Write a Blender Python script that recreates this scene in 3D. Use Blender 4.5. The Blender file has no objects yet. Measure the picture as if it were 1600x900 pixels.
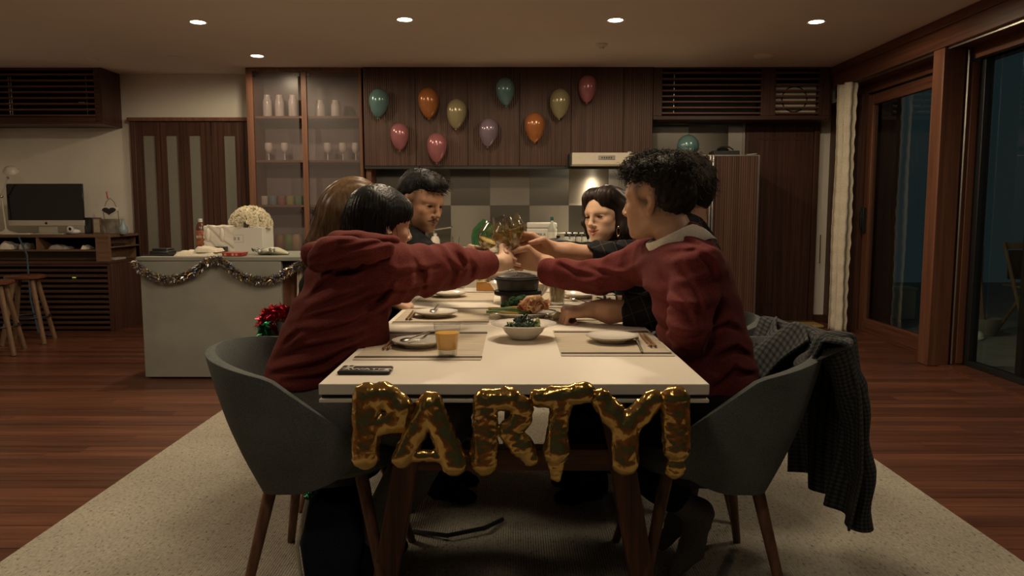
import bpy, math, random
import numpy as np
from mathutils import Vector, Matrix, Euler
rng = random.Random(7)
D_ = bpy.data
S = bpy.context.scene
COL = S.collection
pi = math.pi

# ------------------------------------------------------------------ camera
FPX = 1200.0                                    # focal length in pixels of the 1600 px wide frame
PITCH, YAW = math.atan(122 / FPX), math.atan(3 / FPX)
CAM = np.array([0.0, 0.0, 1.10])
cam_d = D_.cameras.new('camera'); cam_d.sensor_width = 36.0; cam_d.lens = 36.0 * FPX / 1600; cam_d.clip_start = 0.05
cam = D_.objects.new('camera', cam_d); COL.objects.link(cam)
cam.location = CAM; cam.rotation_euler = (pi / 2 - PITCH, 0, YAW)
S.camera = cam

# ------------------------------------------------------------------ world: a dim blue night outside
w = D_.worlds.new('night'); S.world = w; w.use_nodes = True
bg = w.node_tree.nodes['Background']; bg.inputs[0].default_value = (0.32, 0.55, 0.60, 1); bg.inputs[1].default_value = 0.028

# ------------------------------------------------------------------ exposure / colour management
S.view_settings.view_transform = 'Standard'; S.view_settings.look = 'None'
S.view_settings.gamma = 1.0; S.view_settings.use_curve_mapping = False
S.view_settings.exposure = 0.18
S.cycles.use_denoising = True
S.cycles.sample_clamp_indirect = 4.0
S.cycles.sample_clamp_direct = 0.0
S.cycles.caustics_reflective = False; S.cycles.caustics_refractive = False
S.cycles.max_bounces = 10; S.cycles.transmission_bounces = 12; S.cycles.transparent_max_bounces = 24; S.cycles.glossy_bounces = 5; S.cycles.diffuse_bounces = 4
WARM = (1.0, 0.79, 0.52)
CEIL = 2.40

# ------------------------------------------------------------------ measuring: where a photograph point lies at a given depth / height
_cy, _sy = math.cos(YAW), math.sin(YAW)
_R = np.array([_cy, _sy, 0]); _Fh = np.array([-_sy, _cy, 0])
_F = _Fh * math.cos(PITCH) + np.array([0, 0, -math.sin(PITCH)]); _U = _Fh * math.sin(PITCH) + np.array([0, 0, math.cos(PITCH)])
def _ray(px, py): return _F + (px - 800) / FPX * _R + (450 - py) / FPX * _U
def W(px, py, Y):
    d = _ray(px, py); return CAM + d * (Y / d[1])
def WZ(px, py, z=0.0):
    d = _ray(px, py); return CAM + d * ((z - CAM[2]) / d[2])
def WX(px, py, X):
    d = _ray(px, py); return CAM + d * (X / d[0])

# ------------------------------------------------------------------ downlights of the room (built here so light is at the top)
LIGHTS = []   # filled by the downlight builder further down
# visible row, second row by the glass cupboard, and the rows over and before the table that lie above the frame
DOWNLIGHTS = [(-2.20, 5.50, 42, 1), (-0.75, 5.43, 40, 1), (0.70, 5.45, 40, 1), (2.10, 5.50, 30, 1), (-2.18, 6.68, 22, 1),
              (-0.30, 3.25, 66, 1), (0.22, 2.65, 62, 1), (-2.30, 2.7, 55, 1), (2.3, 2.5, 16, 1), (-0.30, 0.2, 4, 1)]

# ------------------------------------------------------------------ object helpers
ORG = {}
def tag(o, label=None, cat=None, group=None, kind=None):
    if label: o['label'] = label
    if cat: o['category'] = cat
    if group: o['group'] = group
    if kind: o['kind'] = kind
    return o
def thing(name, label, cat, loc=(0, 0, 0), group=None, kind=None):
    o = D_.objects.new(name, None); COL.objects.link(o); o.location = loc; o.empty_display_size = .05
    ORG[o.name] = Vector(loc)
    return tag(o, label, cat, group, kind)
def link(name, me, parent=None):
    o = D_.objects.new(name, me); COL.objects.link(o)
    if parent is not None:
        o.parent = parent; ORG[o.name] = ORG.get(parent.name, Vector((0, 0, 0)))
    return o
def copy_tree(o, parent=None):
    c = o.copy(); COL.objects.link(c); c.parent = parent
    ORG[c.name] = ORG.get(o.name, Vector((0, 0, 0)))
    for ch in list(o.children): copy_tree(ch, c)
    return c

class MB:
    """collects faces; build() links them as ONE mesh object"""
    def __init__(s): s.v = []; s.f = []
    def add(s, vs, fs, M=None):
        n = len(s.v)
        if M is not None: vs = [tuple(M @ Vector(p)) for p in vs]
        s.v += [tuple(p) for p in vs]; s.f += [tuple(i + n for i in f) for f in fs]; return s
    def box(s, x0, x1, y0, y1, z0, z1, M=None):
        if x0 > x1: x0, x1 = x1, x0
        if y0 > y1: y0, y1 = y1, y0
        if z0 > z1: z0, z1 = z1, z0
        return s.add([(x0, y0, z0), (x1, y0, z0), (x1, y1, z0), (x0, y1, z0), (x0, y0, z1), (x1, y0, z1), (x1, y1, z1), (x0, y1, z1)],
                     [(0, 3, 2, 1), (4, 5, 6, 7), (0, 1, 5, 4), (1, 2, 6, 5), (2, 3, 7, 6), (3, 0, 4, 7)], M)
    def tube(s, pts, r, n=8, caps=True, M=None, closed=False):
        pts = [Vector(p) for p in pts]; m = len(pts)
        rs = r if isinstance(r, (list, tuple)) else [r] * m
        vs = []; fs = []; u = None
        for i, p in enumerate(pts):
            if closed: t = pts[(i + 1) % m] - pts[i - 1]
            else: t = pts[min(i + 1, m - 1)] - pts[max(i - 1, 0)]
            t.normalize()
            if u is None:
                u = t.orthogonal().normalized()
            else:
                u = (u - t * u.dot(t)); u = u.normalized() if u.length > 1e-6 else t.orthogonal().normalized()
            b = t.cross(u)
            for k in range(n):
                a = 2 * pi * k / n; vs.append(p + (u * math.cos(a) + b * math.sin(a)) * rs[i])
        for i in range(m if closed else m - 1):
            j = (i + 1) % m
            for k in range(n): fs.append((i * n + k, i * n + (k + 1) % n, j * n + (k + 1) % n, j * n + k))
        if caps and not closed: fs += [tuple(range(n - 1, -1, -1)), tuple((m - 1) * n + k for k in range(n))]
        return s.add(vs, fs, M)
    def cyl(s, a, b, r1, r2=None, n=16, M=None): return s.tube([a, b], [r1, r1 if r2 is None else r2], n, True, M)
    def lathe(s, prof, c=(0, 0, 0), n=24, M=None, sx=1, sy=1):
        """prof: (radius, z) from bottom to top; radius 0 closes"""
        vs = []; fs = []; rows = []
        for r, z in prof:
            if r < 1e-6: rows.append([len(vs)]); vs.append((c[0], c[1], c[2] + z))
            else:
                rows.append(list(range(len(vs), len(vs) + n)))
                for k in range(n):
                    a = 2 * pi * k / n; vs.append((c[0] + r * sx * math.cos(a), c[1] + r * sy * math.sin(a), c[2] + z))
        for A, B in zip(rows, rows[1:]):
            for k in range(n):
                a0, a1 = A[k % len(A)], A[(k + 1) % len(A)]; b0, b1 = B[k % len(B)], B[(k + 1) % len(B)]
                f = []
                for q in (a0, a1, b1, b0):
                    if q not in f: f.append(q)
                if len(f) > 2: fs.append(tuple(f))
        return s.add(vs, fs, M)
    def ball(s, c, r, n=12, m=8, M=None):
        if not isinstance(r, (tuple, list)): r = (r, r, r)
        prof = [(math.sin(pi * i / m), -math.cos(pi * i / m)) for i in range(m + 1)]; prof[0] = (0, -1); prof[-1] = (0, 1)
        T = Matrix.Translation(c) @ Matrix.Diagonal((r[0], r[1], r[2], 1))
        return s.lathe(prof, (0, 0, 0), n, (M @ T) if M is not None else T)
    def prism(s, poly, y0, y1, M=None):
        """polygon in XZ extruded along Y"""
        n = len(poly)
        vs = [(x, y0, z) for x, z in poly] + [(x, y1, z) for x, z in poly]
        fs = [tuple(range(n)), tuple(range(2 * n - 1, n - 1, -1))] + [(i, i + n, (i + 1) % n + n, (i + 1) % n) for i in range(n)]
        return s.add(vs, fs, M)
    def grid(s, P):
        """P[i][j] points"""
        n, m = len(P), len(P[0]); vs = [p for row in P for p in row]
        return s.add(vs, [(i * m + j, i * m + j + 1, (i + 1) * m + j + 1, (i + 1) * m + j) for i in range(n - 1) for j in range(m - 1)])
    def build(s, name, mat=None, parent=None, smooth=None, bevel=0, segs=2, solid=0, sub=0, offset=0):
        org = ORG.get(parent.name, Vector((0, 0, 0))) if parent is not None else Vector((0, 0, 0))
        me = D_.meshes.new(name)
        me.from_pydata([(p[0] - org.x, p[1] - org.y, p[2] - org.z) for p in s.v], [], s.f)
        if mat: me.materials.append(mat)
        if smooth:
            me.polygons.foreach_set('use_smooth', [True] * len(me.polygons)); me.update()
            me.set_sharp_from_angle(angle=math.radians(smooth if smooth > 1 else 40))
        o = link(name, me, parent)
        if solid:
            md = o.modifiers.new('solid', 'SOLIDIFY'); md.thickness = solid; md.offset = offset
        if bevel:
            md = o.modifiers.new('bevel', 'BEVEL'); md.width = bevel; md.segments = segs; md.limit_method = 'ANGLE'
            me.polygons.foreach_set('use_smooth', [True] * len(me.polygons)); me.set_sharp_from_angle(angle=math.radians(50))
        if sub:
            md = o.modifiers.new('sub', 'SUBSURF'); md.levels = sub; md.render_levels = sub
        return o
def B(x0, x1, y0, y1, z0, z1): return MB().box(x0, x1, y0, y1, z0, z1)

# ------------------------------------------------------------------ materials (all procedural)
def _nt(name):
    m = D_.materials.new(name); m.use_nodes = True; nt = m.node_tree
    return m, nt, nt.nodes['Principled BSDF']
def _n(nt, t, **k):
    n = nt.nodes.new(t)
    for a, b in k.items(): setattr(n, a, b)
    return n
def _coords(nt, scale=(1, 1, 1), src='Object', rand=True, rot=(0, 0, 0)):
    tc = _n(nt, 'ShaderNodeTexCoord'); mp = _n(nt, 'ShaderNodeMapping'); mp.inputs['Scale'].default_value = scale; mp.inputs['Rotation'].default_value = rot
    if rand:
        oi = _n(nt, 'ShaderNodeObjectInfo'); mul = _n(nt, 'ShaderNodeVectorMath', operation='SCALE'); mul.inputs['Scale'].default_value = 37.0
        ad = _n(nt, 'ShaderNodeVectorMath', operation='ADD')
        nt.links.new(oi.outputs['Random'], mul.inputs[0]); nt.links.new(tc.outputs[src], ad.inputs[0]); nt.links.new(mul.outputs[0], ad.inputs[1])
        nt.links.new(ad.outputs[0], mp.inputs['Vector'])
    else: nt.links.new(tc.outputs[src], mp.inputs['Vector'])
    return mp.outputs[0]
def _ramp(nt, fac, stops):
    r = _n(nt, 'ShaderNodeValToRGB'); el = r.color_ramp.elements
    while len(el) < len(stops): el.new(0.5)
    for e, (p, c) in zip(el, stops): e.position = p; e.color = (c[0], c[1], c[2], 1)
    nt.links.new(fac, r.inputs[0]); return r.outputs[0]
def _mul(nt, a, c):
    mx = _n(nt, 'ShaderNodeVectorMath', operation='MULTIPLY'); nt.links.new(a, mx.inputs[0]); nt.links.new(c, mx.inputs[1]); return mx.outputs[0]
def _bump(nt, b, h, strength, dist=0.01):
    bp = _n(nt, 'ShaderNodeBump'); bp.inputs['Strength'].default_value = strength; bp.inputs['Distance'].default_value = dist
    nt.links.new(h, bp.inputs['Height']); nt.links.new(bp.outputs[0], b.inputs['Normal'])
def plain(name, c, rough=0.5, metal=0.0, var=0.06, scale=18, bump=0, spec=None, sheen=0, coat=0, trans=0, ior=None, rand=True):
    m, nt, b = _nt(name)
    b.inputs['Roughness'].default_value = rough; b.inputs['Metallic'].default_value = metal
    if spec is not None: b.inputs['Specular IOR Level'].default_value = spec
    if sheen: b.inputs['Sheen Weight'].default_value = sheen
    if coat: b.inputs['Coat Weight'].default_value = coat; b.inputs['Coat Roughness'].default_value = .08
    if trans: b.inputs['Transmission Weight'].default_value = trans
    if ior: b.inputs['IOR'].default_value = ior
    if var or bump:
        no = _n(nt, 'ShaderNodeTexNoise'); no.inputs['Scale'].default_value = scale; no.inputs['Detail'].default_value = 4
        nt.links.new(_coords(nt, rand=rand), no.inputs['Vector'])
        lo = tuple(x * (1 - var) for x in c); hi = tuple(min(1, x * (1 + var)) for x in c)
        nt.links.new(_ramp(nt, no.outputs['Fac'], [(.3, lo), (.7, hi)]), b.inputs['Base Color'])
        if bump: _bump(nt, b, no.outputs['Fac'], bump)
    else: b.inputs['Base Color'].default_value = (*c, 1)
    return m
def wood(name, c1, c2, axis='Z', rough=0.45, fine=60, stretch=1.2, vary=0.0, spec=0.3, bump=.12, rand=True, ribs=0, ribaxis='X'):
    m, nt, b = _nt(name); b.inputs['Roughness'].default_value = rough; b.inputs['Specular IOR Level'].default_value = spec
    sc = {'X': (stretch, fine, fine), 'Y': (fine, stretch, fine), 'Z': (fine, fine, stretch)}[axis]
    v = _coords(nt, sc, rand=rand)
    no = _n(nt, 'ShaderNodeTexNoise'); no.inputs['Scale'].default_value = 1; no.inputs['Detail'].default_value = 6; no.inputs['Roughness'].default_value = .62
    nt.links.new(v, no.inputs['Vector'])
    mid = tuple((a + d) / 2 for a, d in zip(c1, c2))
    col = _ramp(nt, no.outputs['Fac'], [(.32, c1), (.5, mid), (.68, c2)])
    if vary:
        oi = _n(nt, 'ShaderNodeObjectInfo'); mr = _n(nt, 'ShaderNodeMapRange'); mr.inputs['To Min'].default_value = 1 - vary; mr.inputs['To Max'].default_value = 1 + vary
        nt.links.new(oi.outputs['Random'], mr.inputs[0])
        mx = _n(nt, 'ShaderNodeVectorMath', operation='SCALE'); nt.links.new(col, mx.inputs[0]); nt.links.new(mr.outputs[0], mx.inputs['Scale']); col = mx.outputs[0]
    nt.links.new(col, b.inputs['Base Color'])
    if ribs:
        wv = _n(nt, 'ShaderNodeTexWave', wave_type='BANDS', bands_direction=ribaxis); wv.inputs['Scale'].default_value = ribs
        nt.links.new(_coords(nt, rand=False), wv.inputs['Vector']); _bump(nt, b, wv.outputs['Fac'], .5, .004)
    elif bump: _bump(nt, b, no.outputs['Fac'], bump, .004)
    return m
def fabric(name, c1, c2, scale=400, rough=0.9, bump=.3, sheen=.015):
    m, nt, b = _nt(name); b.inputs['Roughness'].default_value = rough; b.inputs['Specular IOR Level'].default_value = .15; b.inputs['Sheen Weight'].default_value = sheen
    no = _n(nt, 'ShaderNodeTexNoise'); no.inputs['Scale'].default_value = scale; no.inputs['Detail'].default_value = 2
    nt.links.new(_coords(nt), no.inputs['Vector'])
    n2 = _n(nt, 'ShaderNodeTexNoise'); n2.inputs['Scale'].default_value = 9; nt.links.new(_coords(nt), n2.inputs['Vector'])
    ad = _n(nt, 'ShaderNodeMath', operation='ADD'); ad.inputs[1].default_value = 0; mu = _n(nt, 'ShaderNodeMath', operation='MULTIPLY_ADD'); mu.inputs[1].default_value = .35
    nt.links.new(n2.outputs['Fac'], mu.inputs[0]); nt.links.new(no.outputs['Fac'], mu.inputs[2])
    nt.links.new(_ramp(nt, mu.outputs[0], [(.5, c1), (.85, c2)]), b.inputs['Base Color'])
    _bump(nt, b, no.outputs['Fac'], bump, .002)
    return m
def glass(name, c=(1, 1, 1), rough=0.0, ior=1.45, veil=0.0, veilc=(.3, .3, .3)):
    """clear glass; veil mixes in a milky diffuse coat"""
    m, nt, b = _nt(name); out = nt.nodes['Material Output']
    b.inputs['Base Color'].default_value = (*c, 1); b.inputs['Transmission Weight'].default_value = 1; b.inputs['Roughness'].default_value = rough; b.inputs['IOR'].default_value = ior
    if veil:
        df = _n(nt, 'ShaderNodeBsdfDiffuse'); df.inputs[0].default_value = (*veilc, 1); mx = _n(nt, 'ShaderNodeMixShader'); mx.inputs[0].default_value = veil
        nt.links.new(b.outputs[0], mx.inputs[1]); nt.links.new(df.outputs[0], mx.inputs[2]); nt.links.new(mx.outputs[0], out.inputs[0])
    return m
def pane(name, tint=(1, 1, 1), refl=0.08, veil=0, veilc=(.2, .2, .2), rough=0.0):
    """thin pane: fresnel reflection over plain transparency, optionally with a milky film"""
    m, nt, b = _nt(name); nt.nodes.remove(b); out = nt.nodes['Material Output']
    tr = _n(nt, 'ShaderNodeBsdfTransparent'); tr.inputs[0].default_value = (*tint, 1)
    gl = _n(nt, 'ShaderNodeBsdfGlossy'); gl.inputs['Roughness'].default_value = rough
    fr = _n(nt, 'ShaderNodeFresnel'); fr.inputs['IOR'].default_value = 1.5
    mu = _n(nt, 'ShaderNodeMath', operation='MULTIPLY'); mu.inputs[1].default_value = refl / .04; mu.use_clamp = True
    ge = _n(nt, 'ShaderNodeNewGeometry'); inv = _n(nt, 'ShaderNodeMath', operation='SUBTRACT'); inv.inputs[0].default_value = 1; nt.links.new(ge.outputs['Backfacing'], inv.inputs[1])
    m0 = _n(nt, 'ShaderNodeMath', operation='MULTIPLY'); nt.links.new(fr.outputs[0], m0.inputs[0]); nt.links.new(inv.outputs[0], m0.inputs[1]); nt.links.new(m0.outputs[0], mu.inputs[0])   # reflect at the outer face only
    base = tr.outputs[0]
    if veil:
        df = _n(nt, 'ShaderNodeBsdfDiffuse'); df.inputs[0].default_value = (*veilc, 1); m1 = _n(nt, 'ShaderNodeMixShader'); m1.inputs[0].default_value = veil
        nt.links.new(base, m1.inputs[1]); nt.links.new(df.outputs[0], m1.inputs[2]); base = m1.outputs[0]
    mx = _n(nt, 'ShaderNodeMixShader'); nt.links.new(mu.outputs[0], mx.inputs[0]); nt.links.new(base, mx.inputs[1]); nt.links.new(gl.outputs[0], mx.inputs[2])
    nt.links.new(mx.outputs[0], out.inputs[0]); return m
def emit(name, c, s):
    m, nt, b = _nt(name); b.inputs['Base Color'].default_value = (0, 0, 0, 1)
    b.inputs['Emission Color'].default_value = (*c, 1); b.inputs['Emission Strength'].default_value = s; return m

MAT = {}
MAT['plaster'] = plain('plaster', (.76, .72, .65), .9, var=.03, scale=5, bump=.05)
MAT['ceiling'] = plain('ceiling_paint', (.88, .82, .76), .95, var=.015, scale=3)
MAT['mahog'] = wood('dark_mahogany', (.040, .019, .014), (.105, .049, .035), 'Z', .42, 55)
MAT['mahog_x'] = wood('dark_mahogany_lengthways', (.040, .019, .014), (.105, .049, .035), 'X', .42, 55)
MAT['slatw'] = wood('slat_wood', (.10, .045, .030), (.20, .09, .06), 'X', .42, 55)
MAT['mahog_y'] = wood('dark_mahogany_beam', (.075, .030, .018), (.17, .068, .040), 'Y', .42, 40)
MAT['post'] = wood('red_brown_post', (.105, .044, .027), (.19, .082, .048), 'Z', .4, 30)
MAT['veneer'] = wood('striped_veneer', (.046, .022, .016), (.112, .056, .039), 'Z', .45, 75, .8, vary=.06, ribs=16)
MAT['frame'] = wood('cupboard_frame_wood', (.13, .058, .034), (.24, .115, .070), 'Z', .45, 50)
MAT['shelfw'] = wood('cupboard_shelf_wood', (.16, .08, .05), (.28, .15, .095), 'X', .5, 50)
MAT['plank'] = wood('mahogany_plank', (.078, .028, .016), (.185, .069, .038), 'X', .34, 34, 1.6, vary=.30, spec=.45, bump=.05)
MAT['deskw'] = wood('desk_wood', (.12, .068, .043), (.21, .12, .074), 'X', .5, 40)
MAT['stoolw'] = wood('stool_leg_wood', (.13, .075, .045), (.24, .15, .09), 'Z', .5, 40)
MAT['stoolseat'] = wood('stool_seat_wood', (.09, .032, .02), (.16, .06, .034), 'X', .35, 40)
MAT['legw'] = wood('chair_leg_walnut', (.12, .055, .032), (.26, .125, .075), 'Z', .4, 50)
MAT['tablew'] = wood('trestle_wood', (.055, .024, .014), (.25, .105, .055), 'Z', .4, 30, 1.0)
MAT['tablewx'] = wood('trestle_beam_wood', (.045, .02, .012), (.25, .105, .055), 'X', .4, 26, 1.4)
MAT['black'] = plain('black_plastic', (.012, .013, .014), .4, var=.1)
MAT['gap'] = plain('dark_recess', (.006, .006, .007), .8, var=0)
MAT['white'] = plain('white_plastic', (.72, .70, .66), .4, var=.02)
MAT['cream'] = plain('cream_paper', (.74, .68, .56), .8, var=.04)
MAT['ceramic'] = plain('glazed_ceramic', (.80, .75, .66), .12, var=.015, coat=.4)
MAT['chrome'] = plain('chrome', (.8, .8, .8), .08, 1.0, var=0)
MAT['steelbar'] = plain('brushed_bar', (.58, .55, .50), .3, 1.0, var=.03)
MAT['concrete'] = plain('grey_concrete', (.27, .27, .235), .75, var=.14, scale=4, bump=.05)
MAT['clear'] = glass('clear_glass', (1, 1, 1), 0, 1.42)
# ================================================================== THE ROOM
def struct(o): o['kind'] = 'structure'; return o
floor = struct(B(-5.4, 3.30, -1.5, 7.9, -.10, -.012).build('floor', MAT['gap']))
# boards that can be told apart are single planks; those far back are one joined part
def plank_rows():
    y = 1.60; PW = .090; far = MB(); k = 0
    yy = -1.46
    while yy < 1.59:
        far.box(-5.09, 3.17, yy + .0008, min(yy + PW, 1.6) - .0008, -.012, -.001); yy += PW
    while y < 7.55:
        spans = [(-5.1, -1.45), (1.45, 3.17)] if y < 4.55 else [(-5.1, 3.17)]
        for (x0, x1) in spans:
            x = x0 - rng.uniform(0, 1.2)
            while x < x1:
                L = rng.uniform(1.3, 2.1); a = max(x, x0); b = min(x + L, x1)
                if b - a > .02:
                    if y < 4.75:
                        o = B(a + .0008, b - .0008, y + .0008, y + PW - .0008, -.012, rng.uniform(-.0012, 0)).build('plank', MAT['plank'], floor)
                    else: far.box(a + .0008, b - .0008, y + .0008, y + PW - .0008, -.012, rng.uniform(-.0012, 0))
                x += L
        y += PW
    return far
far = plank_rows()
o = far.build('far_planks', None, floor); o['kind'] = 'stuff'
m, nt, b = _nt('mahogany_plank_field'); b.inputs['Roughness'].default_value = .33
br = _n(nt, 'ShaderNodeTexBrick'); br.offset = .37; br.inputs['Scale'].default_value = 1; br.inputs['Mortar Size'].default_value = 0; br.inputs['Brick Width'].default_value = 1.7; br.inputs['Row Height'].default_value = .09
br.inputs['Color1'].default_value = (.6, .6, .6, 1); br.inputs['Color2'].default_value = (1.3, 1.3, 1.3, 1)
nt.links.new(_coords(nt, rand=False), br.inputs['Vector'])
no = _n(nt, 'ShaderNodeTexNoise'); no.inputs['Detail'].default_value = 5; nt.links.new(_coords(nt, (1.6, 34, 34), rand=False), no.inputs['Vector'])
cc = _ramp(nt, no.outputs['Fac'], [(.32, (.078, .028, .016)), (.68, (.185, .069, .038))])
nt.links.new(_mul(nt, cc, br.outputs['Color']), b.inputs['Base Color'])
o.data.materials.append(m)

struct(B(-5.4, 3.30, -1.5, 7.9, CEIL, CEIL + .1).build('ceiling', MAT['ceiling']))
YB = 7.55                                        # back wall
YC = 7.20                                        # cupboard fronts
struct(B(-5.4, 3.4, YB, YB + .15, -.05, CEIL).build('wall_back', MAT['plaster']))
struct(B(-5.25, -5.09, -1.5, YB, -.05, CEIL).build('wall_left', MAT['plaster']))

def pxX(px, Y, py=250): return float(W(px, py, Y)[0])
def pxZ(py, Y, px=800): return float(W(px, py, Y)[2])

# ---- door_1: dark wooden double door with frosted glass strips
d1 = struct(thing('door_1', 'dark wooden double door with four frosted glass strips', None, (0, YB, 0)))
Yd = YB - .03
zt = pxZ(190, Yd, 290)
xl, xr = pxX(205, Yd, 200), pxX(388, Yd, 200)
for bb in ((xl, xl + .05), (xr - .03, xr + .02)): B(bb[0], bb[1], YB - .06, YB, 0, zt).build('door_jamb', MAT['mahog'], d1, bevel=.004)
B(xl - .02, xr + .02, YB - .075, YB, zt, zt + .035).build('lintel', MAT['frame'], d1, bevel=.003)
strips = [(pxX(a, Yd, 213), pxX(c, Yd, 213)) for a, c in ((224.6, 242.8), (260.6, 278), (296.6, 314), (350.7, 368))]
zs = pxZ(212, Yd, 290)
MAT['frost'] = plain('frosted_strip', (.21, .205, .175), .35, var=.03)
mid = pxX(331, Yd, 213)
leaf = [MB(), MB()]
edges = [xl + .05] + [e for s_ in strips for e in s_] + [xr - .03]
for i in range(0, len(edges), 2):
    a, c = edges[i], edges[i + 1]
    parts = [(a, c)] if not (a < mid < c) else [(a, mid - .004), (mid + .004, c)]
    for a2, c2 in parts:
        li = 0 if c2 <= mid else 1
        nrib = max(1, round((c2 - a2) / .055)); wd = (c2 - a2) / nrib
        for q in range(nrib): leaf[li].box(a2 + q * wd + .003, a2 + (q + 1) * wd - .003, Yd - .022, Yd, .03, zt - .004)
        leaf[li].box(a2, c2, Yd - .014, Yd, .03, zt - .004)
leaf[0].box(xl + .05, mid - .004, Yd - .018, Yd, zs, zt - .004).box(xl + .05, mid - .004, Yd - .018, Yd, .03, .16)
leaf[1].box(mid + .004, xr - .03, Yd - .018, Yd, zs, zt - .004).box(mid + .004, xr - .03, Yd - .018, Yd, .03, .16)
LV = [leaf[i].build('door_leaf', MAT['mahog'], d1) for i in (0, 1)]
for i, (a, c) in enumerate(strips): B(a, c, Yd - .008, Yd - .002, .1, zs + .01).build('glass_strip', MAT['frost'], LV[0 if i < 3 else 1])
for z in (1.62, .35): MB().cyl((xr - .03, Yd - .03, z - .05), (xr - .03, Yd - .03, z + .05), .008, n=8).build('hinge', MAT['black'], d1)

# ---- louvered casings under the ceiling, left and right
def slat_rows(root, x0, x1, y0, zs_, mat, t=.016, d=.05):
    first = None
    for z in zs_: B(x0, x1, y0 - .004, y0 + d, z - t / 2, z + t / 2).build('slat', mat, root, bevel=.002, segs=1)
YL = YC
cx1 = pxX(159, YL, 150); zb = pxZ(194, YL, 80); zt2 = CEIL - .003
lv = thing('louvered_casing', 'dark wooden louvered casing under the ceiling above the computer desk', 'louver', (-4.6, YL, zb))
B(-5.085, cx1, YL, YB - .002, zb, zb + .02).build('bottom_panel', MAT['mahog_x'], lv)
B(cx1 - .02, cx1, YL, YB - .002, zb + .02, zt2).build('side_panel', MAT['mahog'], lv)
for bb in ((-5.085, cx1 - .072, zb + .02, zb + .065), (-5.085, cx1 - .072, zt2 - .02, zt2), (cx1 - .07, cx1 - .02, zb + .02, zt2)): B(bb[0], bb[1], YL, YL + .06, bb[2], bb[3]).build('frame_rail', MAT['mahog_x'], lv, bevel=.003)
B(-5.085, cx1 - .02, YL + .16, YL + .18, zb + .02, zt2).build('dark_backing', MAT['gap'], lv)
slat_rows(lv, -5.08, cx1 - .07, YL + .004, [pxZ(y, YL, 80) for y in (116, 125.4, 134.8, 143.7, 152.8, 162, 171, 180.3)], MAT['slatw'])
for x in (pxX(21, YL + .12), pxX(24.5, YL + .12), pxX(141, YL + .12)):
    MB().cyl((x, YL + .12, zb + .09), (x, YL + .12, zt2 - .06), .005, n=6).build('louver_rod', MAT['steelbar'], lv)
B(pxX(128, YL + .13), pxX(138, YL + .13), YL + .125, YL + .13, pxZ(158, YL), pxZ(156, YL)).build('unit_badge', MAT['steelbar'], lv)

rx0, rx1 = pxX(1021, YC, 150), 2.905; rzb = pxZ(187, YC, 1150)
lr = thing('louvered_casing', 'dark wooden louvered casing under the ceiling above the refrigerator', 'louver', (2.1, YC, rzb))
o1 = (pxX(1033, YC), pxX(1186, YC)); o2 = (pxX(1209, YC), pxX(1276, YC))
fz0, fz1 = pxZ(181, YC), pxZ(108, YC)
for bb in ((rx0, o1[0]), (o1[1], o2[0]), (o2[1], rx1)): B(bb[0], bb[1], YC, YC + .06, fz0 + .0005, fz1 - .0005).build('frame_stile', MAT['mahog'], lr, bevel=.003)
for bb in ((fz1, zt2), (rzb, fz0)): B(rx0, rx1, YC - .002, YC + .06, bb[0], bb[1]).build('frame_rail', MAT['mahog_x'], lr, bevel=.003)
B(rx0, rx1, YC + .06, YB - .002, rzb, rzb + .02).build('bottom_panel', MAT['mahog_x'], lr)
B(rx1 - .02, rx1, YC + .06, YB - .002, rzb + .02, zt2).build('side_panel', MAT['mahog'], lr)
B(rx0, rx1 - .02, YC + .2, YC + .22, rzb + .02, zt2).build('dark_backing', MAT['gap'], lr)
zz = [pxZ(y, YC, 1150) for y in (113.4, 123, 132.5, 141.3, 150, 158.8, 167.8, 176.6)]
slat_rows(lr, o1[0], o1[1], YC + .004, zz, MAT['slatw']); slat_rows(lr, o2[0], o2[1], YC + .004, zz, MAT['slatw'])
xq = pxX(1051, YC + .1); MB().cyl((xq, YC + .1, fz0 + .03), (xq, YC + .1, fz1 - .03), .006, n=6).build('louver_rod', MAT['steelbar'], lr)
B(pxX(1158, YC + .13), pxX(1165, YC + .13), YC + .125, YC + .13, pxZ(157, YC), pxZ(155.5, YC)).build('unit_badge', MAT['steelbar'], lr)
un = B(o2[0], pxX(1269, YC + .1), YC + .07, YC + .19, fz0, pxZ(129, YC)).build('fan_unit', MAT['cream'], lr)
c = W(1241, 155, YC + .066); MB().tube([(c[0] + .115 * math.cos(a), YC + .066, c[2] + .115 * math.sin(a)) for a in np.linspace(0, 2 * pi, 33)[:-1]], .006, 6, closed=True).build('fan_ring', MAT['black'], un)

# ---- beam and window wall on the right
struct(B(2.92, 3.12, -1.5, 7.2, 2.20, CEIL - .001).build('trim_1', MAT['mahog_y'], bevel=.006))
struct(B(2.905, 2.92, -1.5, 7.2, 2.33, CEIL - .001).build('trim_2', MAT['mahog_y'], bevel=.003))
struct(MB().box(2.95, 2.965, -1.5, 7.0, 2.185, 2.20).build('trim_3', MAT['steelbar']))
struct(B(3.12, 3.30, -1.5, 7.55, 2.12, CEIL - .001).build('trim_4', MAT['mahog_y']))
struct(B(2.925, 3.075, 5.36, 5.50, 0, 2.20).build('trim_5', MAT['post'], bevel=.006))           # post
struct(B(3.06, 3.22, 6.92, 7.55, 0, 2.12).build('trim_6', MAT['mahog'], bevel=.004))           # jamb behind the curtain
struct(B(3.24, 3.42, 6.9, 7.6, 0, CEIL).build('wall_right', MAT['mahog']))
struct(B(3.00, 3.30, -1.5, 5.36, -.02, .012).build('trim_7', MAT['plank'], bevel=.003))          # wooden sill edge
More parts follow.
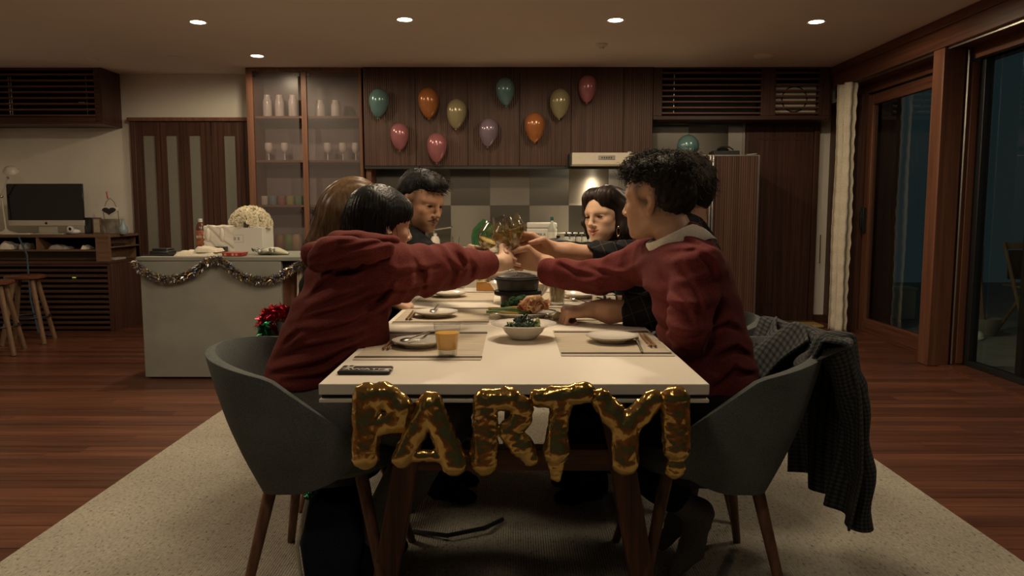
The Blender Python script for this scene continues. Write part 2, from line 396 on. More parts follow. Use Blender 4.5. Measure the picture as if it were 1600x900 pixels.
# window_1: wooden sliding sash
w1 = struct(thing('window_1', 'tall wooden sliding glass door beside the white curtain', None, (3.15, 6.1, 0)))
sy0, sy1, sz1 = 5.35, 6.90, 2.10
MB().box(3.12, 3.17, sy1 - .10, sy1, .02, sz1).box(3.12, 3.17, sy0, sy0 + .1, .02, sz1).build('sash_stile', MAT['post'], w1, bevel=.004)
MB().box(3.12, 3.17, sy0 + .1, sy1 - .1, .02, .14).box(3.12, 3.17, sy0 + .1, sy1 - .1, sz1 - .09, sz1).build('sash_rail', MAT['mahog_y'], w1, bevel=.004)
MAT['nightpane'] = pane('night_pane', (.82, .86, .84), .045)
B(3.143, 3.149, sy0 + .1, sy1 - .1, .14, sz1 - .09).build('pane', MAT['nightpane'], w1)
MB().box(3.085, 3.12, sy1 - .07, sy1 - .03, .90, 1.12).box(3.07, 3.085, sy1 - .065, sy1 - .035, .93, 1.09).build('handle', MAT['black'], w1, bevel=.004)
struct(B(3.10, 3.24, 5.36, 6.92, -.02, .02).build('trim_8', MAT['mahog_y']))
# window_2: big fixed pane with a thin dark frame
w2 = struct(thing('window_2', 'large dark window pane right of the wooden post', None, (3.2, 3, 0)))
B(3.197, 3.203, -1.5, 5.30, .05, 2.16).build('pane', MAT['nightpane'], w2)
MB().box(3.17, 3.23, -1.5, 5.36, .012, .05).box(3.17, 3.23, 5.29, 5.36, .05, 2.14).box(3.17, 3.23, -1.5, 5.36, 2.12, 2.17).build('window_frame', MAT['black'], w2, bevel=.003)
MB().cyl((3.085, 5.345, .02), (3.085, 5.345, 2.18), .006, n=8).build('metal_strip', MAT['steelbar'], w2)
MB().box(3.215, 3.26, 4.80, 4.86, .012, 2.12).build('window_mullion', MAT['black'], w2)

# ---- door_2: plain dark door beside the refrigerator, threshold, wall edge
dx0, dx1 = pxX(1163, YB - .03, 300), pxX(1273, YB - .03, 300)
d2 = struct(thing('door_2', 'plain dark wooden door beside the refrigerator', None, (2.6, YB, 0)))
dz = pxZ(192, YB - .03, 1200)
B(dx0, dx1 - .03, YB - .03, YB - .001, .0, dz).build('door_leaf', MAT['mahog'], d2, bevel=.004)
MB().box(dx1 - .03, dx1 + .02, YB - .06, YB - .001, 0, dz + .06).box(dx0 - .02, dx1 - .03, YB - .06, YB - .001, dz, dz + .06).build('door_frame', MAT['mahog'], d2, bevel=.004)
MB().box(dx0 + .09, dx1 - .12, YB - .035, YB - .03, dz - .16, dz - .14).box(dx0 + .09, dx1 - .12, YB - .035, YB - .03, .18, .2).build('door_rail', MAT['mahog_x'], d2)
B(dx0 - .05, dx1 + .03, YB - .075, YB - .06, 0, .018).build('threshold', MAT['deskw'], d2)
struct(B(dx1 + .02, 3.06, YB - .02, YB - .001, 0, .07).build('baseboard_right', MAT['mahog_x']))
sw = thing('light_switch', 'small dark wall switch on the white strip beside the curtain', 'switch', tuple(W(1297, 320, YB - .005)))
c = W(1297, 320, YB - .005); B(c[0] - .012, c[0] + .012, YB - .008, YB, c[2] - .05, c[2] + .05).build('switch_plate', MAT['black'], sw, bevel=.002)
B(c[0] - .005, c[0] + .005, YB - .012, YB - .008, c[2] - .02, c[2] + .02).build('rocker', MAT['gap'], sw, bevel=.001)
# curtain: pleated white cloth gathered at the end of the window
def curtain(name, y0, x0, x1, label, ph, z0, z1):
    P = []
    for i in range(64):
        t = i / 63; z = z0 + (z1 - z0) * t; row = []
        for j in range(20):
            s_ = j / 19
            wob = .0055 * math.sin(z * 2 * pi / .135 + ph) * (.2 + .9 * s_) + .004 * math.sin(z * 5 + s_ * 3)
            row.append((x0 + (x1 - x0) * s_ + wob, y0 + .018 * math.sin(s_ * 2.4 * pi + ph) + .003 * math.sin(z * 2 * pi / .135 + 1), z))
        P.append(row)
    o = MB().grid(P).build(name, MAT['curtain'], None, smooth=80, solid=.004)
    return tag(o, label, 'curtain')
MAT['curtain'] = fabric('cream_curtain_cloth', (.55, .50, .40), (.72, .66, .54), 150, bump=.1)
curtain('curtain', 6.86, pxX(1301, 6.86, 340), pxX(1317, 6.86, 340), 'narrow cream curtain panel nearest the white wall strip', 0, .02, 2.19)
curtain('curtain', 6.74, pxX(1313, 6.74, 340), pxX(1331, 6.74, 340), 'brighter scalloped cream curtain panel beside the window jamb', 1.6, .02, 2.19)
# cord weight hanging by the wall
c = W(1297, 395, 7.2); o = MB().cyl((c[0], 7.44, c[2] - .11), (c[0], 7.44, c[2] + .16), .005, n=8).ball((c[0], 7.44, c[2] - .11), .008).build('pull_rod', MAT['chrome'], None, smooth=1); tag(o, 'thin shiny curtain pull rod hanging beside the cream curtain', 'pull rod')

# ---- downlights (lamps of the room)
MAT['bulb'] = emit('downlight_glow', (1.0, .83, .62), 22)
MAT['ring'] = plain('downlight_ring', (.75, .70, .62), .5, var=0)
names = ['glowing round ceiling downlight, leftmost of the front row', 'glowing round ceiling downlight, second from left in the front row',
         'glowing round ceiling downlight, third from left in the front row', 'glowing round ceiling downlight, rightmost of the front row', 'glowing round ceiling downlight by the glass cupboard']
for i, (x, y, e, vis) in enumerate(DOWNLIGHTS):
    lab = names[i] if i < 5 else 'round ceiling downlight above the frame, ' + ['over the table far half', 'over the table middle', 'over the left wooden floor', 'over the right wooden floor', 'over the near table end'][i - 5]
    t = thing('ceiling_downlight', lab, 'downlight', (x, y, CEIL), 'recessed ceiling downlights')
    k_ = 1 if i < 5 else 3.2
    MB().lathe([(.050 * k_, -.001), (.062 * k_, -.003), (.064 * k_, 0), (.050 * k_, 0)], (x, y, CEIL), 24).build('trim_ring', MAT['ring'], t, smooth=1)
    MB().lathe([(0, -.0035), (.030 * k_, -.0035), (.048 * k_, -.002), (.050 * k_, .0)], (x, y, CEIL), 24).build('lamp_lens', MAT['bulb'], t, smooth=1)
    ld = D_.lights.new('downlight_beam', 'SPOT'); ld.energy = e; ld.color = WARM; ld.spot_size = math.radians(179); ld.spot_blend = .30; ld.shadow_soft_size = .045 if i < 5 else .28
    lo = D_.objects.new('downlight_beam', ld); COL.objects.link(lo); lo.location = (0, 0, -.012); lo.parent = t
# smoke detector, vents
def disc(name, label, cat, px, py, r, mat, extra=True):
    p = WZ(px, py, CEIL); t = thing(name, label, cat, (p[0], p[1], CEIL))
    MB().lathe([(0, -.022), (r * .6, -.022), (r * .72, -.018), (r, -.006), (r, 0)], (p[0], p[1], CEIL), 24).build('cover', mat, t, smooth=1)
    if extra: MB().lathe([(0, -.034), (r * .36, -.034), (r * .42, -.026), (r * .42, -.020)], (p[0], p[1], CEIL), 20).build('sensor_cap', MAT['white'], t, smooth=1)
disc('smoke_detector', 'small round white smoke detector on the ceiling', 'detector', 940, 69, .05, MAT['white'])
disc('ceiling_vent', 'round flush vent disc on the ceiling left of the lone downlight', 'vent', 272, 90, .09, MAT['ceiling'], False)
disc('ceiling_vent', 'round flush vent disc on the ceiling above the right louver', 'vent', 1195, 87, .09, MAT['ceiling'], False)
disc('ceiling_vent', 'smallest round vent disc near the left louver casing', 'vent', 143, 92, .05, MAT['ceiling'], False)

# ---- rug
MAT['rug'], nt, b = _nt('speckled_ribbed_rug'); b.inputs['Roughness'].default_value = .95; b.inputs['Specular IOR Level'].default_value = .1
n1 = _n(nt, 'ShaderNodeTexNoise'); n1.inputs['Scale'].default_value = 1; n1.inputs['Detail'].default_value = 3; nt.links.new(_coords(nt, (120, 70, 70), rand=False), n1.inputs['Vector'])
n2 = _n(nt, 'ShaderNodeTexNoise'); n2.inputs['Scale'].default_value = 3; nt.links.new(_coords(nt, rand=False), n2.inputs['Vector'])
cA = _ramp(nt, n1.outputs['Fac'], [(.27, (.13, .12, .10)), (.385, (.40, .365, .30)), (.62, (.49, .445, .36)), (.74, (.56, .515, .42))])
cB = _ramp(nt, n2.outputs['Fac'], [(.3, (.88, .88, .88)), (.7, (1, 1, 1))])
nt.links.new(_mul(nt, cA, cB), b.inputs['Base Color'])
wv = _n(nt, 'ShaderNodeTexWave', wave_type='BANDS', bands_direction='X'); wv.inputs['Scale'].default_value = 38; wv.inputs['Distortion'].default_value = .6; nt.links.new(_coords(nt, rand=False), wv.inputs['Vector'])
_bump(nt, b, wv.outputs['Fac'], .5, .003)
o = B(-1.60, 1.59, .7, 4.72, .0005, .011).build('rug', MAT['rug'], None, bevel=.004); tag(o, 'large speckled beige woven rug under the dining table', 'rug')

# ---- outside terrace
MAT['deck'] = plain('terrace_slab', (.30, .30, .28), .8, var=.12, scale=6)
struct(B(3.30, 9.5, -1.5, 12, -.12, -.03).build('ground_terrace', MAT['deck']))
# ================================================================== KITCHEN WALL
# ---- upper cabinets: one unit per door
uz0, uz1 = pxZ(259, YC, 740), CEIL - .004
seams = [568, 649.5, 731, 812, 892.5, 974, 1020]
uxs = [pxX(s_, YC, 180) for s_ in seams]
places = ['leftmost of the row above the sink', 'second from left in the row', 'third from left in the row', 'fourth from left in the row', 'above the range hood', 'narrow last one beside the louver']
for i in range(6):
    a, c = uxs[i], uxs[i + 1]
    z0 = uz0 if i < 4 else pxZ(257, YC, 740)
    t = thing('upper_cabinet', 'striped brown wall cabinet, ' + places[i], 'cabinet', ((a + c) / 2, YC, z0), 'striped wall cabinets')
    B(a + .001, c - .001, YC + .02, YB - .002, z0 + .01, uz1).build('cabinet_body', MAT['mahog'], t)
    B(a + .002, c - .002, YC, YC + .019, z0, uz1 - .002).build('cabinet_door', MAT['veneer'], t, bevel=.0015, segs=1)
B(uxs[0], uxs[6], YC - .002, YC, uz1 - .0015, CEIL - .0005)
o = struct(B(uxs[0], rx0, YC - .004, YC + .02, uz1 - .001, CEIL - .0002).build('trim_9', MAT['gap']))
o = B(uxs[0], uxs[5], YC + .01, YC + .03, uz0 - .03, uz0 - .0005).build('light_rail', MAT['black'], None, bevel=.002); tag(o, 'thin black rail under the striped wall cabinets', 'rail')
o = B(uxs[0] + .001, uxs[0] + .05, YC + .06, YB - .01, .80, uz0 - .002).build('end_panel', MAT['frame'], None, bevel=.002); tag(o, 'narrow brown upright panel at the left end of the backsplash', 'panel')

# ---- steel tiles, brushed in alternating directions
def steel(name, axis):
    m, nt, b = _nt(name); b.inputs['Metallic'].default_value = 1; b.inputs['Roughness'].default_value = .36; b.inputs['Base Color'].default_value = (*((.27, .25, .22) if axis == 'Z' else (.29, .27, .24)), 1)
    b.inputs['Anisotropic'].default_value = .96
    tg = _n(nt, 'ShaderNodeCombineXYZ'); tg.inputs[0 if axis == 'X' else 2].default_value = 1
    nt.links.new(tg.outputs[0], b.inputs['Tangent'])
    no = _n(nt, 'ShaderNodeTexNoise'); no.inputs['Scale'].default_value = 1; no.inputs['Detail'].default_value = 2
    nt.links.new(_coords(nt, (3, 3, 260) if axis == 'X' else (260, 3, 3)), no.inputs['Vector'])
    nt.links.new(_ramp(nt, no.outputs['Fac'], [(.3, (.53, .53, .53)), (.7, (.57, .57, .57))]), b.inputs['Roughness']); return m
MAT['steel_h'], MAT['steel_v'] = steel('steel_brushed_across', 'X'), steel('steel_brushed_upright', 'Z')
bs = thing('steel_backsplash', 'checkered backsplash of brushed steel tiles behind the sink', 'backsplash', (.4, YB, 1.0))
xs = [pxX(581 + 61.6 * i, YB - .01, 300) for i in range(11)]; zr = [pxZ(y, YB - .01) for y in (384, 321, 258, 195, 150)]
for i in range(10):
    for j in range(4):
        if j >= 2 and i < 6: continue
        x1_ = min(xs[i + 1], dx0 - .03)
        if xs[i] > x1_: continue
        B(xs[i] + .0008, x1_ - .0008, YB - .01 - rng.uniform(0, .0015), YB - .001, zr[j] + .0008, zr[j + 1] - .0008).build('tile', MAT['steel_v' if (i + j) % 2 == 0 else 'steel_h'], bs)
o = B(dx0 - .03, dx0 - .012, YB - .03, YB - .001, 1.45, pxZ(187, YB)).build('steel_edge', MAT['steelbar'], None); tag(o, 'thin steel edge strip beside the dark door', 'strip')
# ---- lower kitchen counter
cz = pxZ(384.5, YB); cyf = 6.95
kc = thing('kitchen_counter', 'long cream kitchen counter along the steel backsplash', 'counter', (0, 7.2, 0))
kx0, kx1 = uxs[0] + .01, 1.30
B(kx0, kx1, cyf, YB - .012, cz - .03, cz).build('worktop', MAT['cream'], kc, bevel=.004)
B(kx0 + .01, kx1 - .01, cyf + .03, YB - .012, .0, cz - .031).build('cabinet_body', MAT['cream'], kc)
for i in range(6):
    a = kx0 + .02 + i * (kx1 - kx0 - .04) / 6; c = a + (kx1 - kx0 - .04) / 6
    dr = B(a + .003, c - .003, cyf + .01, cyf + .029, .1, cz - .04).build('cabinet_door', MAT['cream'], kc, bevel=.002)
    MB().cyl((a + .1, cyf - .005, cz - .1), (c - .1, cyf - .005, cz - .1), .006, n=8).build('handle', MAT['steelbar'], dr)
# ---- range hood with its lamp
hx0, hx1 = pxX(894, 6.95, 247), pxX(995, 6.95, 247); hz0, hz1 = pxZ(257, 6.95, 940), pxZ(238.5, 6.95, 940)
hd = thing('range_hood', 'flat pale range hood with lit lamp below the striped cabinets', 'range hood', ((hx0 + hx1) / 2, 7.1, hz0))
B(hx0, hx1, 6.95, YB - .012, hz0, hz1 - .0).build('hood_body', MAT['cream'], hd, bevel=.004)
B(hx0 - .02, hx0 - .001, 6.99, YB - .012, hz0 - .005, hz1 + .0).build('side_gap', MAT['black'], hd)
B(pxX(935, 6.949, 247), pxX(961, 6.949, 247), 6.945, 6.95, pxZ(249.5, 6.949), pxZ(243, 6.949)).build('control_panel', MAT['steelbar'], hd, bevel=.001)
for i in range(5): B(pxX(940 + 3.6 * i, 6.944, 247), pxX(941.6 + 3.6 * i, 6.944, 247), 6.942, 6.945, pxZ(247.6, 6.944), pxZ(245.2, 6.944)).build('button', MAT['black'], hd)
hl = W(936, 259, 7.12); MAT['hoodglow'] = emit('hood_lamp_glow', (1, .88, .66), 40)
MB().lathe([(0, -.012), (.03, -.010), (.036, 0)], (hl[0], 7.30, hz0), 18).build('hood_lamp', MAT['hoodglow'], hd, smooth=1)
ld = D_.lights.new('hood_light', 'SPOT'); ld.energy = 30; ld.color = (1, .80, .52); ld.spot_size = math.radians(160); ld.spot_blend = .6; ld.shadow_soft_size = .03
lo = D_.objects.new('hood_light', ld); COL.objects.link(lo); lo.location = (hl[0], 7.30, hz0 - .02)
MB().ball((pxX(985, 7.0, 238), 7.05, hz1 + .006), (.022, .022, .012)).build('hood_knob', MAT['white'], hd, smooth=1)
# ---- refrigerator clad in wood
fy = 6.75; fx0, fxm0, fxm1, fx1 = pxX(1040, fy, 300), pxX(1107, fy, 300), pxX(1114, fy, 300), pxX(1184, fy, 300); fz = pxZ(243, fy, 1150)
fg = thing('refrigerator', 'wide wood-fronted refrigerator with upright steel handles', 'refrigerator', ((fx0 + fx1) / 2, 7.0, 0))
B(fx0, fx1 - .004, fy + .05, YB - .07, 0, fz - .01).build('fridge_body', MAT['black'], fg)
for a, c in ((fx0, fxm0), (fxm1, fx1)):
    B(a + .002, c - .002, fy, fy + .045, .06, fz - .004).build('fridge_door', MAT['veneer'], fg, bevel=.002)
for x in (fxm0 + .008, fxm1 - .006): MB().box(x - .009, x + .009, fy - .03, fy + .03, .30, fz + .004).build('handle', MAT['steelbar'], fg, bevel=.004)
MB().box(fx1 - .004, fx1 + .008, fy - .004, fy + .045, .04, fz + .004).build('edge_trim', MAT['steelbar'], fg)
B(fx0, fx1, fy - .003, YB - .07, fz - .004, fz + .006).build('top_trim', MAT['steelbar'], fg)
MB().cyl((fx1 - .10, fy + .03, fz + .008), (fx1 - .01, fy + .03, fz + .016), .006, n=8).build('top_hinge', MAT['steelbar'], fg)
p = W(1075, 227, 7.0); o = MB().ball((p[0], 7.0, fz + .006 + .097), .098, 28, 18).cyl((p[0], 7.0, fz + .204), (p[0], 7.0, fz + .209), .012, .008).build('round_balloon', None, None, smooth=60); BALL_TOP = o
tag(o, 'round teal balloon resting on top of the refrigerator', 'balloon')
pb = thing('portable_stove', 'flat black portable device on top of the refrigerator', 'device', (pxX(1131, 6.95, 236), 6.95, fz + .006))
q = pb.location; MB().box(q.x - .11, q.x + .12, 6.87, 7.05, q.z + .001, q.z + .045).build('device_body', MAT['black'], pb, bevel=.006)
MB().lathe([(.05, 0), (.055, .012), (.03, .03), (0, .032)], (q.x - .01, 6.95, q.z + .045), 18).build('device_dome', MAT['black'], pb, smooth=1)
MB().tube([(q.x - .07, 6.9, q.z + .06), (q.x - .03, 6.9, q.z + .082), (q.x + .03, 6.9, q.z + .08), (q.x + .07, 6.9, q.z + .055)], .006, 8).build('carry_handle', MAT['gap'], pb, smooth=1)

# ---- glass-fronted cupboard
gx0, gx1 = pxX(388, YC, 250), pxX(567, YC, 250); gm0, gm1 = pxX(472.5, YC, 250), pxX(483, YC, 250)
gc = thing('glass_cupboard', 'tall brown cupboard with smoky glass doors', 'cupboard', ((gx0 + gx1) / 2, 7.35, 0))
gz1 = CEIL - .004
MB().box(gx0, gx0 + .06, YC, YB - .002, 0, gz1).box(gx1 - .028, gx1 - .001, YC, YB - .002, 0, gz1).build('side_panel', MAT['frame'], gc, bevel=.003)
B(gx0 + .06, gx1 - .028, YC, YB - .002, gz1 - .03, gz1).build('top_panel', MAT['frame'], gc, bevel=.002)
MAT['cupin'] = plain('cupboard_inner', (.36, .32, .31), .7, var=.05)
B(gx0 + .06, gx1 - .028, YB - .02, YB - .004, .02, gz1 - .03).build('back_panel', MAT['cupin'], gc)
B(gm0, gm1 - .012, YC + .012, YC + .04, .02, gz1 - .03).build('middle_stile', MAT['frame'], gc, bevel=.002)
shz = [pxZ(y, YC + .03, 480) for y in (181, 250, 320, 392)]
for z in shz: B(gx0 + .06, gx1 - .028, YC + .045, YB - .02, z - .02, z).build('shelf', MAT['shelfw'], gc)
MAT['smoky'] = pane('smoky_cupboard_glass', (.90, .87, .88), .02, .15, (.27, .245, .245), .3)
dg = []
for (a, c, y) in ((gx0 + .062, gm0 - .03, YC + .030), (gm1 - .004, gx1 - .03, YC + .010)):
    d = B(a, c, y, y + .006, .03, gz1 - .035).build('glass_door', MAT['smoky'], gc); dg.append(d)
for z in (shz[2] - .06, gz1 - .06):
    for x in (gm0 - .02, gm1 + .015, gx0 + .08): MB().box(x - .012, x + .012, YC + .002, YC + .012, z - .015, z + .015).build('door_clip', MAT['black'], dg[0])
# things on its shelves
def lathe_thing(name, label, cat, prof, loc, mat, group=None, n=16, parts=()):
    t = thing(name, label, cat, loc, group)
    MB().lathe(prof, loc, n).build('vessel', mat, t, smooth=1)
    for pn, pr, pm in parts: MB().lathe(pr, loc, n).build(pn, pm, t, smooth=1)
    return t
JAR = [(0, 0), (.038, 0), (.042, .01), (.042, .12), (.03, .15), (.03, .17), (.027, .17), (.027, .15), (.038, .118), (.038, .012), (0, .012)]
GOB = [(0, 0), (.033, 0), (.033, .004), (.006, .012), (.005, .07), (.03, .09), (.038, .12), (.034, .17), (.032, .17), (.036, .12), (.026, .092), (0, .082)]
CUP = [(0, 0), (.032, 0), (.038, .01), (.04, .085), (.037, .085), (.035, .012), (0, .012)]
MAT['jarglass'] = plain('pale_jar_glass', (.85, .82, .76), .2, var=.05)
yy = YC + .19
for i, px in enumerate((418, 437, 458)): lathe_thing('glass_jar', 'tall pale glass jar on the top left shelf, ' + ('left', 'middle', 'right')[i] + ' of three', 'jar', [(r, z * 1.25) for r, z in JAR], (pxX(px, yy, 170), yy, shz[0]), MAT['jarglass'], 'tall jars in the cupboard')
for i, px in enumerate((500, 525)): lathe_thing('glass_beaker', 'pale glass beaker on the top right shelf, ' + ('left', 'right')[i] + ' of two', 'beaker', [(r * 1.1, z * .95) for r, z in JAR], (pxX(px, yy, 170), yy, shz[0]), MAT['jarglass'], 'beakers in the cupboard')
for i, px in enumerate((420, 445, 512, 536, 556)): lathe_thing('stemmed_goblet', 'dim stemmed goblet on the second cupboard shelf, %s from left' % ('first', 'second', 'third', 'fourth', 'fifth')[i], 'goblet', GOB, (pxX(px, yy, 240), yy, shz[1]), MAT['jarglass'], 'goblets on the second shelf')
cols = {'white': (.70, .66, .56), 'blue-grey': (.25, .36, .40), 'red': (.38, .16, .13), 'yellow-green': (.48, .46, .16), 'green': (.20, .32, .22)}
for i, (cn, cc) in enumerate(cols.items()): lathe_thing('colored_cup', '%s cup in the row on the third cupboard shelf' % cn, 'cup', CUP, (pxX(413 + 13.6 * i, yy, 312), yy, shz[2]), plain('cup_' + cn.replace('-', '_'), cc, .4), 'coloured cups in the cupboard')
cl2 = [('brown', (.30, .18, .10), 438), ('green', (.20, .32, .14), 452), ('tan', (.50, .38, .24), 464)]
for cn, cc, px in cl2: lathe_thing('storage_jar', '%s storage jar on the lowest visible cupboard shelf' % cn, 'jar', [(0, 0), (.045, 0), (.05, .01), (.05, .13), (.035, .15), (0, .152)], (pxX(px, yy, 380), yy, shz[3]), plain('storage_' + cn, cc, .4), 'storage jars in the cupboard')

# ---- small things along the kitchen counter
f = thing('faucet', 'chrome kitchen faucet with long level spout', 'faucet', (pxX(667, 7.35, 370), 7.35, cz))
q = f.location; zf = pxZ(359, 7.3, 690)
MB().tube([(q.x, 7.35, cz), (q.x, 7.35, zf - .03), (q.x + .01, 7.35, zf - .005), (q.x + .06, 7.33, zf), (pxX(706, 7.2, 358), 7.2, zf + .03)], [.016, .015, .013, .012, .011], 10).build('spout', MAT['chrome'], f, smooth=1)
MB().cyl((q.x + .015, 7.33, zf - .01), (q.x + .09, 7.28, zf - .02), .007, n=8).build('lever', MAT['chrome'], f, smooth=1)
lathe_thing('soap_dispenser', 'white ceramic soap dispenser beside the faucet', 'dispenser', [(0, 0), (.040, 0), (.044, .01), (.044, .075), (.030, .105), (.014, .112), (.014, .122), (.018, .124), (.018, .136), (0, .137)], (pxX(680, 7.2, 372), 7.2, cz), MAT['ceramic'])
leaf = [(-.115, 0), (.115, 0), (.122, .10), (.105, .17), (.055, .225), (0, .27), (-.055, .225), (-.105, .17), (-.122, .10)]
lp = thing('leaf_board', 'dark green leaf-shaped board leaning on the backsplash', 'board', (pxX(756, 7.45, 365), 7.45, cz))
q = lp.location; MAT['leafgreen'] = plain('leaf_green', (.020, .12, .030), .45, var=.15)
MB().prism([(x + q.x, z + q.z) for x, z in leaf], 7.45, 7.465).build('board_body', MAT['leafgreen'], lp, bevel=.003)
for k in range(-4, 5): MB().tube([(q.x + k * .024, 7.447, q.z + .008), (q.x + k * .024 * .9, 7.447, q.z + .16), (q.x + k * .024 * .35, 7.447, q.z + .235 - abs(k) * .012)], .0035, 6).build('leaf_rib', MAT['leafgreen'], lp)
rc = thing('rice_cooker', 'white box-shaped cooker with lid and dark lettering', 'cooker', (pxX(846, 7.25, 370), 7.25, cz))
q = rc.location; wdt = pxX(870, 7.12, 370) - pxX(823, 7.12, 370)
rz1 = pxZ(348, 7.12); rzm = pxZ(357, 7.12)
B(q.x - wdt / 2, q.x + wdt / 2, 7.12, 7.40, cz, rzm).build('cooker_body', MAT['white'], rc, bevel=.012, segs=3)
B(q.x - wdt / 2, q.x + wdt / 2, 7.12, 7.40, rzm + .003, rz1).build('cooker_lid', MAT['white'], rc, bevel=.014, segs=3)
B(q.x - .02, q.x + .012, 7.108, 7.12, cz + .01, cz + .055).build('cooker_latch', MAT['black'], rc, bevel=.003)
def text3(body, name, size, loc, rot, mat, parent=None, ext=.0004, sx=1, bold=0):
    cu = D_.curves.new(name, 'FONT'); cu.body = body; cu.size = size; cu.extrude = ext; cu.align_x = 'CENTER'; cu.align_y = 'CENTER'; cu.offset = bold
    tmp = D_.objects.new(name, cu); COL.objects.link(tmp); dg_ = bpy.context.evaluated_depsgraph_get(); me = D_.meshes.new_from_object(tmp.evaluated_get(dg_)); D_.objects.remove(tmp); me.name = name
    me.materials.clear(); me.materials.append(mat); o = D_.objects.new(name, me); COL.objects.link(o); o['kind'] = 'stuff'
    org = ORG.get(parent.name, Vector((0, 0, 0))) if parent else Vector((0, 0, 0))
    o.location = Vector(loc) - org; o.rotation_euler = rot; o.scale = (sx, 1, 1); o.parent = parent; return o
text3('BRK A', 'lettering', .032, (q.x - .01, 7.118, (cz + rzm) / 2 + .035), (pi / 2, 0, 0), MAT['black'], rc, .0006)
MAT['bottleglass'] = plain('pale_bottle_glass', (.50, .52, .46), .12, var=.08, coat=.5)
MAT['label'] = plain('bottle_label', (.74, .70, .58), .7, var=.06)
MAT['greencap'] = plain('green_cap', (.02, .10, .08), .5, var=0)
bz = pxZ(339, 7.1) - cz
bt = lathe_thing('clear_bottle', 'clear bottle with green cap and white label beside the cooker', 'bottle', [(0, 0), (.036, 0), (.039, .006), (.039, bz * .55), (.036, bz * .66), (.014, bz * .80), (.013, bz * .9), (0, bz * .9)], (pxX(862.5, 7.1, 365), 7.1, cz), MAT['bottleglass'],
                 parts=[('label', [(.0395, .02), (.0398, .022), (.0398, bz * .52), (.0395, bz * .525)], MAT['label']), ('cap', [(.0155, bz * .89), (.0155, bz), (0, bz)], MAT['greencap'])])
JB = [(0, 0), (.025, 0), (.027, .005), (.027, .10), (.020, .115), (0, .115)]
for i in range(5): lathe_thing('spice_jar', 'small glass spice jar with dark clip lid on the counter, %s from left' % ('first', 'second', 'third', 'fourth', 'fifth')[i], 'jar', [(r, z * .95) for r, z in JB], (pxX(885 + 9.5 * i, 7.15, 370), 7.15, cz), MAT['bottleglass'], 'spice jars on the counter', 12,
                                [('lid', [(.022, .108), (.022, .128), (.008, .133), (.008, .15), (0, .152)], MAT['black'])])
rl = thing('spice_rail', 'thin chrome rail above the spice jars', 'rail', (pxX(905, 7.22, 360), 7.22, cz)); zq = pxZ(364, 7.2)
MB().cyl((pxX(868, 7.22, 360), 7.22, zq), (pxX(935, 7.22, 360), 7.22, zq), .006, n=8).build('rail_bar', MAT['chrome'], rl, smooth=1)
for px in (870, 932): MB().cyl((pxX(px, 7.22, 360), 7.22, cz), (pxX(px, 7.22, 360), 7.22, zq), .005, n=8).build('rail_post', MAT['chrome'], rl)
pn = thing('griddle_pan', 'dark grey domed pan lid standing on the counter front', 'pan', (pxX(872, 7.02, 380), 7.02, cz))
q = pn.location; MAT['slate'] = plain('slate_pan', (.085, .08, .082), .55)
MB().lathe([(.19, 0), (.195, .01), (.175, .05), (.12, .085), (.05, .098), (0, .10)], (q.x, 7.02, q.z), 28, sx=1, sy=.34).build('pan_lid', MAT['slate'], pn, smooth=1)
MB().cyl((q.x, 7.02, q.z + .098), (q.x, 7.02, q.z + .12), .016, .02, 12).build('lid_knob', MAT['black'], pn, smooth=1)
lathe_thing('water_glass', 'clear tumbler standing on the kitchen counter near the faucet', 'glass', [(0, 0), (.028, 0), (.03, .01), (.04, .11), (.038, .11), (.027, .014), (0, .014)], (pxX(711, 7.02, 380), 7.02, cz), MAT['clear'])
pt = thing('paper_notice', 'small white label strip stuck on the steel tile', 'label', tuple(W(693, 284, YB - .014)))
q = W(693, 284, YB - .013); B(q[0] - .035, q[0] + .03, YB - .0135, YB - .0118, q[2] - .012, q[2] + .012).build('paper', MAT['white'], pt)
B(q[0] - .03, q[0] + .025, YB - .0139, YB - .0136, q[2] - .004, q[2] + .002).build('print_line', MAT['steelbar'], pt)

# ---- balloons on the cabinet fronts
def balloon_prof(r, L):
    pts = []
    for i in range(25):
        t = i / 24; z = L * t
        rr = r * (math.sin(pi * min(1, (t * .93 + .0)) ** .80)) ** .72 if 0 < t < 1 else 0
        pts.append((rr, z))
    return pts
def bal_mat(name, c):
    m = plain(name, c, .22, var=0, coat=.3); b = m.node_tree.nodes['Principled BSDF']; b.inputs['Metallic'].default_value = .2; b.inputs['Base Color'].default_value = (*c, 1); return m
MAT['b_teal'] = bal_mat('balloon_teal', (0.13, 0.247, 0.247)); MAT['b_orange'] = bal_mat('balloon_orange', (0.39, 0.143, 0.046)); MAT['b_olive'] = bal_mat('balloon_olive', (0.312, 0.273, 0.156))
MAT['b_pink'] = bal_mat('balloon_pink', (0.364, 0.137, 0.156)); MAT['b_mauve'] = bal_mat('balloon_mauve', (0.221, 0.169, 0.221))
BALL_TOP.data.materials.append(MAT['b_teal'])
BAL = [('teal', 590, 161, 45, 'b_teal', 'leftmost of all'), ('pink', 624, 213.5, 42, 'b_pink', 'lowest left, below the leftmost teal one'), ('orange', 670.5, 161, 47, 'b_orange', 'left one of the two orange'), ('olive', 712, 178, 46, 'b_olive', 'right beside the left orange one'),
       ('pink', 682, 231, 46, 'b_pink', 'lowest of all, below the left orange one'), ('mauve', 761.5, 207, 44, 'b_mauve', 'the only purple-grey one'), ('teal', 791, 143, 43, 'b_teal', 'high in the middle'),
       ('orange', 835.5, 199, 46, 'b_orange', 'right one of the two orange'), ('olive', 873.5, 162, 46, 'b_olive', 'right of the middle teal one'), ('pink', 917, 139, 42, 'b_pink', 'highest right one')]
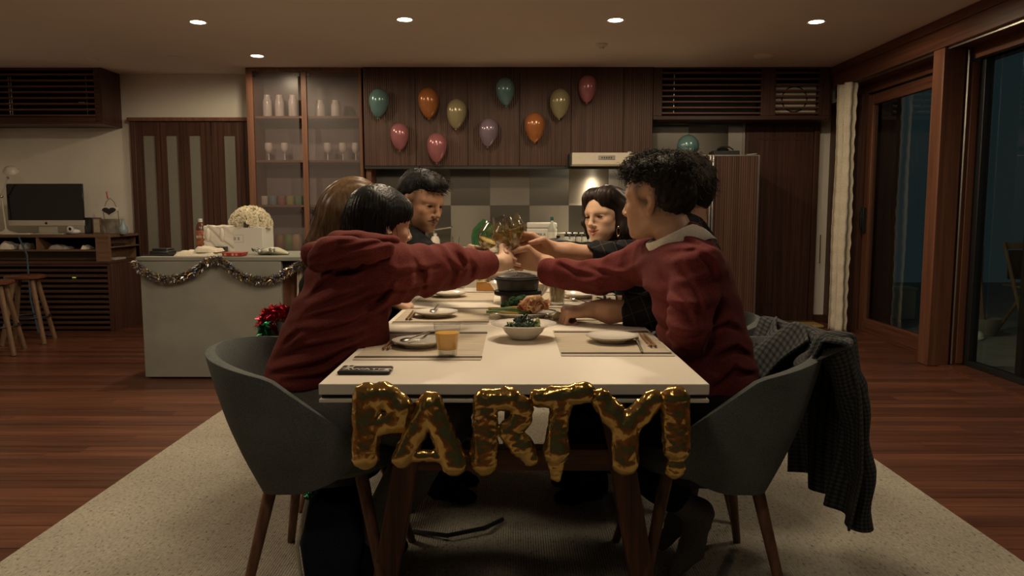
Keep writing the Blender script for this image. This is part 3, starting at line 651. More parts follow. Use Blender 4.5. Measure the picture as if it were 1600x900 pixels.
for i, (cn, px, py, hp, mk, wh) in enumerate(BAL):
    s_ = 7.1 / FPX; p = W(px, py, 7.11); H = hp * s_; r = H * .385
    p[1] = YC - r * .905
    t = thing('balloon', '%s pearly balloon on the striped cabinets, %s' % (cn, wh), 'balloon', (p[0], p[1], p[2] - H / 2), 'balloons on the wall cabinets')
    q = t.location; prof = []
    for k in range(21):
        a = pi * k / 20; z = .5 - .5 * math.cos(a)           # 0..1 from neck up
        rr = math.sin(a) * (.62 + .38 * z) * 1.06
        prof.append((max(0, r * rr) if 0 < k < 20 else (.004 if k == 0 else 0), H * z))
    T = Matrix.Translation((q.x, q.y, q.z)) @ Euler((-.06, rng.uniform(-.08, .08), 0)).to_matrix().to_4x4()
    MB().lathe(prof, (0, 0, 0), 28, T).build('balloon_skin', MAT[mk], t, smooth=80)
    MB().lathe([(.004, .004), (.010, -.006), (.008, -.010), (0, -.008)], (0, 0, 0), 10, T).build('knot', MAT[mk], t, smooth=1)
# ================================================================== ISLAND COUNTER and what lies on it
iy = 4.93; iz = .80; ix0, ix1, ixe = -2.43, -1.50, -1.12
isl = thing('island_counter', 'pale grey concrete island counter hung with silver tinsel', 'counter', (-1.9, 5.3, 0))
B(ix0 + .02, ix1, iy, iy + .70, .012, iz - .028).build('front_block', MAT['concrete'], isl, bevel=.004)
B(ix0, ixe, iy - .006, iy + .72, iz - .027, iz).build('worktop', MAT['concrete'], isl, bevel=.004)
B(ix0 + .05, ix1 - .03, iy + .02, iy + .68, 0, .0125).build('plinth', MAT['black'], isl)
B(ix1, ixe - .02, iy + .04, iy + .66, iz - .075, iz - .028).build('recess_strip', MAT['black'], isl)
B(ix1 + .001, ixe - .03, iy + .16, iy + .66, .0, iz - .076).build('open_cabinet', plain('cabinet_tan_brown', (.20, .085, .045), .6), isl)
B(ix1 + .001, ix1 + .012, iy + .03, iy + .16, .0, iz - .076).build('side_panel', MAT['frame'], isl)
B(ix1 + .135, ixe - .03, iy + .13, iy + .159, .03, iz - .08).build('cabinet_door', plain('orange_leather_front', (.33, .10, .045), .5), isl, bevel=.004)
tw = thing('hanging_towel', 'pale towel hanging at the open end of the island counter', 'towel', (ix1 + .08, iy + .12, .45))
P = [[(ix1 + .055 + s_ * .075 * (.55 + .45 * t) + .03 * (1 - t) * .6, iy + .115 + .008 * math.sin(s_ * 9), .725 - .40 * t) for s_ in np.linspace(0, 1, 9)] for t in np.linspace(0, 1, 8)]
MB().grid(P).build('towel_cloth', MAT['curtain'], tw, smooth=80, solid=.006)

def tinsel(name, label, pts, R, mats, n, parent=None, seed=1, width=.0022):
    """a garland: a twisted core and n thin foil strips standing out from it"""
    r = random.Random(seed); pts = [Vector(p) for p in pts]
    L = [0]
    for a, c in zip(pts, pts[1:]): L.append(L[-1] + (c - a).length)
    def at(s_):
        for i in range(len(pts) - 1):
            if s_ <= L[i + 1]:
                t = (s_ - L[i]) / max(1e-6, L[i + 1] - L[i]); return pts[i].lerp(pts[i + 1], t), (pts[i + 1] - pts[i]).normalized()
        return pts[-1], (pts[-1] - pts[-2]).normalized()
    t = thing(name, label, 'garland', tuple(pts[0]))
    MB().tube(pts, .004, 6).build('garland_core', mats[0], t)
    vs = [MB() for _ in mats]
    for k in range(n):
        p, d = at(r.uniform(0, L[-1])); u = d.orthogonal().normalized(); bb = d.cross(u); a = r.uniform(0, 2 * pi)
        o = (u * math.cos(a) + bb * math.sin(a) + d * r.uniform(-.7, .7)).normalized(); ln = R * r.uniform(.65, 1.1)
        sd = Vector((r.uniform(-1, 1), r.uniform(-1, 1), r.uniform(-1, 1))).cross(o).normalized() * width
        q1 = p + o * ln * .5 + d * r.uniform(-.2, .2) * ln; q2 = p + o * ln + Vector((0, 0, -.12 * ln)) + d * r.uniform(-.3, .3) * ln
        m_ = vs[r.randrange(len(mats))]; m_.add([p - sd, p + sd, q1 + sd, q1 - sd, q2], [(0, 1, 2, 3), (3, 2, 4)])
    for i, m_ in enumerate(vs):
        o = m_.build('foil_strips', mats[i], t); o['kind'] = 'stuff'
    return t
def foil(name, c, rough=.22): return plain(name, c, rough, 1.0, var=.1)
FS = [foil('foil_silver', (.62, .62, .60), .3), foil('foil_gold', (.85, .62, .26), .3), foil('foil_blue', (.30, .36, .58), .3), foil('foil_dark', (.22, .22, .22), .3)]
FR = [foil('foil_red', (.80, .05, .09), .32), foil('foil_red_deep', (.45, .02, .04), .32)]; FG = [foil('foil_green', (.03, .40, .17), .32), foil('foil_green_deep', (.015, .18, .08), .32)]
gp = [(210, 408), (220, 421), (237, 431), (258, 436), (282, 433), (305, 423), (322, 409), (340, 404), (352, 411), (366, 425), (386, 434), (410, 438), (432, 434), (449, 425), (468, 412), (486, 404), (500, 400)]
tinsel('silver_garland', 'silver and gold tinsel garland draped along the island counter front', [W(x, y, iy - .035) for x, y in gp], .036, FS, 4600, seed=3, width=.0032)

def iat(px, py, Y): return W(px, py, Y)
# flower box
fb = thing('flower_box', 'white box topped by a dome of cream roses on the island', 'flowers', (float(pxX(393, 5.35, 380)), 5.35, iz))
q = fb.location; bw = .118; bt_ = pxZ(355, 5.25)
B(q.x - bw, q.x + bw, q.y - bw, q.y + bw, iz, bt_).build('box', MAT['white'], fb, bevel=.003)
MAT['inkgrey'] = plain('pale_grey_ink', (.35, .33, .30), .8, var=0)
fr_ = MB(); a0, a1, z0, z1 = q.x - bw + .02, q.x - bw + .105, pxZ(379, 5.23), pxZ(367, 5.23); yq = q.y - bw - .0004
for bx in ((a0, a1, z0, z0 + .002), (a0, a1, z1 - .002, z1), (a0, a0 + .002, z0, z1), (a1 - .002, a1, z0, z1)): fr_.box(bx[0], bx[1], yq - .0006, yq, bx[2], bx[3])
for k in range(2): fr_.box(a0 + .02 + .024 * k, a0 + .034 + .024 * k, yq - .0006, yq, z0 + .015, z1 - .015)
fr_.build('box_emblem', MAT['inkgrey'], fb)
MAT['rose'] = plain('cream_petals', (.88, .82, .66), .7, var=.08)
ctr = Vector((q.x, q.y, bt_ - .01)); petals = MB(); r_ = random.Random(5); cnt = 0
while cnt < 260:
    a = r_.uniform(0, 2 * pi); el = math.asin(r_.uniform(-.05, 1)); d = Vector((math.cos(a) * math.cos(el), math.sin(a) * math.cos(el), math.sin(el)))
    if d.y < -.75 and abs(d.x - .0) < .16 and d.z < .28: continue
    c = ctr + Vector((d.x * .135, d.y * .125, d.z * .125 + .02)); u = d.orthogonal().normalized(); bb = d.cross(u)
    for ring, (n_, rr, lift) in enumerate(((5, .016, .001), (4, .010, .006), (3, .005, .010))):
        for k in range(n_):
            a2 = 2 * pi * k / n_ + ring * .6 + r_.uniform(-.2, .2); e = u * math.cos(a2) + bb * math.sin(a2); s2 = d.cross(e)
            p0 = c + e * rr * .25 + d * lift * .4; p1 = c + e * rr + s2 * rr * .75 + d * lift; p2 = c + e * rr * 1.2 + d * (lift + .008); p3 = c + e * rr - s2 * rr * .75 + d * lift
            petals.add([p0, p1, p2, p3], [(0, 1, 2, 3)])
    cnt += 1
o = petals.build('rose_petals', MAT['rose'], fb, smooth=80); o['kind'] = 'stuff'
MB().ball((ctr.x, ctr.y, ctr.z + .01), (.122, .112, .118), 18, 12).build('rose_core', MAT['rose'], fb, smooth=1)
B(q.x - .008, q.x + .022, q.y - .128, q.y - .11, bt_ + .0, bt_ + .032).build('ribbon_gap', plain('dark_brown_ribbon', (.06, .035, .02), .6), fb, bevel=.004)
# white plastic carrier bag
bg_ = thing('paper_bag', 'crumpled white carrier bag between bottle and flower box', 'bag', (float(pxX(341, 5.3, 380)), 5.3, iz))
q = bg_.location; P = []; r_ = random.Random(9)
bx0, bx1, bz1 = pxX(319, 5.22, 375), pxX(363, 5.22, 375), pxZ(353, 5.22)
def bagpt(u_, t):
    # u_ 0..1 round the rectangle, t height
    per = [(bx0, 5.22), (bx1, 5.22), (bx1 + .03, 5.36), (bx0 + .03, 5.36)]; k = int(u_ * 4) % 4; f_ = u_ * 4 - int(u_ * 4); a, c = per[k], per[(k + 1) % 4]
    x = a[0] + (c[0] - a[0]) * f_; y = a[1] + (c[1] - a[1]) * f_; wv_ = .007 * math.sin(u_ * 40 + t * 7) * math.sin(t * 9 + u_ * 13) + .004 * math.sin(u_ * 90 + t * 25)
    return (x + wv_, y + wv_, iz + (bz1 - iz) * t + (.006 * math.sin(u_ * 30) if t > .95 else 0))
MAT['bagw'] = plain('white_bag_paper', (.78, .74, .66), .5, var=.03)
MB().grid([[bagpt(u_, t) for u_ in np.linspace(0, .9999, 65)] for t in np.linspace(0, 1, 20)]).build('bag_sides', MAT['bagw'], bg_, smooth=60, solid=.002)
MB().grid([[(bx0 + (bx1 - bx0) * u_ + .03 * v_ , 5.22 + .14 * v_, bz1 - .015 + .012 * math.sin(u_ * 11) * math.sin(v_ * 5)) for u_ in np.linspace(0, 1, 14)] for v_ in np.linspace(0, 1, 6)]).build('bag_top_fold', MAT['bagw'], bg_, smooth=60)
for px in (325, 347): 
    h_ = W(px, 367, 5.21); MB().ball((h_[0], 5.212, h_[2]), (.016, .014, .045), 12, 10).build('handle_fold', MAT['bagw'], bg_, smooth=1)
B(pxX(335, 5.2, 390), pxX(355.5, 5.2, 390), 5.16, 5.21, iz + .001, pxZ(385.5, 5.18)).build('black_box', MAT['black'], None, bevel=.002); tag(D_.objects['black_box'], 'small black box before the white carrier bag', 'box')
# soft drink bottle
bl = lathe_thing('drink_bottle', 'brown drink bottle with orange label and white cap', 'bottle', [(0, 0), (.031, 0), (.033, .01), (.033, .17), (.024, .20), (.012, .215), (.012, .222), (0, .222)], (pxX(314, 5.4, 375), 5.4, iz), plain('cola_brown', (.10, .035, .02), .15, coat=.5),
            parts=[('bottle_label', [(.0335, .05), (.034, .052), (.034, .155), (.0335, .157)], plain('orange_label', (.45, .15, .07), .5, var=.5, scale=60)), ('cap', [(.0145, .215), (.0145, .238), (0, .239)], MAT['white'])])
q = bl.location; lpm = MB()
for k in (-1, 0, 1): lpm.box(q.x + k * .013 - .0045, q.x + k * .013 + .0045, q.y - .0352, q.y - .030, iz + .105, iz + .122)
lpm.build('label_print', MAT['white'], bl)['kind'] = 'stuff'
# cloth, wallet, pens, snack tray, bouquet
cl = thing('folded_cloth', 'folded cream cloth lying at the island front edge', 'cloth', (float(pxX(312, 5.05, 395)), 5.05, iz)); q = cl.location
def pad(mb, x0, x1, y0, y1, z0, z1, seed, n=14, amp=.006):
    r2 = random.Random(seed); ph = [r2.uniform(0, 6) for _ in range(4)]
    P = [[((x0 + (x1 - x0) * u_), (y0 + (y1 - y0) * v_), z0 + (z1 - z0) * (min(1, 6 * min(u_, 1 - u_, v_, 1 - v_)) ** .5) * (.8 + .2 * math.sin(u_ * 7 + ph[0])) + amp * math.sin(u_ * 13 + ph[1]) * math.sin(v_ * 11 + ph[2]) * min(1, 8 * min(u_, 1 - u_, v_, 1 - v_))) for u_ in np.linspace(0, 1, n)] for v_ in np.linspace(0, 1, n)]
    return mb.grid(P)
pad(MB(), q.x - .14, q.x + .13, q.y - .08, q.y + .12, iz + .001, iz + .034, 1).build('cloth_layer', MAT['curtain'], cl, smooth=80)
pad(MB(), q.x - .02, q.x + .13, q.y - .06, q.y + .10, iz + .025, iz + .062, 2).build('cloth_fold', MAT['curtain'], cl, smooth=80)
wl = thing('leather_pouch', 'flat black leather pouch on the left of the island', 'pouch', (float(pxX(254, 5.15, 392)), 5.15, iz)); q = wl.location
MB().box(q.x - .062, q.x + .066, q.y - .07, q.y + .07, iz + .001, iz + .03, ).build('pouch_body', MAT['black'], wl, bevel=.012, segs=3)
MB().box(q.x - .05, q.x + .055, q.y - .05, q.y + .06, iz + .031, iz + .045).build('pouch_flap', MAT['black'], wl, bevel=.007, segs=3)
for i, (px, L_, an) in enumerate(((240, .07, .1), (262, .06, -.1))):
    x = pxX(px, 5.0, 401); t = thing('pen', 'small dark pen lying on the island edge, ' + ('left' if i == 0 else 'right') + ' of two', 'pen', (x, 5.0, iz))
    MB().cyl((x - L_, 5.0, iz + .006), (x + L_, 5.0 + an * .1, iz + .006), .005, n=8).build('pen_barrel', MAT['gap'], t); MB().cyl((x + L_, 5.0 + an * .1, iz + .006), (x + L_ + .015, 5.0 + an * .1, iz + .006), .005, .001, 8).build('pen_tip', MAT['chrome'], t)
sn = thing('snack_tray', 'small red and tan snack tray at the island edge', 'tray', (float(pxX(367, 5.0, 400)), 5.0, iz)); q = sn.location
MB().prism([(q.x - .062, iz + .001), (q.x + .058, iz + .001), (q.x + .07, iz + .026), (q.x - .068, iz + .026)], 4.95, 5.06).build('tray_body', plain('tray_red', (.42, .05, .04), .4, var=.2, scale=40), sn, bevel=.003)
for k in range(5): B(q.x - .05 + k * .024, q.x - .038 + k * .024, 4.9488, 4.9498, iz + .006, iz + .02).build('tray_stripe', plain('tray_tan_%d' % k, [(.55, .38, .2), (.3, .03, .03), (.6, .42, .24)][k % 3], .5), sn)
bq = thing('wrapped_bouquet', 'leafy bouquet wrapped in pale paper, lying beside the flower box', 'bouquet', (float(pxX(415, 5.1, 394)), 5.1, iz)); q = bq.location
P = []
for t in np.linspace(0, 1, 12):
    rr = .006 + .026 * math.sin(t * pi * .9 + .25); P.append([(q.x - .06 + t * .20, q.y + .05 + rr * 2.0 * math.cos(a), iz + .001 + rr * .8 + rr * .78 * math.sin(a) * (1 + .22 * math.sin(a * 5 + t * 9))) for a in np.linspace(0, 2 * pi, 17)])
MB().grid(P).build('wrapping', plain('pale_wrap', (.55, .54, .42), .6, var=.1), bq, smooth=60)
lf = MB(); r_ = random.Random(3)
for cx_ in (-.055, .03):
    for k in range(34):
        a = r_.uniform(0, 2 * pi); p = Vector((q.x + cx_ + r_.uniform(-.02, .02), q.y - .0 + r_.uniform(-.02, .02), iz + .012 + r_.uniform(0, .025))); d = Vector((math.cos(a), math.sin(a) * .6, r_.uniform(-.1, .6))).normalized() * .035; s2 = d.cross(Vector((0, 0, 1))).normalized() * .007
        lf.add([p, p + d * .5 + s2, p + d, p + d * .5 - s2], [(0, 1, 2, 3)])
lf.build('leaves', plain('bouquet_green', (.05, .11, .06), .5, var=.3), bq)['kind'] = 'stuff'
MB().ball((q.x - .035, q.y - .02, iz + .028), .010).ball((q.x + .02, q.y - .02, iz + .030), .009).ball((q.x + .05, q.y - .015, iz + .026), .008).build('white_buds', MAT['white'], bq, smooth=1)

# ================================================================== DESK CORNER on the left
dyf = 6.93; dk = thing('computer_desk', 'brown wooden computer desk with shelves and louvered base', 'desk', (-4.3, 7.1, 0))
dxr = -3.66; dz = pxZ(367, dyf); dzb = pxZ(409, dyf)
B(-5.085, dxr, dyf, YB - .002, dz - .025, dz).build('desk_top', MAT['deskw'], dk, bevel=.003)
B(-5.085, dxr, dyf - .01, YB - .002, dzb - .02, dzb + .004).build('lower_board', MAT['mahog_x'], dk, bevel=.003)
zmid = pxZ(391, dyf); xdiv = dxr - .12
B(-5.085, xdiv, dyf + .005, YB - .004, zmid - .01, zmid + .005).build('shelf', MAT['deskw'], dk)
B(-5.085, xdiv - .01, dyf + .20, dyf + .215, dzb + .004, zmid - .01).build('drawer_front', MAT['deskw'], dk)
zr2 = pxZ(386.5, dyf); B(xdiv + .02, dxr, dyf + .04, YB - .06, zr2 - .008, zr2 + .004).build('side_shelf', MAT['deskw'], dk)
for x0_, x1_, y0_, y1_, z0_ in ((xdiv, xdiv + .02, dyf + .002, YB - .03, dzb + .004), (pxX(56, dyf, 380), pxX(56, dyf, 380) + .02, dyf + .002, YB - .03, zmid + .005), (xdiv + .02, dxr, dyf + .002, dyf + .04, dzb + .004), (xdiv + .02, dxr, YB - .06, YB - .03, dzb + .004)): B(x0_, x1_, y0_, y1_, z0_, dz - .025).build('upright', MAT['deskw'], dk)
B(-5.085, dxr, YB - .03, YB - .004, dzb, dz - .025).build('back_board', MAT['gap'], dk)
bx_ = dxr + .02
zs_ = np.linspace(.03, dzb - .03, 13)
for z in zs_: B(-5.08, bx_ - .04, dyf + .0, dyf + .05, z - .014, z + .010).build('slat', MAT['mahog_x'], dk, bevel=.002, segs=1)
B(-5.08, bx_ - .04, dyf + .14, dyf + .15, .01, dzb - .02).build('dark_backing', MAT['gap'], dk)
B(bx_ - .045, bx_, dyf, dyf + .05, .0, dzb - .02).build('base_frame', MAT['mahog'], dk, bevel=.002)
for i in range(6):
    y0 = dyf + .05 + i * (YB - .1 - dyf - .05) / 6; B(bx_ - .02, bx_, y0 + .002, y0 + (YB - .1 - dyf - .05) / 6 - .002, .0, dzb - .02).build('side_slat', MAT['mahog'], dk)
B(pxX(110, dyf + .1, 434), pxX(115, dyf + .1, 434), dyf + .13, dyf + .139, pxZ(435, dyf + .1), pxZ(432.5, dyf + .1)).build('indicator_lamp', emit('indicator_green', (.5, .7, .1), .5), dk)
# monitor
mx0, mx1, my = pxX(11, 7.2, 320), pxX(130, 7.2, 320), 7.2; mz0, mzc, mz1 = pxZ(353, my), pxZ(344, my), pxZ(287, my)
mo = thing('desktop_computer', 'large black all-in-one computer with silver chin on the desk', 'computer', ((mx0 + mx1) / 2, my, dz))
B(mx0, mx1, my, my + .02, mzc, mz1).build('screen', plain('screen_black', (.004, .006, .008), .15, var=0), mo, bevel=.003)
MAT['alu'] = plain('aluminium', (.58, .55, .50), .4, .6, var=.02)
B(mx0, mx1, my, my + .02, mz0, mzc - .0005).build('chin', MAT['alu'], mo, bevel=.003)
xm = (mx0 + mx1) / 2
MB().prism([(xm - .09, dz + .006), (xm + .09, dz + .006), (xm + .085, mz0 + .03), (xm - .085, mz0 + .03)], my + .021, my + .028).box(xm - .09, xm + .09, my - .05, my + .1, dz + .0005, dz + .006).build('stand', MAT['alu'], mo, bevel=.002)
zc = (mz0 + mzc) / 2
ap = MB(); outl = []
for k in range(28):
    a = 2 * pi * k / 28; rr = .0125 * (1 + .06 * math.cos(2 * a) - .08 * math.exp(-((a - pi / 2) / .35) ** 2) - .05 * math.exp(-((a - 3 * pi / 2) / .3) ** 2)); x, z = rr * math.cos(a), rr * math.sin(a) * 1.0
    dxx, dzz = x - .0155, z - .001
    if math.hypot(dxx, dzz) < .0065: sc_ = .0065 / math.hypot(dxx, dzz); x, z = .0155 + dxx * sc_, .001 + dzz * sc_
    outl.append((xm + x, zc - .002 + z))
ap.prism(outl, my - .0006, my + .0005); ap.prism([(xm + .0, zc + .0115), (xm + .002, zc + .0165), (xm + .006, zc + .0185), (xm + .0045, zc + .0135)], my - .0006, my + .0005); ap.build('emblem', MAT['gap'], mo)
kb = B(pxX(53, 7.02, 366), pxX(103, 7.02, 366), 6.97, 7.09, dz + .0005, dz + .012).build('keyboard', MAT['alu'], None, bevel=.003); tag(kb, 'slim pale keyboard before the computer', 'keyboard')
wi = thing('small_camera', 'small white round-eyed gadget on the desk beside the computer', 'gadget', (float(pxX(115, 7.05, 360)), 7.05, dz)); q = wi.location
MB().ball((q.x, 7.05, dz + .025), (.06, .045, .026), 18, 10).build('gadget_body', MAT['white'], wi, smooth=1)
MB().lathe([(.014, 0), (.026, 0), (.028, .02), (.016, .022), (.014, .0)], (0, 0, 0), 18, Matrix.Translation((q.x, 7.01, dz + .05)) @ Euler((pi / 2, 0, 0)).to_matrix().to_4x4()).build('eye_ring', MAT['white'], wi, smooth=1)
MB().cyl((q.x, 7.005, dz + .05), (q.x, 6.995, dz + .05), .015).build('eye_lens', MAT['gap'], wi)
# desk lamp
lm = thing('desk_lamp', 'white jointed desk lamp at the left end of the desk', 'lamp', (float(pxX(6, 7.15, 360)), 7.15, dz)); q = lm.location
MAT['lampw'] = plain('lamp_white', (.60, .56, .50), .35, var=0)
MB().lathe([(0, 0), (.085, 0), (.085, .01), (.03, .03), (.012, .045), (0, .045)], (q.x + .02, 7.15, dz), 24).build('lamp_base', MAT['lampw'], lm, smooth=1)
e1 = W(2, 307, 7.15); e2 = W(12, 278, 7.12); hd_ = W(17, 268, 7.1)
MB().cyl((q.x + .02, 7.15, dz + .04), tuple(e1), .007, n=8).build('lower_arm', MAT['lampw'], lm); MB().cyl(tuple(e1), tuple(e2), .007, n=8).build('upper_arm', MAT['lampw'], lm)
MB().ball(tuple(e1), .016).ball(tuple(e2), .013).build('joint', MAT['steelbar'], lm, smooth=1)
MB().lathe([(.062, 0), (.064, .004), (.05, .03), (.024, .048), (0, .05)], (0, 0, 0), 22, Matrix.Translation(tuple(hd_)) @ Euler((.6, .35, 0)).to_matrix().to_4x4()).build('lamp_shade', MAT['lampw'], lm, smooth=1)
# picture stands, wire heart, vase, clutter
def framed(label, px0, px1, py0, py1, y, mat, inner):
    x0, x1, z1 = pxX(px0, y, 340), pxX(px1, y, 340), pxZ(py0, y); t = thing('photo_frame', label, 'frame', ((x0 + x1) / 2, y, dz))
    B(x0, x1, y, y + .02, dz, z1).build('frame_body', mat, t, bevel=.002); B(x0 + .012, x1 - .012, y - .001, y, dz + .014, z1 - .014).build('picture', inner, t)
framed('small dark photo frame right of the computer', 131, 143, 340, 365, 7.25, MAT['black'], plain('photo_dark', (.03, .035, .035), .3, var=.5, scale=30))
framed('small cream photo frame beside the dark one', 144, 157, 340, 365, 7.22, MAT['deskw'], plain('photo_cream', (.38, .34, .26), .4, var=.15, scale=40))
framed('square grey picture standing behind the heart ornament', 156, 186, 342, 366, 7.32, MAT['concrete'], plain('photo_grey', (.26, .23, .20), .5, var=.3, scale=20))
ho = thing('heart_board', 'dark heart-shaped board with white rim on a wire stand', 'ornament', (float(pxX(171, 7.2, 330)), 7.2, dz)); q = ho.location
hz = pxZ(330, 7.2)
def heart(s_): return [(q.x + s_ * (16 * math.sin(a) ** 3) / 17, hz + s_ * .62 * (13 * math.cos(a) - 5 * math.cos(2 * a) - 2 * math.cos(3 * a) - math.cos(4 * a)) / 17 + .004) for a in np.linspace(0, 2 * pi, 33)[:-1]]
MB().prism(heart(.088), 7.195, 7.21).build('heart_rim', MAT['white'], ho, bevel=.003); MB().prism(heart(.068), 7.190, 7.1948).build('heart_face', MAT['black'], ho)
for s_ in (-1, 1): MB().tube([(q.x + s_ * .06, 7.25, dz + .003), (q.x + s_ * .07, 7.22, hz), (q.x + s_ * .035, 7.22, hz + .09), (q.x, 7.22, hz + .12)], .003, 6).build('stand_wire', MAT['deskw'], ho)
MB().cyl((q.x - .02, 7.22, hz + .115), (q.x - .03, 7.22, hz + .185), .008, .005, 8).build('red_tip', plain('red_tip', (.45, .05, .05), .5), ho)
lathe_thing('blue_vase', 'small pale blue teardrop vase at the right end of the desk', 'vase', [(0, 0), (.028, 0), (.042, .025), (.038, .06), (.018, .09), (.011, .12), (.014, .14), (.011, .14), (0, .10)], (pxX(192, 7.15, 350), 7.15, dz), plain('pale_blue_glaze', (.26, .34, .38), .2))
cb = B(pxX(18, 7.0, 362), pxX(45, 7.0, 362), 6.99, 7.07, dz + .0005, dz + .012).build('white_papers', MAT['white'], None, bevel=.002); tag(cb, 'small white papers lying left on the desk', 'papers')
for i, (px, w_, h_, mk, nm, lb) in enumerate(((12, .10, .07, 'bagw', 'plastic_bag', 'crumpled white plastic bag in the left desk shelf'), (38, .05, .06, 'inkgrey', 'grey_pouch', 'grey pouch in the left desk shelf'), (92, .13, .04, 'inkgrey', 'clear_bag', 'grey crumpled bag in the middle desk shelf'), (133, .04, .035, 'cream', 'small_box', 'cream little box in the middle desk shelf'))):
    x = pxX(px, 7.0, 385); o = pad(MB(), x - w_ / 2 * 1.2, x + w_ / 2 * 1.2, 6.96, 7.12, zmid + .006, zmid + .006 + h_, i + 20).build(nm, MAT[mk], None, smooth=60); tag(o, lb, 'clutter')
for i, (px, zz_, lb) in enumerate(((176, zr2 + .004, 'dark small object in the upper right desk cubby'), (178, dzb + .004, 'grey folded papers in the lower right desk cubby'))):
    x = dxr - .05; o = B(x - .045, x + .04, 7.05, 7.25, zz_ + .001, zz_ + .02).build('desk_papers', MAT['inkgrey' if i else 'black'], None, bevel=.003); tag(o, lb, 'papers')
# stools
def stool(label, cx, cy, h, rot):
    t = thing('wooden_stool', label, 'stool', (cx, cy, 0), 'wooden stools by the desk')
    MB().lathe([(0, h - .032), (.135, h - .032), (.15, h - .025), (.152, h - .008), (.14, h), (0, h - .002)], (cx, cy, 0), 28).build('seat', MAT['stoolseat'], t, smooth=1)
    ring = []
    for k in range(4):
        a = rot + k * pi / 2; c_, s_ = math.cos(a), math.sin(a)
        MB().tube([(cx + .09 * c_, cy + .09 * s_, h - .03), (cx + .215 * c_, cy + .215 * s_, .001)], [.021, .019], 10).build('leg', MAT['stoolw'], t, smooth=1)
    MB().tube([(cx + .168 * math.cos(a), cy + .168 * math.sin(a), .215) for a in np.linspace(0, 2 * pi, 33)[:-1]], .007, 8, closed=True).build('foot_ring', MAT['black'], t, smooth=1)
stool('wooden stool with round red-brown seat, nearer the desk', -4.05, 6.33, .565, -.5)
stool('wooden stool with round red-brown seat, nearer the camera and cut by the frame', -3.98, 5.82, .565, -.45)
o = MB().tube([(-4.45, 6.9, .86), (-4.36, 6.86, .7), (-4.34, 6.84, .3), (-4.2, 6.7, .02), (-4.0, 6.6, .008)], .008, 8).build('blue_cable', plain('cable_blue', (.03, .06, .11), .5), None, smooth=1); tag(o, 'dark blue cable hanging from the desk beside the stools', 'cable')

# ================================================================== OUTSIDE ON THE TERRACE
MAT['garden'] = wood('teak_chair', (.18, .12, .075), (.30, .21, .14), 'Z', .6, 30)
gcx, gcy = 4.75, 6.95
gc_ = thing('garden_chair', 'wooden folding chair standing outside on the terrace', 'chair', (gcx, gcy, -.03))
for s_ in (-1, 1):
    MB().tube([(gcx + s_ * .2, gcy - .2, -.03), (gcx + s_ * .2, gcy + .2, .80)], .016, 8).build('back_leg', MAT['garden'], gc_); MB().tube([(gcx + s_ * .18, gcy + .25, -.03), (gcx + s_ * .18, gcy - .15, .42)], .016, 8).build('front_leg', MAT['garden'], gc_)
for k in range(6): B(gcx - .19, gcx + .19, gcy - .18 + .065 * k, gcy - .125 + .065 * k, .40, .415).build('seat_slat', MAT['garden'], gc_)
MB().box(gcx - .2, gcx + .2, gcy + .19, gcy + .215, .74, .80).build('back_rail', MAT['garden'], gc_); B(gcx - .17, gcx + .17, gcy + .16, gcy + .17, .46, .73).build('back_panel', plain('dark_canvas', (.03, .035, .035), .8), gc_)
MAT['slipw'] = plain('slipper_cream', (.82, .78, .66), .8)
for i, (px, py, rz) in enumerate(((1512, 522, .3), (1527, 530, .9))):
    p = WZ(px, py, -.03); p = np.array([p[0] , p[1], -.03]); t = thing('slipper', 'cream slipper lying outside on the terrace, ' + ('rear' if i == 0 else 'front') + ' one of the pair', 'slipper', tuple(p))
    M = Matrix.Translation(tuple(p)) @ Euler((0, 0, rz)).to_matrix().to_4x4()
    MB().lathe([(0, 0), (.05, 0), (.052, .012), (.05, .016), (0, .016)], (0, 0, 0), 18, M @ Matrix.Diagonal((2.6, 1, 1, 1))).build('sole', MAT['slipw'], t, smooth=1)
    MB().ball((.05, 0, .02), (.07, .048, .045), 14, 8, M).build('upper', MAT['slipw'], t, smooth=1)
p = WZ(1402, 503, -.03); bk = thing('storage_box', 'tall pale box standing in for a reflection, outside behind the sliding door', 'box', (p[0] + .12, p[1] + .3, -.03)); q = bk.location  # pale box added in place of a reflection in the door glass
B(q.x - .16, q.x + .16, q.y - .1, q.y + .1, -.03, .27).build('box_body', MAT['cream'], bk, bevel=.004); B(q.x - .17, q.x + .17, q.y - .11, q.y + .11, .27, .30).build('box_lid', MAT['cream'], bk, bevel=.004)
sk = thing('plant_pot', 'grey tapered pot with a stick outside by the folding chair', 'pot', (4.25, 6.9, -.03))
MB().lathe([(0, 0), (.10, 0), (.15, .16), (.14, .16), (0, .14)], (4.25, 6.9, -.03), 18).build('pot', MAT['concrete'], sk, smooth=1); MB().tube([(4.25, 6.9, .1), (4.2, 6.92, .5), (4.22, 6.92, .78)], [.018, .03, .012], 8).build('stick', MAT['garden'], sk, smooth=1)
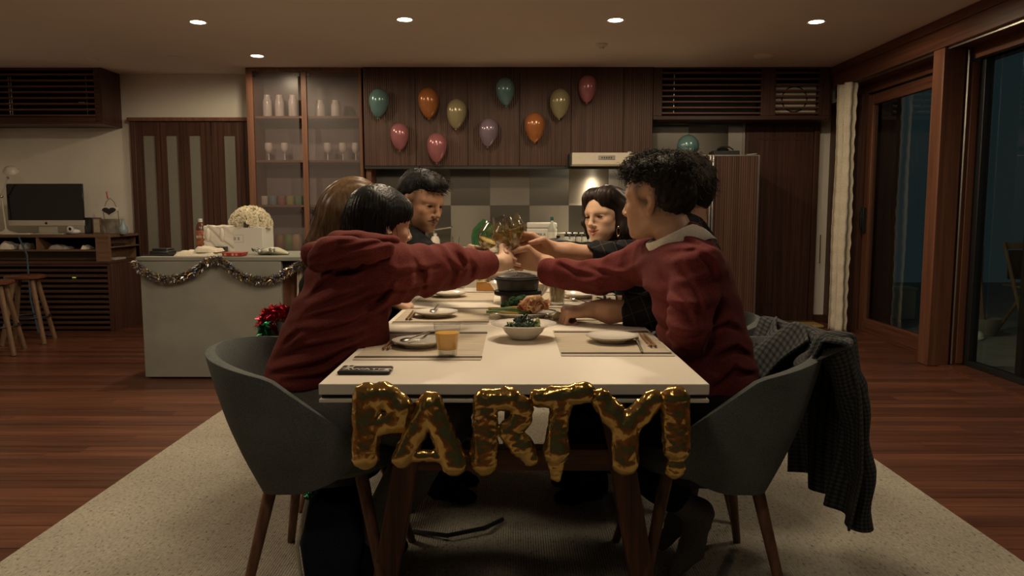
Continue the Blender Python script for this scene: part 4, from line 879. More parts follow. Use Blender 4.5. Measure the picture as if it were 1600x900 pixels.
# ================================================================== DINING TABLE
TZ = .715; TX = .435; TY0, TY1 = 1.676, 3.80; TS = 2.69
MAT['tabletop'] = plain('white_table_laminate', (.80, .73, .62), .38, var=.015, scale=4, spec=.35)
tb = thing('dining_table', 'long white dining table on dark wooden trestle legs', 'table', (0, 2.7, 0))
B(-TX, TX, TY0, TS - .0008, TZ - .025, TZ).build('tabletop_leaf', MAT['tabletop'], tb, bevel=.0025)
B(-TX, TX, TS + .0008, TY1, TZ - .025, TZ).build('tabletop_leaf', MAT['tabletop'], tb, bevel=.0025)
B(-TX + .004, TX - .004, TY0 + .012, TY1 - .012, TZ - .0345, TZ - .0255).build('dark_gap', MAT['black'], tb)
B(-TX, TX, TY0 + .001, TY1 - .001, TZ - .043, TZ - .035).build('lower_leaf', MAT['tabletop'], tb, bevel=.0015)
B(-.30, .30, TY0 + .25, TY1 - .25, TZ - .10, TZ - .0435).build('apron', MAT['tablewx'], tb)
for y in (2.02, 3.42):
    for s_ in (-1, 1):
        T = Vector((s_ * .245, y, TZ - .0435)); Bt = Vector((s_ * .366, y, .0115)); mb = MB()
        P = [(T.x - .032, T.z), (T.x + .036, T.z), (Bt.x + .034, Bt.z), (Bt.x - .034, Bt.z)]
        mb.prism(P, y - .03, y + .03).build('leg', MAT['tablew'], tb, bevel=.004)
    B(-.29, .29, y - .025, y + .025, .405, .465).build('crossbeam', MAT['tablewx'], tb, bevel=.003)
B(-.03, .03, 2.045, 3.395, .41, .46).build('stretcher', MAT['tablewx'], tb)

# ---- place mats, plates, cutlery
def weave(name, c1, c2):
    m, nt, b = _nt(name); b.inputs['Roughness'].default_value = .85
    no = _n(nt, 'ShaderNodeTexNoise'); no.inputs['Scale'].default_value = 1; no.inputs['Detail'].default_value = 3; nt.links.new(_coords(nt, (10, 160, 10)), no.inputs['Vector'])
    nt.links.new(_ramp(nt, no.outputs['Fac'], [(.3, c1), (.7, c2)]), b.inputs['Base Color']); _bump(nt, b, no.outputs['Fac'], .3, .001); return m
MAT['mat'] = weave('woven_mat', (.40, .33, .24), (.58, .49, .37)); MAT['matline'] = plain('mat_dark_stripe', (.014, .012, .015), .8, var=.1)
def placemat(label, xin, xout, y0, y1):
    t = thing('placemat', label, 'placemat', ((xin + xout) / 2, (y0 + y1) / 2, TZ), 'woven place mats on the table')
    B(xin, xout, y0, y1, TZ + .0002, TZ + .0022).build('mat_cloth', MAT['mat'], t)
    for y in (y0 + .035, y1 - .035): B(xin + .002, xout - .002, y - .011, y + .011, TZ + .0022, TZ + .0026).build('mat_stripe', MAT['matline'], t)
placemat('beige place mat under the juice glass, nearest on the left', -.085, -.415, 1.945, 2.41)
placemat('beige place mat under the middle left plate', -.088, -.415, 2.575, 3.01)
placemat('beige place mat at the far left, before the black-shirted man', -.088, -.415, 3.19, 3.60)
placemat('beige place mat nearest on the right', .125, .425, 2.0, 2.43)
placemat('beige place mat on the right under the resting bare forearm', .125, .425, 2.62, 3.03)
placemat('beige place mat at the far right, before the dark-haired woman', .125, .425, 3.2, 3.60)
PLATE = [(0, .006), (.036, .006), (.038, 0), (.042, 0), (.044, .006), (.068, .013), (.076, .018), (.0765, .020), (.074, .020), (.066, .016), (.044, .010), (0, .010)]
def plate(label, x, y, s_=1.0, z=TZ + .0024):
    t = thing('plate', label, 'plate', (x, y, z), 'small white plates on the place mats')
    MB().lathe([(r * s_, h * s_) for r, h in PLATE], (x, y, z), 40).build('plate_dish', MAT['ceramic'], t, smooth=40); return t
def pt(px, py, z=TZ): p = WZ(px, py, z); return float(p[0]), float(p[1])
x, y = pt(655, 534, TZ + .015); plate('small white plate with a spoon, behind the juice glass', x, y); PL1 = (x, y)
x, y = pt(681, 489, TZ + .015); plate('small white plate with spoon on the middle left mat', x, y, 1.05); PL2 = (x, y)
x, y = pt(702, 459, TZ + .015); plate('small white plate on the far left mat', x, y, 1.05); PL3 = (x, y)
x, y = pt(956, 527, TZ + .015); plate('small white plate with fork beside it on the near right mat', x, y); PR1 = (x, y)
x, y = pt(906, 461, TZ + .015); plate('small white plate on the far right mat', x, y, 1.05); PR3 = (x, y)
MAT['chop'] = wood('chopstick_wood', (.16, .075, .03), (.34, .18, .08), 'Y', .4, 80)
def chopsticks(label, p0, p1, w=.012):
    t = thing('chopsticks', label, 'chopsticks', (p0[0], p0[1], TZ))
    a, c = Vector((*p0, TZ + .0075)), Vector((*p1, TZ + .0085)); d = (c - a).normalized(); s_ = Vector((-d.y, d.x, 0)) * w / 2
    for k in (-1, 1): MB().cyl(a + s_ * k, c + s_ * k, .0038, .0028, 8).build('stick', MAT['chop'], t, smooth=1)
    m_ = a.lerp(c, .12); MB().cyl(m_ - s_ * 2.2 - Vector((0, 0, .0035)), m_ + s_ * 2.2 - Vector((0, 0, .0035)), .0032, n=8).build('rest', MAT['ceramic'], t)
chopsticks('wooden chopsticks left of the plate on the near left mat', pt(602, 549), pt(622, 529))
chopsticks('wooden chopsticks left of the plate on the middle left mat', pt(638, 502), pt(648, 489))
chopsticks('wooden chopsticks at the table edge on the near right mat', pt(1021, 545), pt(1002, 525))
def spoon(nm, label, a, c, mat, fork=False):
    a, c = Vector(a), Vector(c); t = thing(nm, label, nm, tuple(a)); m_ = a.lerp(c, .6)
    MB().tube([a, m_, c - (c - a) * .12], [.0035, .0028, .0024], 8).build('handle', mat, t, smooth=1)
    d = (c - a).normalized(); R_ = Matrix.Translation(c) @ d.to_track_quat('X', 'Z').to_matrix().to_4x4()
    if fork:
        f_ = MB()
        for k in (-1.5, -.5, .5, 1.5): f_.box(-.012, .022, k * .0045 - .0013, k * .0045 + .0013, -.001, .001, R_)
        f_.box(-.026, -.012, -.008, .008, -.001, .001, R_); f_.build('tines', mat, t)
    else: MB().ball((0, 0, 0), (.022, .014, .005), 14, 8, R_).build('bowl', mat, t, smooth=1)
spoon('spoon', 'steel spoon lying across the plate behind the juice glass', (PL1[0] + .02, PL1[1] + .085, TZ + .03), (PL1[0] - .035, PL1[1] - .02, TZ + .024), MAT['steelbar'])
spoon('spoon', 'steel spoon lying across the middle left plate', (PL2[0] + .0, PL2[1] + .08, TZ + .035), (PL2[0] - .008, PL2[1] - .02, TZ + .026), MAT['steelbar'])
a_, c_ = pt(1003, 553), pt(993, 533); spoon('fork', 'steel fork lying right of the near right plate', (*a_, TZ + .008), (*c_, TZ + .012), MAT['steelbar'], True)
b_ = pt(912, 480); c_ = pt(895, 471); spoon('knife', 'dark steel table knife behind the resting forearm', (*pt(945, 484), TZ + .01), (*c_, TZ + .012), MAT['chrome'])

# ---- juice tumbler
MAT['thin'] = pane('thin_drinking_glass', (.93, .93, .92), .06); MAT['thinbase'] = pane('thick_glass_base', (.92, .92, .90), .12, .18, (.7, .66, .58)); MAT['juice'] = plain('orange_juice', (.72, .36, .035), .3, var=.05, scale=30); MAT['drink'] = plain('amber_drink', (.36, .26, .09), .15, var=.35, scale=45)
gx_, gy_ = pt(699, 557); jg = thing('juice_glass', 'faceted tumbler of orange juice on the near left mat', 'glass', (gx_, gy_, TZ + .0024)); z0 = TZ + .0024; hJ = .0865
MB().lathe([(.0245, 0), (.0255, .002), (.036, hJ), (.0352, hJ + .0006), (.0348, hJ - .0004)], (gx_, gy_, z0), 32).build('glass_wall', MAT['thin'], jg, smooth=40)
MB().lathe([(0, 0), (.0243, 0), (.0253, .018), (.012, .0165), (0, .016)], (gx_, gy_, z0), 10).build('glass_base', MAT['thinbase'], jg)
MB().lathe([(0, .019), (.0255, .0195), (.0318, .062), (0, .0622)], (gx_, gy_, z0), 28).build('juice', MAT['juice'], jg, smooth=40)
# second drink glass right of the pot
x, y = pt(871, 476); dg2 = thing('drink_glass', 'ribbed tumbler of pale drink right of the black pot', 'glass', (x, y, TZ)); hG = .105
MB().lathe([(.027, .002), (.034, hG), (.0332, hG + .0006), (.0328, hG - .0004)], (x, y, TZ), 28).build('glass_wall', MAT['thin'], dg2, smooth=40); MB().lathe([(0, .001), (.0268, .001), (.027, .012), (0, .012)], (x, y, TZ), 12).build('glass_base', MAT['clear'], dg2)
MB().lathe([(0, .014), (.0265, .014), (.031, .075), (0, .0755)], (x, y, TZ), 24).build('drink', MAT['drink'], dg2, smooth=40)
for k in range(10):
    a = 2 * pi * k / 10; MB().cyl((x + .0285 * math.cos(a), y + .0285 * math.sin(a), TZ + .01), (x + .034 * math.cos(a), y + .034 * math.sin(a), TZ + .09), .0018, n=6).build('rib', MAT['clear'], dg2)

# ---- stacked black cooker
x, y = pt(809, 487); ck = thing('black_hotpot', 'stacked round black cooking pot with lid in the table middle', 'pot', (x, y, TZ)); MAT['iron'] = plain('black_iron', (.022, .022, .023), .35, var=.15)
MB().lathe([(0, 0), (.066, 0), (.068, .004), (.066, .012), (.066, .060), (.070, .066), (0, .066)], (x, y, TZ), 36).build('base_burner', MAT['iron'], ck, smooth=35)
MB().lathe([(0, .066), (.088, .066), (.090, .070), (.088, .082), (.076, .085), (0, .085)], (x, y, TZ), 36).build('middle_flange', MAT['iron'], ck, smooth=35)
MB().lathe([(0, .085), (.076, .085), (.082, .122), (.0905, .124), (.0905, .130), (.078, .131), (0, .131)], (x, y, TZ), 36).build('upper_pan', MAT['iron'], ck, smooth=35)
MB().lathe([(0, .131), (.080, .131), (.078, .136), (.05, .146), (.02, .15), (0, .151)], (x, y, TZ), 36).build('lid', MAT['iron'], ck, smooth=35)
for a in (.2, pi + .2): MB().box(.088, .106, -.018, .018, .124, .130, Matrix.Translation((x, y, TZ)) @ Matrix.Rotation(a, 4, 'Z')).build('side_handle', MAT['iron'], ck, bevel=.003)
B(x - .01, x + .018, y - .0675, y - .0655, TZ + .045, TZ + .054).build('blue_mark', plain('blue_mark', (.02, .04, .22), .4), ck)
POT = (x, y)
# ---- big white soup bowl behind
x, y = pt(812, 474); x += .005; sb = thing('soup_bowl', 'big white bowl of orange soup behind the black pot', 'bowl', (x, y + .02, TZ)); q = sb.location
MB().lathe([(0, 0), (.055, 0), (.06, .006), (.105, .045), (.132, .088), (.129, .089), (.10, .048), (.05, .012), (0, .01)], (q.x, q.y, TZ), 40).build('bowl_dish', MAT['ceramic'], sb, smooth=40)
MB().lathe([(0, .0765), (.122, .076)], (q.x, q.y, TZ), 32).build('soup', plain('orange_soup', (.50, .20, .07), .35, var=.25, scale=40), sb)
# ---- honey jar box
x, y = pt(759, 455); hj = thing('amber_jar', 'square amber jar with patterned label at the table far end', 'jar', (x + .01, y, TZ)); q = hj.location
B(q.x - .055, q.x + .075, y, y + .09, TZ + .001, TZ + .042).build('jar_body', plain('amber_glaze', (.34, .15, .03), .2, var=.15), hj, bevel=.004); B(q.x - .055, q.x - .002, y - .0008, y + .05, TZ + .042, TZ + .082).build('pattern_label', plain('pattern_label', (.50, .42, .22), .6, var=.75, scale=70), hj, bevel=.002); B(q.x - .001, q.x + .075, y + .002, y + .09, TZ + .042, TZ + .078).build('jar_lid', plain('brown_lid', (.20, .11, .06), .5), hj, bevel=.003)
x, y = pt(717, 452); lathe_thing('small_bowl', 'small clear bowl beside the far left plate', 'bowl', [(0, 0), (.025, 0), (.045, .03), (.043, .03), (.024, .006), (0, .006)], (x, y, TZ), MAT['thin'], n=24)
# ---- oval plate of vegetables and meat
x, y = pt(817, 496); z0 = TZ; op = thing('oval_platter', 'white green-rimmed platter of asparagus, broccoli and meat', 'platter', (x, y, z0)); sx, sy = .128, .098
E_ = lambda prof: [(r, h) for r, h in prof]
MB().lathe([(0, 0), (.6, 0), (.64, .008), (1, .022), (.99, .024), (.66, .012), (0, .010)], (x, y, z0), 48, sx=sx, sy=sy).build('platter_dish', MAT['ceramic'], op, smooth=40)
MB().lathe([(.90, .0215), (.945, .0235), (.94, .0245), (.895, .0225)], (x, y, z0), 48, sx=sx, sy=sy).build('green_rim', plain('rim_green', (.04, .07, .045), .3), op, smooth=40)
fd = random.Random(4); MAT['asp'] = plain('asparagus_green', (.09, .20, .04), .4, var=.35, scale=50); MAT['broc'] = plain('broccoli_green', (.02, .075, .025), .8, var=.5, scale=90, bump=.6); MAT['ham'] = plain('cured_meat', (.50, .19, .10), .4, var=.5, scale=45); MAT['ham2'] = plain('pale_meat', (.60, .36, .18), .45, var=.3, scale=40); MAT['yel'] = plain('yellow_pepper', (.55, .36, .05), .35, var=.2)
for k in range(13):
    cx_, cy_ = x - .05 + fd.uniform(-.03, .03), y - .05 + k * .0055; z_ = z0 + .020 + fd.uniform(0, .012); L = fd.uniform(.045, .055); an = fd.uniform(-.15, .1)
    MB().tube([(cx_ - L, cy_ - L * an, z_ + .002), (cx_, cy_, z_ + .002), (cx_ + L * .8, cy_ + L * an, z_), (cx_ + L * 1.05, cy_ + L * an * 1.2, z_)], [.0055, .006, .0065, .002], 8).build('asparagus', MAT['asp'] if k % 6 else MAT['yel'], op, smooth=1)
def floret(mb, c, r, seed):
    r2 = random.Random(seed)
    for k in range(22):
        d = Vector((r2.gauss(0, 1), r2.gauss(0, 1), abs(r2.gauss(0, 1)))).normalized(); mb.ball(Vector(c) + d * r * .75, r * r2.uniform(.28, .4), 7, 5)
    mb.ball(c, r * .8, 10, 6)
for k, (ax, ay, az, rr) in enumerate(((-.03, .03, .045, .026), (.0, .045, .05, .026), (-.01, .02, .052, .022), (-.06, .025, .034, .022), (.03, .04, .042, .022))):
    mb = MB(); floret(mb, (x + ax, y + ay, z0 + az), rr, k); mb.cyl((x + ax, y + ay, z0 + .012), (x + ax, y + ay, z0 + az), .008).build('broccoli', MAT['broc'], op, smooth=60)
def ruffle(mb, c, R_, seed, tilt):
    r2 = random.Random(seed); ph = r2.uniform(0, 6); M = Matrix.Translation(c) @ Euler(tilt).to_matrix().to_4x4(); P = []
    for i in range(6):
        rr = R_ * i / 5; P.append([tuple(M @ Vector((rr * math.cos(a), rr * math.sin(a), .010 * (i / 5) * math.sin(3 * a + ph) + .006 * (i / 5) * math.sin(7 * a + ph) + rr * .25))) for a in np.linspace(0, 2 * pi, 25)])
    return mb.grid(P)
for k in range(16):
    ax, ay = fd.uniform(.005, .085), fd.uniform(-.05, .04); az = .028 + .030 * (1 - ((ax - .045) / .05) ** 2) * (1 - (ay / .07) ** 2) * fd.uniform(.5, 1)
    ruffle(MB(), (x + ax, y + ay, z0 + az), fd.uniform(.018, .030), k, (fd.uniform(-.6, .5), fd.uniform(-.5, .5), fd.uniform(0, 6))).build('meat_slice', MAT['ham'] if k % 3 else MAT['ham2'], op, smooth=80, solid=.0025)
MB().tube([(x - .01, y - .01, z0 + .04), (x + .02, y + .0, z0 + .062), (x + .06, y + .005, z0 + .066), (x + .075, y + .0, z0 + .056)], [.010, .018, .016, .008], 10).build('meat_roll', MAT['ham2'], op, smooth=1)
MB().tube([(x - .09, y + .01, z0 + .03), (x - .03, y - .005, z0 + .036), (x + .01, y - .02, z0 + .036)], [.004, .006, .005], 8).build('yellow_strip', MAT['yel'], op, smooth=1)
# ---- wide pasta bowl with greens
x, y = pt(818, 529); pb_ = thing('pasta_bowl', 'wide-rimmed white bowl of leafy greens in front of the platter', 'bowl', (x, y, TZ)); 
MB().lathe([(0, 0), (.034, 0), (.038, .003), (.058, .022), (.068, .036), (.098, .046), (.0985, .048), (.097, .0485), (.066, .0395), (.055, .026), (.03, .010), (0, .008)], (x, y, TZ), 48).build('bowl_dish', MAT['ceramic'], pb_, smooth=40)
gl_ = MB(); gr = random.Random(8); MAT['kale'] = plain('dark_greens', (.012, .035, .015), .5, var=.5, scale=60); MAT['lime'] = plain('pale_green_slice', (.26, .30, .12), .4, var=.2)
for k in range(70):
    a = gr.uniform(0, 2 * pi); rr = .048 * math.sqrt(gr.random()); c = Vector((x + rr * math.cos(a), y + rr * math.sin(a), TZ + .032 + .030 * (1 - (rr / .05) ** 2) + gr.uniform(-.006, .006)))
    u = Vector((gr.uniform(-1, 1), gr.uniform(-1, 1), gr.uniform(-.3, .9))).normalized(); s2 = u.orthogonal().normalized(); L = gr.uniform(.010, .020)
    gl_.add([c - u * L, c + s2 * L * .5 + Vector((0, 0, .003)), c + u * L, c - s2 * L * .5, c + Vector((0, 0, .006))], [(0, 1, 4), (1, 2, 4), (2, 3, 4), (3, 0, 4)])
o = gl_.build('salad_leaves', MAT['kale'], pb_); o['kind'] = 'stuff'
for k in range(6):
    a = gr.uniform(0, 6); c = Vector((x + .038 * math.cos(a), y + .03 * math.sin(a), TZ + .040)); MB().ball((0, 0, 0), (.014, .014, .004), 14, 6, Matrix.Translation(c) @ Euler((gr.uniform(-1, 1), gr.uniform(-1, 1), 0)).to_matrix().to_4x4()).build('cucumber_slice', MAT['lime'], pb_, smooth=1)
MB().ball((x + .042, y - .01, TZ + .048), (.008, .012, .017), 12, 8).build('lime_wedge', MAT['lime'], pb_, smooth=1)
MB().lathe([(0, .030), (.052, .031)], (x, y, TZ), 20).build('salad_base', plain('grain_base', (.25, .22, .13), .8, var=.4, scale=120), pb_)
# ---- garlic-like garnish, cards
x, y = pt(871, 501); gg = thing('garnish_bulb', 'small brown garnish bulb beside the resting fist', 'garnish', (x, y, TZ)); MB().lathe([(0, 0), (.014, .002), (.018, .012), (.012, .022), (.004, .030), (0, .034)], (x, y, TZ), 12).build('bulb', plain('garnish_brown', (.30, .22, .11), .6, var=.4), gg, smooth=1)
MB().tube([(x, y, TZ + .03), (x + .015, y, TZ + .026), (x + .028, y - .01, TZ + .006)], .003, 6).build('stem', MAT['chop'], gg)
x, y = pt(945, 474); cd = thing('card_box', 'white card box with black ribbon cross by the far right mat', 'box', (x, y, TZ)); B(x - .045, x + .045, y, y + .07, TZ + .001, TZ + .028).build('box_body', MAT['cream'], cd, bevel=.002)
MB().box(x - .006, x + .006, y - .0008, y + .0708, TZ + .0009, TZ + .0288).box(x - .0455, x + .0455, y + .03, y + .042, TZ + .0009, TZ + .0288).build('ribbon', MAT['black'], cd)
for s_ in (-1, 1): MB().tube([(x, y - .001, TZ + .014), (x + s_ * .02, y - .002, TZ + .022), (x + s_ * .034, y - .002, TZ + .026 if s_ < 0 else TZ + .006)], .003, 6).build('ribbon_tail', MAT['black'], cd)
x, y = pt(972, 473); nb = thing('brown_case', 'small brown and black case beside the ribboned box', 'case', (x, y, TZ)); B(x - .035, x + .035, y, y + .06, TZ + .001, TZ + .026).build('case_body', plain('case_brown', (.22, .14, .09), .6), nb, bevel=.003); B(x - .036, x - .02, y - .001, y + .061, TZ + .0008, TZ + .0268).build('case_band', MAT['black'], nb)
# ---- phone
a_, c_ = WZ(522, 588, TZ), WZ(608, 586, TZ); x = (a_[0] + c_[0]) / 2 + .002; y = a_[1] + .045; ph = thing('smartphone', 'dark smartphone in a lettered case at the table near edge', 'phone', (x, y, TZ)); q = ph.location
MB().box(x - .062, x + .062, y - .032, y + .032, TZ + .0004, TZ + .010).build('phone_case', plain('phone_case_dark', (.018, .02, .022), .35, var=.1), ph, bevel=.005, segs=3)
o = MB().box(x - .056, x - .030, y - .004, y + .026, TZ + .010, TZ + .0115).build('camera_bump', MAT['inkgrey'], ph, bevel=.002)
for dx_, dy_ in ((-.008, .006), (.006, .006), (-.008, -.006)): MB().cyl((x - .043 + dx_, y + .011 + dy_, TZ + .0115), (x - .043 + dx_, y + .011 + dy_, TZ + .0125), .005).build('lens', MAT['gap'], ph)
MAT['casetext'] = plain('case_lettering', (.62, .50, .42), .5, var=.3, scale=90); text3('AWATKA', 'case_lettering', .024, (x + .008, y - .012, TZ + .0104), (0, 0, 0), MAT['casetext'], ph, .0003, 1.15)
MB().ball((x + .052, y - .012, TZ + .0102), (.007, .009, .001), 10, 4).build('case_motif', MAT['casetext'], ph)
o = MB().box(x - .05, x + .056, y + .012, y + .026, TZ + .0098, TZ + .0103).build('case_stripe', plain('case_stripe_plum', (.05, .02, .03), .4), ph)

# ================================================================== TUB CHAIRS
MAT['felt'] = fabric('grey_felt', (.085, .092, .088), (.155, .168, .16), 420)
def make_chair():
    """faces +X, seat centre at the origin of its own floor point"""
    t = thing('tub_chair', '', 'chair', (0, 0, 0), 'grey tub chairs round the table')
    n = 44; P = []; m_ = 14
    for i in range(n + 1):
        s_ = -1 + 2 * i / n; a = abs(s_); ang = s_ * pi * .5
        # rim and lower edge of the shell, back at -X
        if a < .62:
            k = a / .62 * pi / 2; tx, ty = -.10 - .235 * math.cos(k), .275 * math.sin(k); bx, by = -.055 - .105 * max(0, math.cos(k)) ** .45, .225 * math.sin(k) ** .62
        else:
            k = (a - .62) / .38; tx, ty = -.10 + .225 * k, .275 - .010 * k * k; bx, by = -.055 + .165 * k, .225 + .030 * k
        rimz = .715 - .045 * (min(a, .62) / .62) ** 2 - (.165 * ((a - .62) / .38) if a > .62 else 0)
        lowz = .345 + .010 * (min(a, .62) / .62) + (.085 * ((a - .62) / .38) ** 1.6 if a > .62 else 0)
        if a > .9:                                        # rounded front of the arm
            k = (a - .9) / .1; q_ = 1 - math.sqrt(max(0, 1 - k * k)); mz = (rimz + lowz) / 2; rimz += (mz - rimz) * q_ * .97; lowz += (mz - lowz) * q_ * .97; mx_ = (tx + bx) / 2; tx += (mx_ - tx) * q_ * .2; bx += (tx - bx) * q_
        sg = 1 if s_ >= 0 else -1; row = []
        for j in range(m_ + 1):
            v_ = j / m_; bulge = .018 * math.sin(pi * v_)
            row.append((bx + (tx - bx) * v_ + (-bulge * .6 if a < .62 else 0), sg * (by + (ty - by) * v_ + (bulge if a > .3 else bulge * a / .3)), lowz + (rimz - lowz) * v_))
        P.append(row)
    o = MB().grid(P).build('shell', MAT['felt'], t, smooth=80, solid=.028, bevel=0); md = o.modifiers.new('round', 'BEVEL'); md.width = .011; md.segments = 3; md.limit_method = 'ANGLE'; md.angle_limit = math.radians(50)
    MB().lathe([(0, .375), (.19, .375), (.215, .395), (.215, .42), (.19, .445), (0, .452)], (-.01, 0, 0), 32, sx=1.0, sy=1.06).build('seat', MAT['felt'], t, smooth=40)
    MB().lathe([(0, .335), (.15, .335), (.17, .374), (0, .374)], (-.02, 0, 0), 24).build('under_seat', MAT['black'], t, smooth=40)
    for sx_, sy_ in ((-1, -1), (-1, 1), (1, -1), (1, 1)):
        MB().tube([(sx_ * .12 - .02, sy_ * .13, .375), (sx_ * .20 - .01, sy_ * .235, .0118)], [.019, .0125], 12).build('leg', MAT['legw'], t, smooth=1)
    return t
ch0 = make_chair()
CHS = [(-.525, 2.2, 0, 'grey felt tub chair of the person in the red hoodie, front left'), (.525, 2.2, pi, 'grey felt tub chair with the checked coat over it, front right'), (-.56, 2.92, 0, 'grey felt tub chair of the long-haired person, wound with tinsel'),
       (-.60, 3.42, 0, 'grey felt tub chair of the black-shirted man'), (.56, 2.82, pi, 'grey felt tub chair of the plaid-shirted man'), (.60, 3.42, pi, 'grey felt tub chair of the dark-haired woman')]
for i, (x, y, r_, lab) in enumerate(CHS):
    c = ch0 if i == 0 else copy_tree(ch0); c.location = (x, y, 0); c.rotation_euler = (0, 0, r_); c['label'] = lab
# tinsel on the middle left chair
GY = 2.70
tinsel('red_garland', 'red tinsel garland wound round the middle left chair back', [tuple(W(x, y, GY + .02 * k)) for k, (x, y) in enumerate([(466, 494), (448, 488), (430, 486), (416, 494), (413, 506), (424, 515), (440, 524), (452, 538)])] + [tuple(W(470, 580, 2.62)), tuple(W(490, 660, 2.58)), tuple(W(512, 745, 2.5)), tuple(W(525, 760, 2.5))], .040, FR, 3600, seed=11, width=.0032)
tinsel('green_garland', 'green tinsel garland hanging below the red one at the chair back', [tuple(W(x, y, GY - .03)) for x, y in [(411, 508), (414, 520), (424, 529), (436, 537), (446, 548)]] + [tuple(W(462, 600, 2.6)), tuple(W(480, 690, 2.55)), tuple(W(500, 745, 2.5)), tuple(W(488, 765, 2.48)), tuple(W(490, 800, 2.48))], .034, FG, 2600, seed=12, width=.0030)
# ================================================================== SMOOTH BODIES: signed-distance blends meshed by surface nets
def V3(*a): return np.array(a, float)
def unit(v): v = np.asarray(v, float); return v / np.linalg.norm(v)
def frame(fwd, up):
    """rotation whose X is fwd and whose Z is as near to up as can be"""
    x = unit(fwd); y = unit(np.cross(up, x)); return np.stack([x, y, np.cross(x, y)], 1)
_nr = np.random.RandomState(5)
_nd = _nr.normal(size=(64, 3)); _nd /= np.linalg.norm(_nd, axis=1)[:, None]; _np_ = _nr.uniform(0, 6.28, 64)
def wave(p, f, seed=0, k=6):
    """cheap smooth noise, about -1..1"""
    s_ = 0
    for i in range(k):
        j = (seed * 7 + i) % 64; s_ = s_ + np.sin(p @ (_nd[j] * f * (1 + .17 * i)) + _np_[j])
    return s_ / k * 1.6
class Sdf:
    def __init__(s): s.P = []; s.R = np.eye(3); s.T = np.zeros(3); s.S = 1.0
    def at(s, T=(0, 0, 0), R=None, S=1.0): s.T = np.asarray(T, float); s.R = np.eye(3) if R is None else R; s.S = S; return s
    def w(s, p): return s.R @ (np.asarray(p, float) * s.S) + s.T
    def cap(s, a, b, r1, r2=None, k=.01, sub=False):
        s.P.append(('c', s.w(a), s.w(b), r1 * s.S, (r1 if r2 is None else r2) * s.S, max(1e-5, k * s.S), sub)); return s
    def chain(s, pts, rs, k=.01):
        for i in range(len(pts) - 1): s.cap(pts[i], pts[i + 1], rs[i], rs[i + 1], k)
        return s
    def ell(s, c, r, k=.01, R=None, sub=False):
        s.P.append(('e', s.w(c), s.R @ (np.eye(3) if R is None else R), np.asarray(r, float) * s.S, None, max(1e-5, k * s.S), sub)); return s
    def bounds(s):
        lo = np.full(3, 1e9); hi = -lo
        for q in s.P:
            if q[6]: continue
            if q[0] == 'c': r = max(q[3], q[4]); lo = np.minimum(lo, np.minimum(q[1], q[2]) - r); hi = np.maximum(hi, np.maximum(q[1], q[2]) + r)
            else: r = q[3].max(); lo = np.minimum(lo, q[1] - r); hi = np.maximum(hi, q[1] + r)
        return lo, hi
    def mesh(s, h, disp=None, lo=None, hi=None):
        l, u = s.bounds(); l = l - 4 * h - .006; u = u + 4 * h + .006
        if lo is not None: l = np.maximum(l, lo)
        if hi is not None: u = np.minimum(u, hi)
        n = np.ceil((u - l) / h).astype(int) + 1
        ax = [(l[i] + h * np.arange(n[i])).astype(np.float32) for i in range(3)]
        D = np.full(tuple(n), .08, np.float32)
        for q in s.P:
            k = q[5]
            if q[0] == 'c': r = max(q[3], q[4]) + k + 2 * h + .004; a0 = np.minimum(q[1], q[2]) - r; a1 = np.maximum(q[1], q[2]) + r
            else: r = q[3].max() + k + 2 * h + .004; a0 = q[1] - r; a1 = q[1] + r
            i0 = np.maximum(0, np.floor((a0 - l) / h).astype(int)); i1 = np.minimum(n, np.ceil((a1 - l) / h).astype(int) + 1)
            if np.any(i1 <= i0): continue
            X = ax[0][i0[0]:i1[0], None, None]; Y = ax[1][None, i0[1]:i1[1], None]; Z = ax[2][None, None, i0[2]:i1[2]]
            if q[0] == 'c':
                a = q[1]; ba = q[2] - q[1]; bb = max(1e-12, float(ba @ ba))
                x, y, z = X - a[0], Y - a[1], Z - a[2]
                t = np.clip((x * ba[0] + y * ba[1] + z * ba[2]) / bb, 0, 1)
                d = np.sqrt((x - t * ba[0]) ** 2 + (y - t * ba[1]) ** 2 + (z - t * ba[2]) ** 2) - (q[3] + (q[4] - q[3]) * t)
            else:
                x, y, z = X - q[1][0], Y - q[1][1], Z - q[1][2]; R = q[2]; r = q[3]
                u0 = x * R[0, 0] + y * R[1, 0] + z * R[2, 0]; u1 = x * R[0, 1] + y * R[1, 1] + z * R[2, 1]; u2 = x * R[0, 2] + y * R[1, 2] + z * R[2, 2]
                k0 = np.sqrt((u0 / r[0]) ** 2 + (u1 / r[1]) ** 2 + (u2 / r[2]) ** 2); k1 = np.sqrt((u0 / r[0] ** 2) ** 2 + (u1 / r[1] ** 2) ** 2 + (u2 / r[2] ** 2) ** 2)
                d = np.where(k1 > 1e-9, k0 * (k0 - 1) / np.maximum(k1, 1e-9), -r.min())
            sl = (slice(i0[0], i1[0]), slice(i0[1], i1[1]), slice(i0[2], i1[2])); A = D[sl]
            if q[6]: hh = np.clip(.5 - .5 * (A + d) / k, 0, 1); D[sl] = A * (1 - hh) + (-d) * hh + k * hh * (1 - hh)
            else: hh = np.clip(.5 + .5 * (A - d) / k, 0, 1); D[sl] = A * (1 - hh) + d * hh - k * hh * (1 - hh)
        if disp is not None:
            idx = np.nonzero(np.abs(D) < .03); pts = np.stack([ax[i][idx[i]] for i in range(3)], 1)
            D[idx] += disp(pts).astype(np.float32)
        return nets(D, l, h)
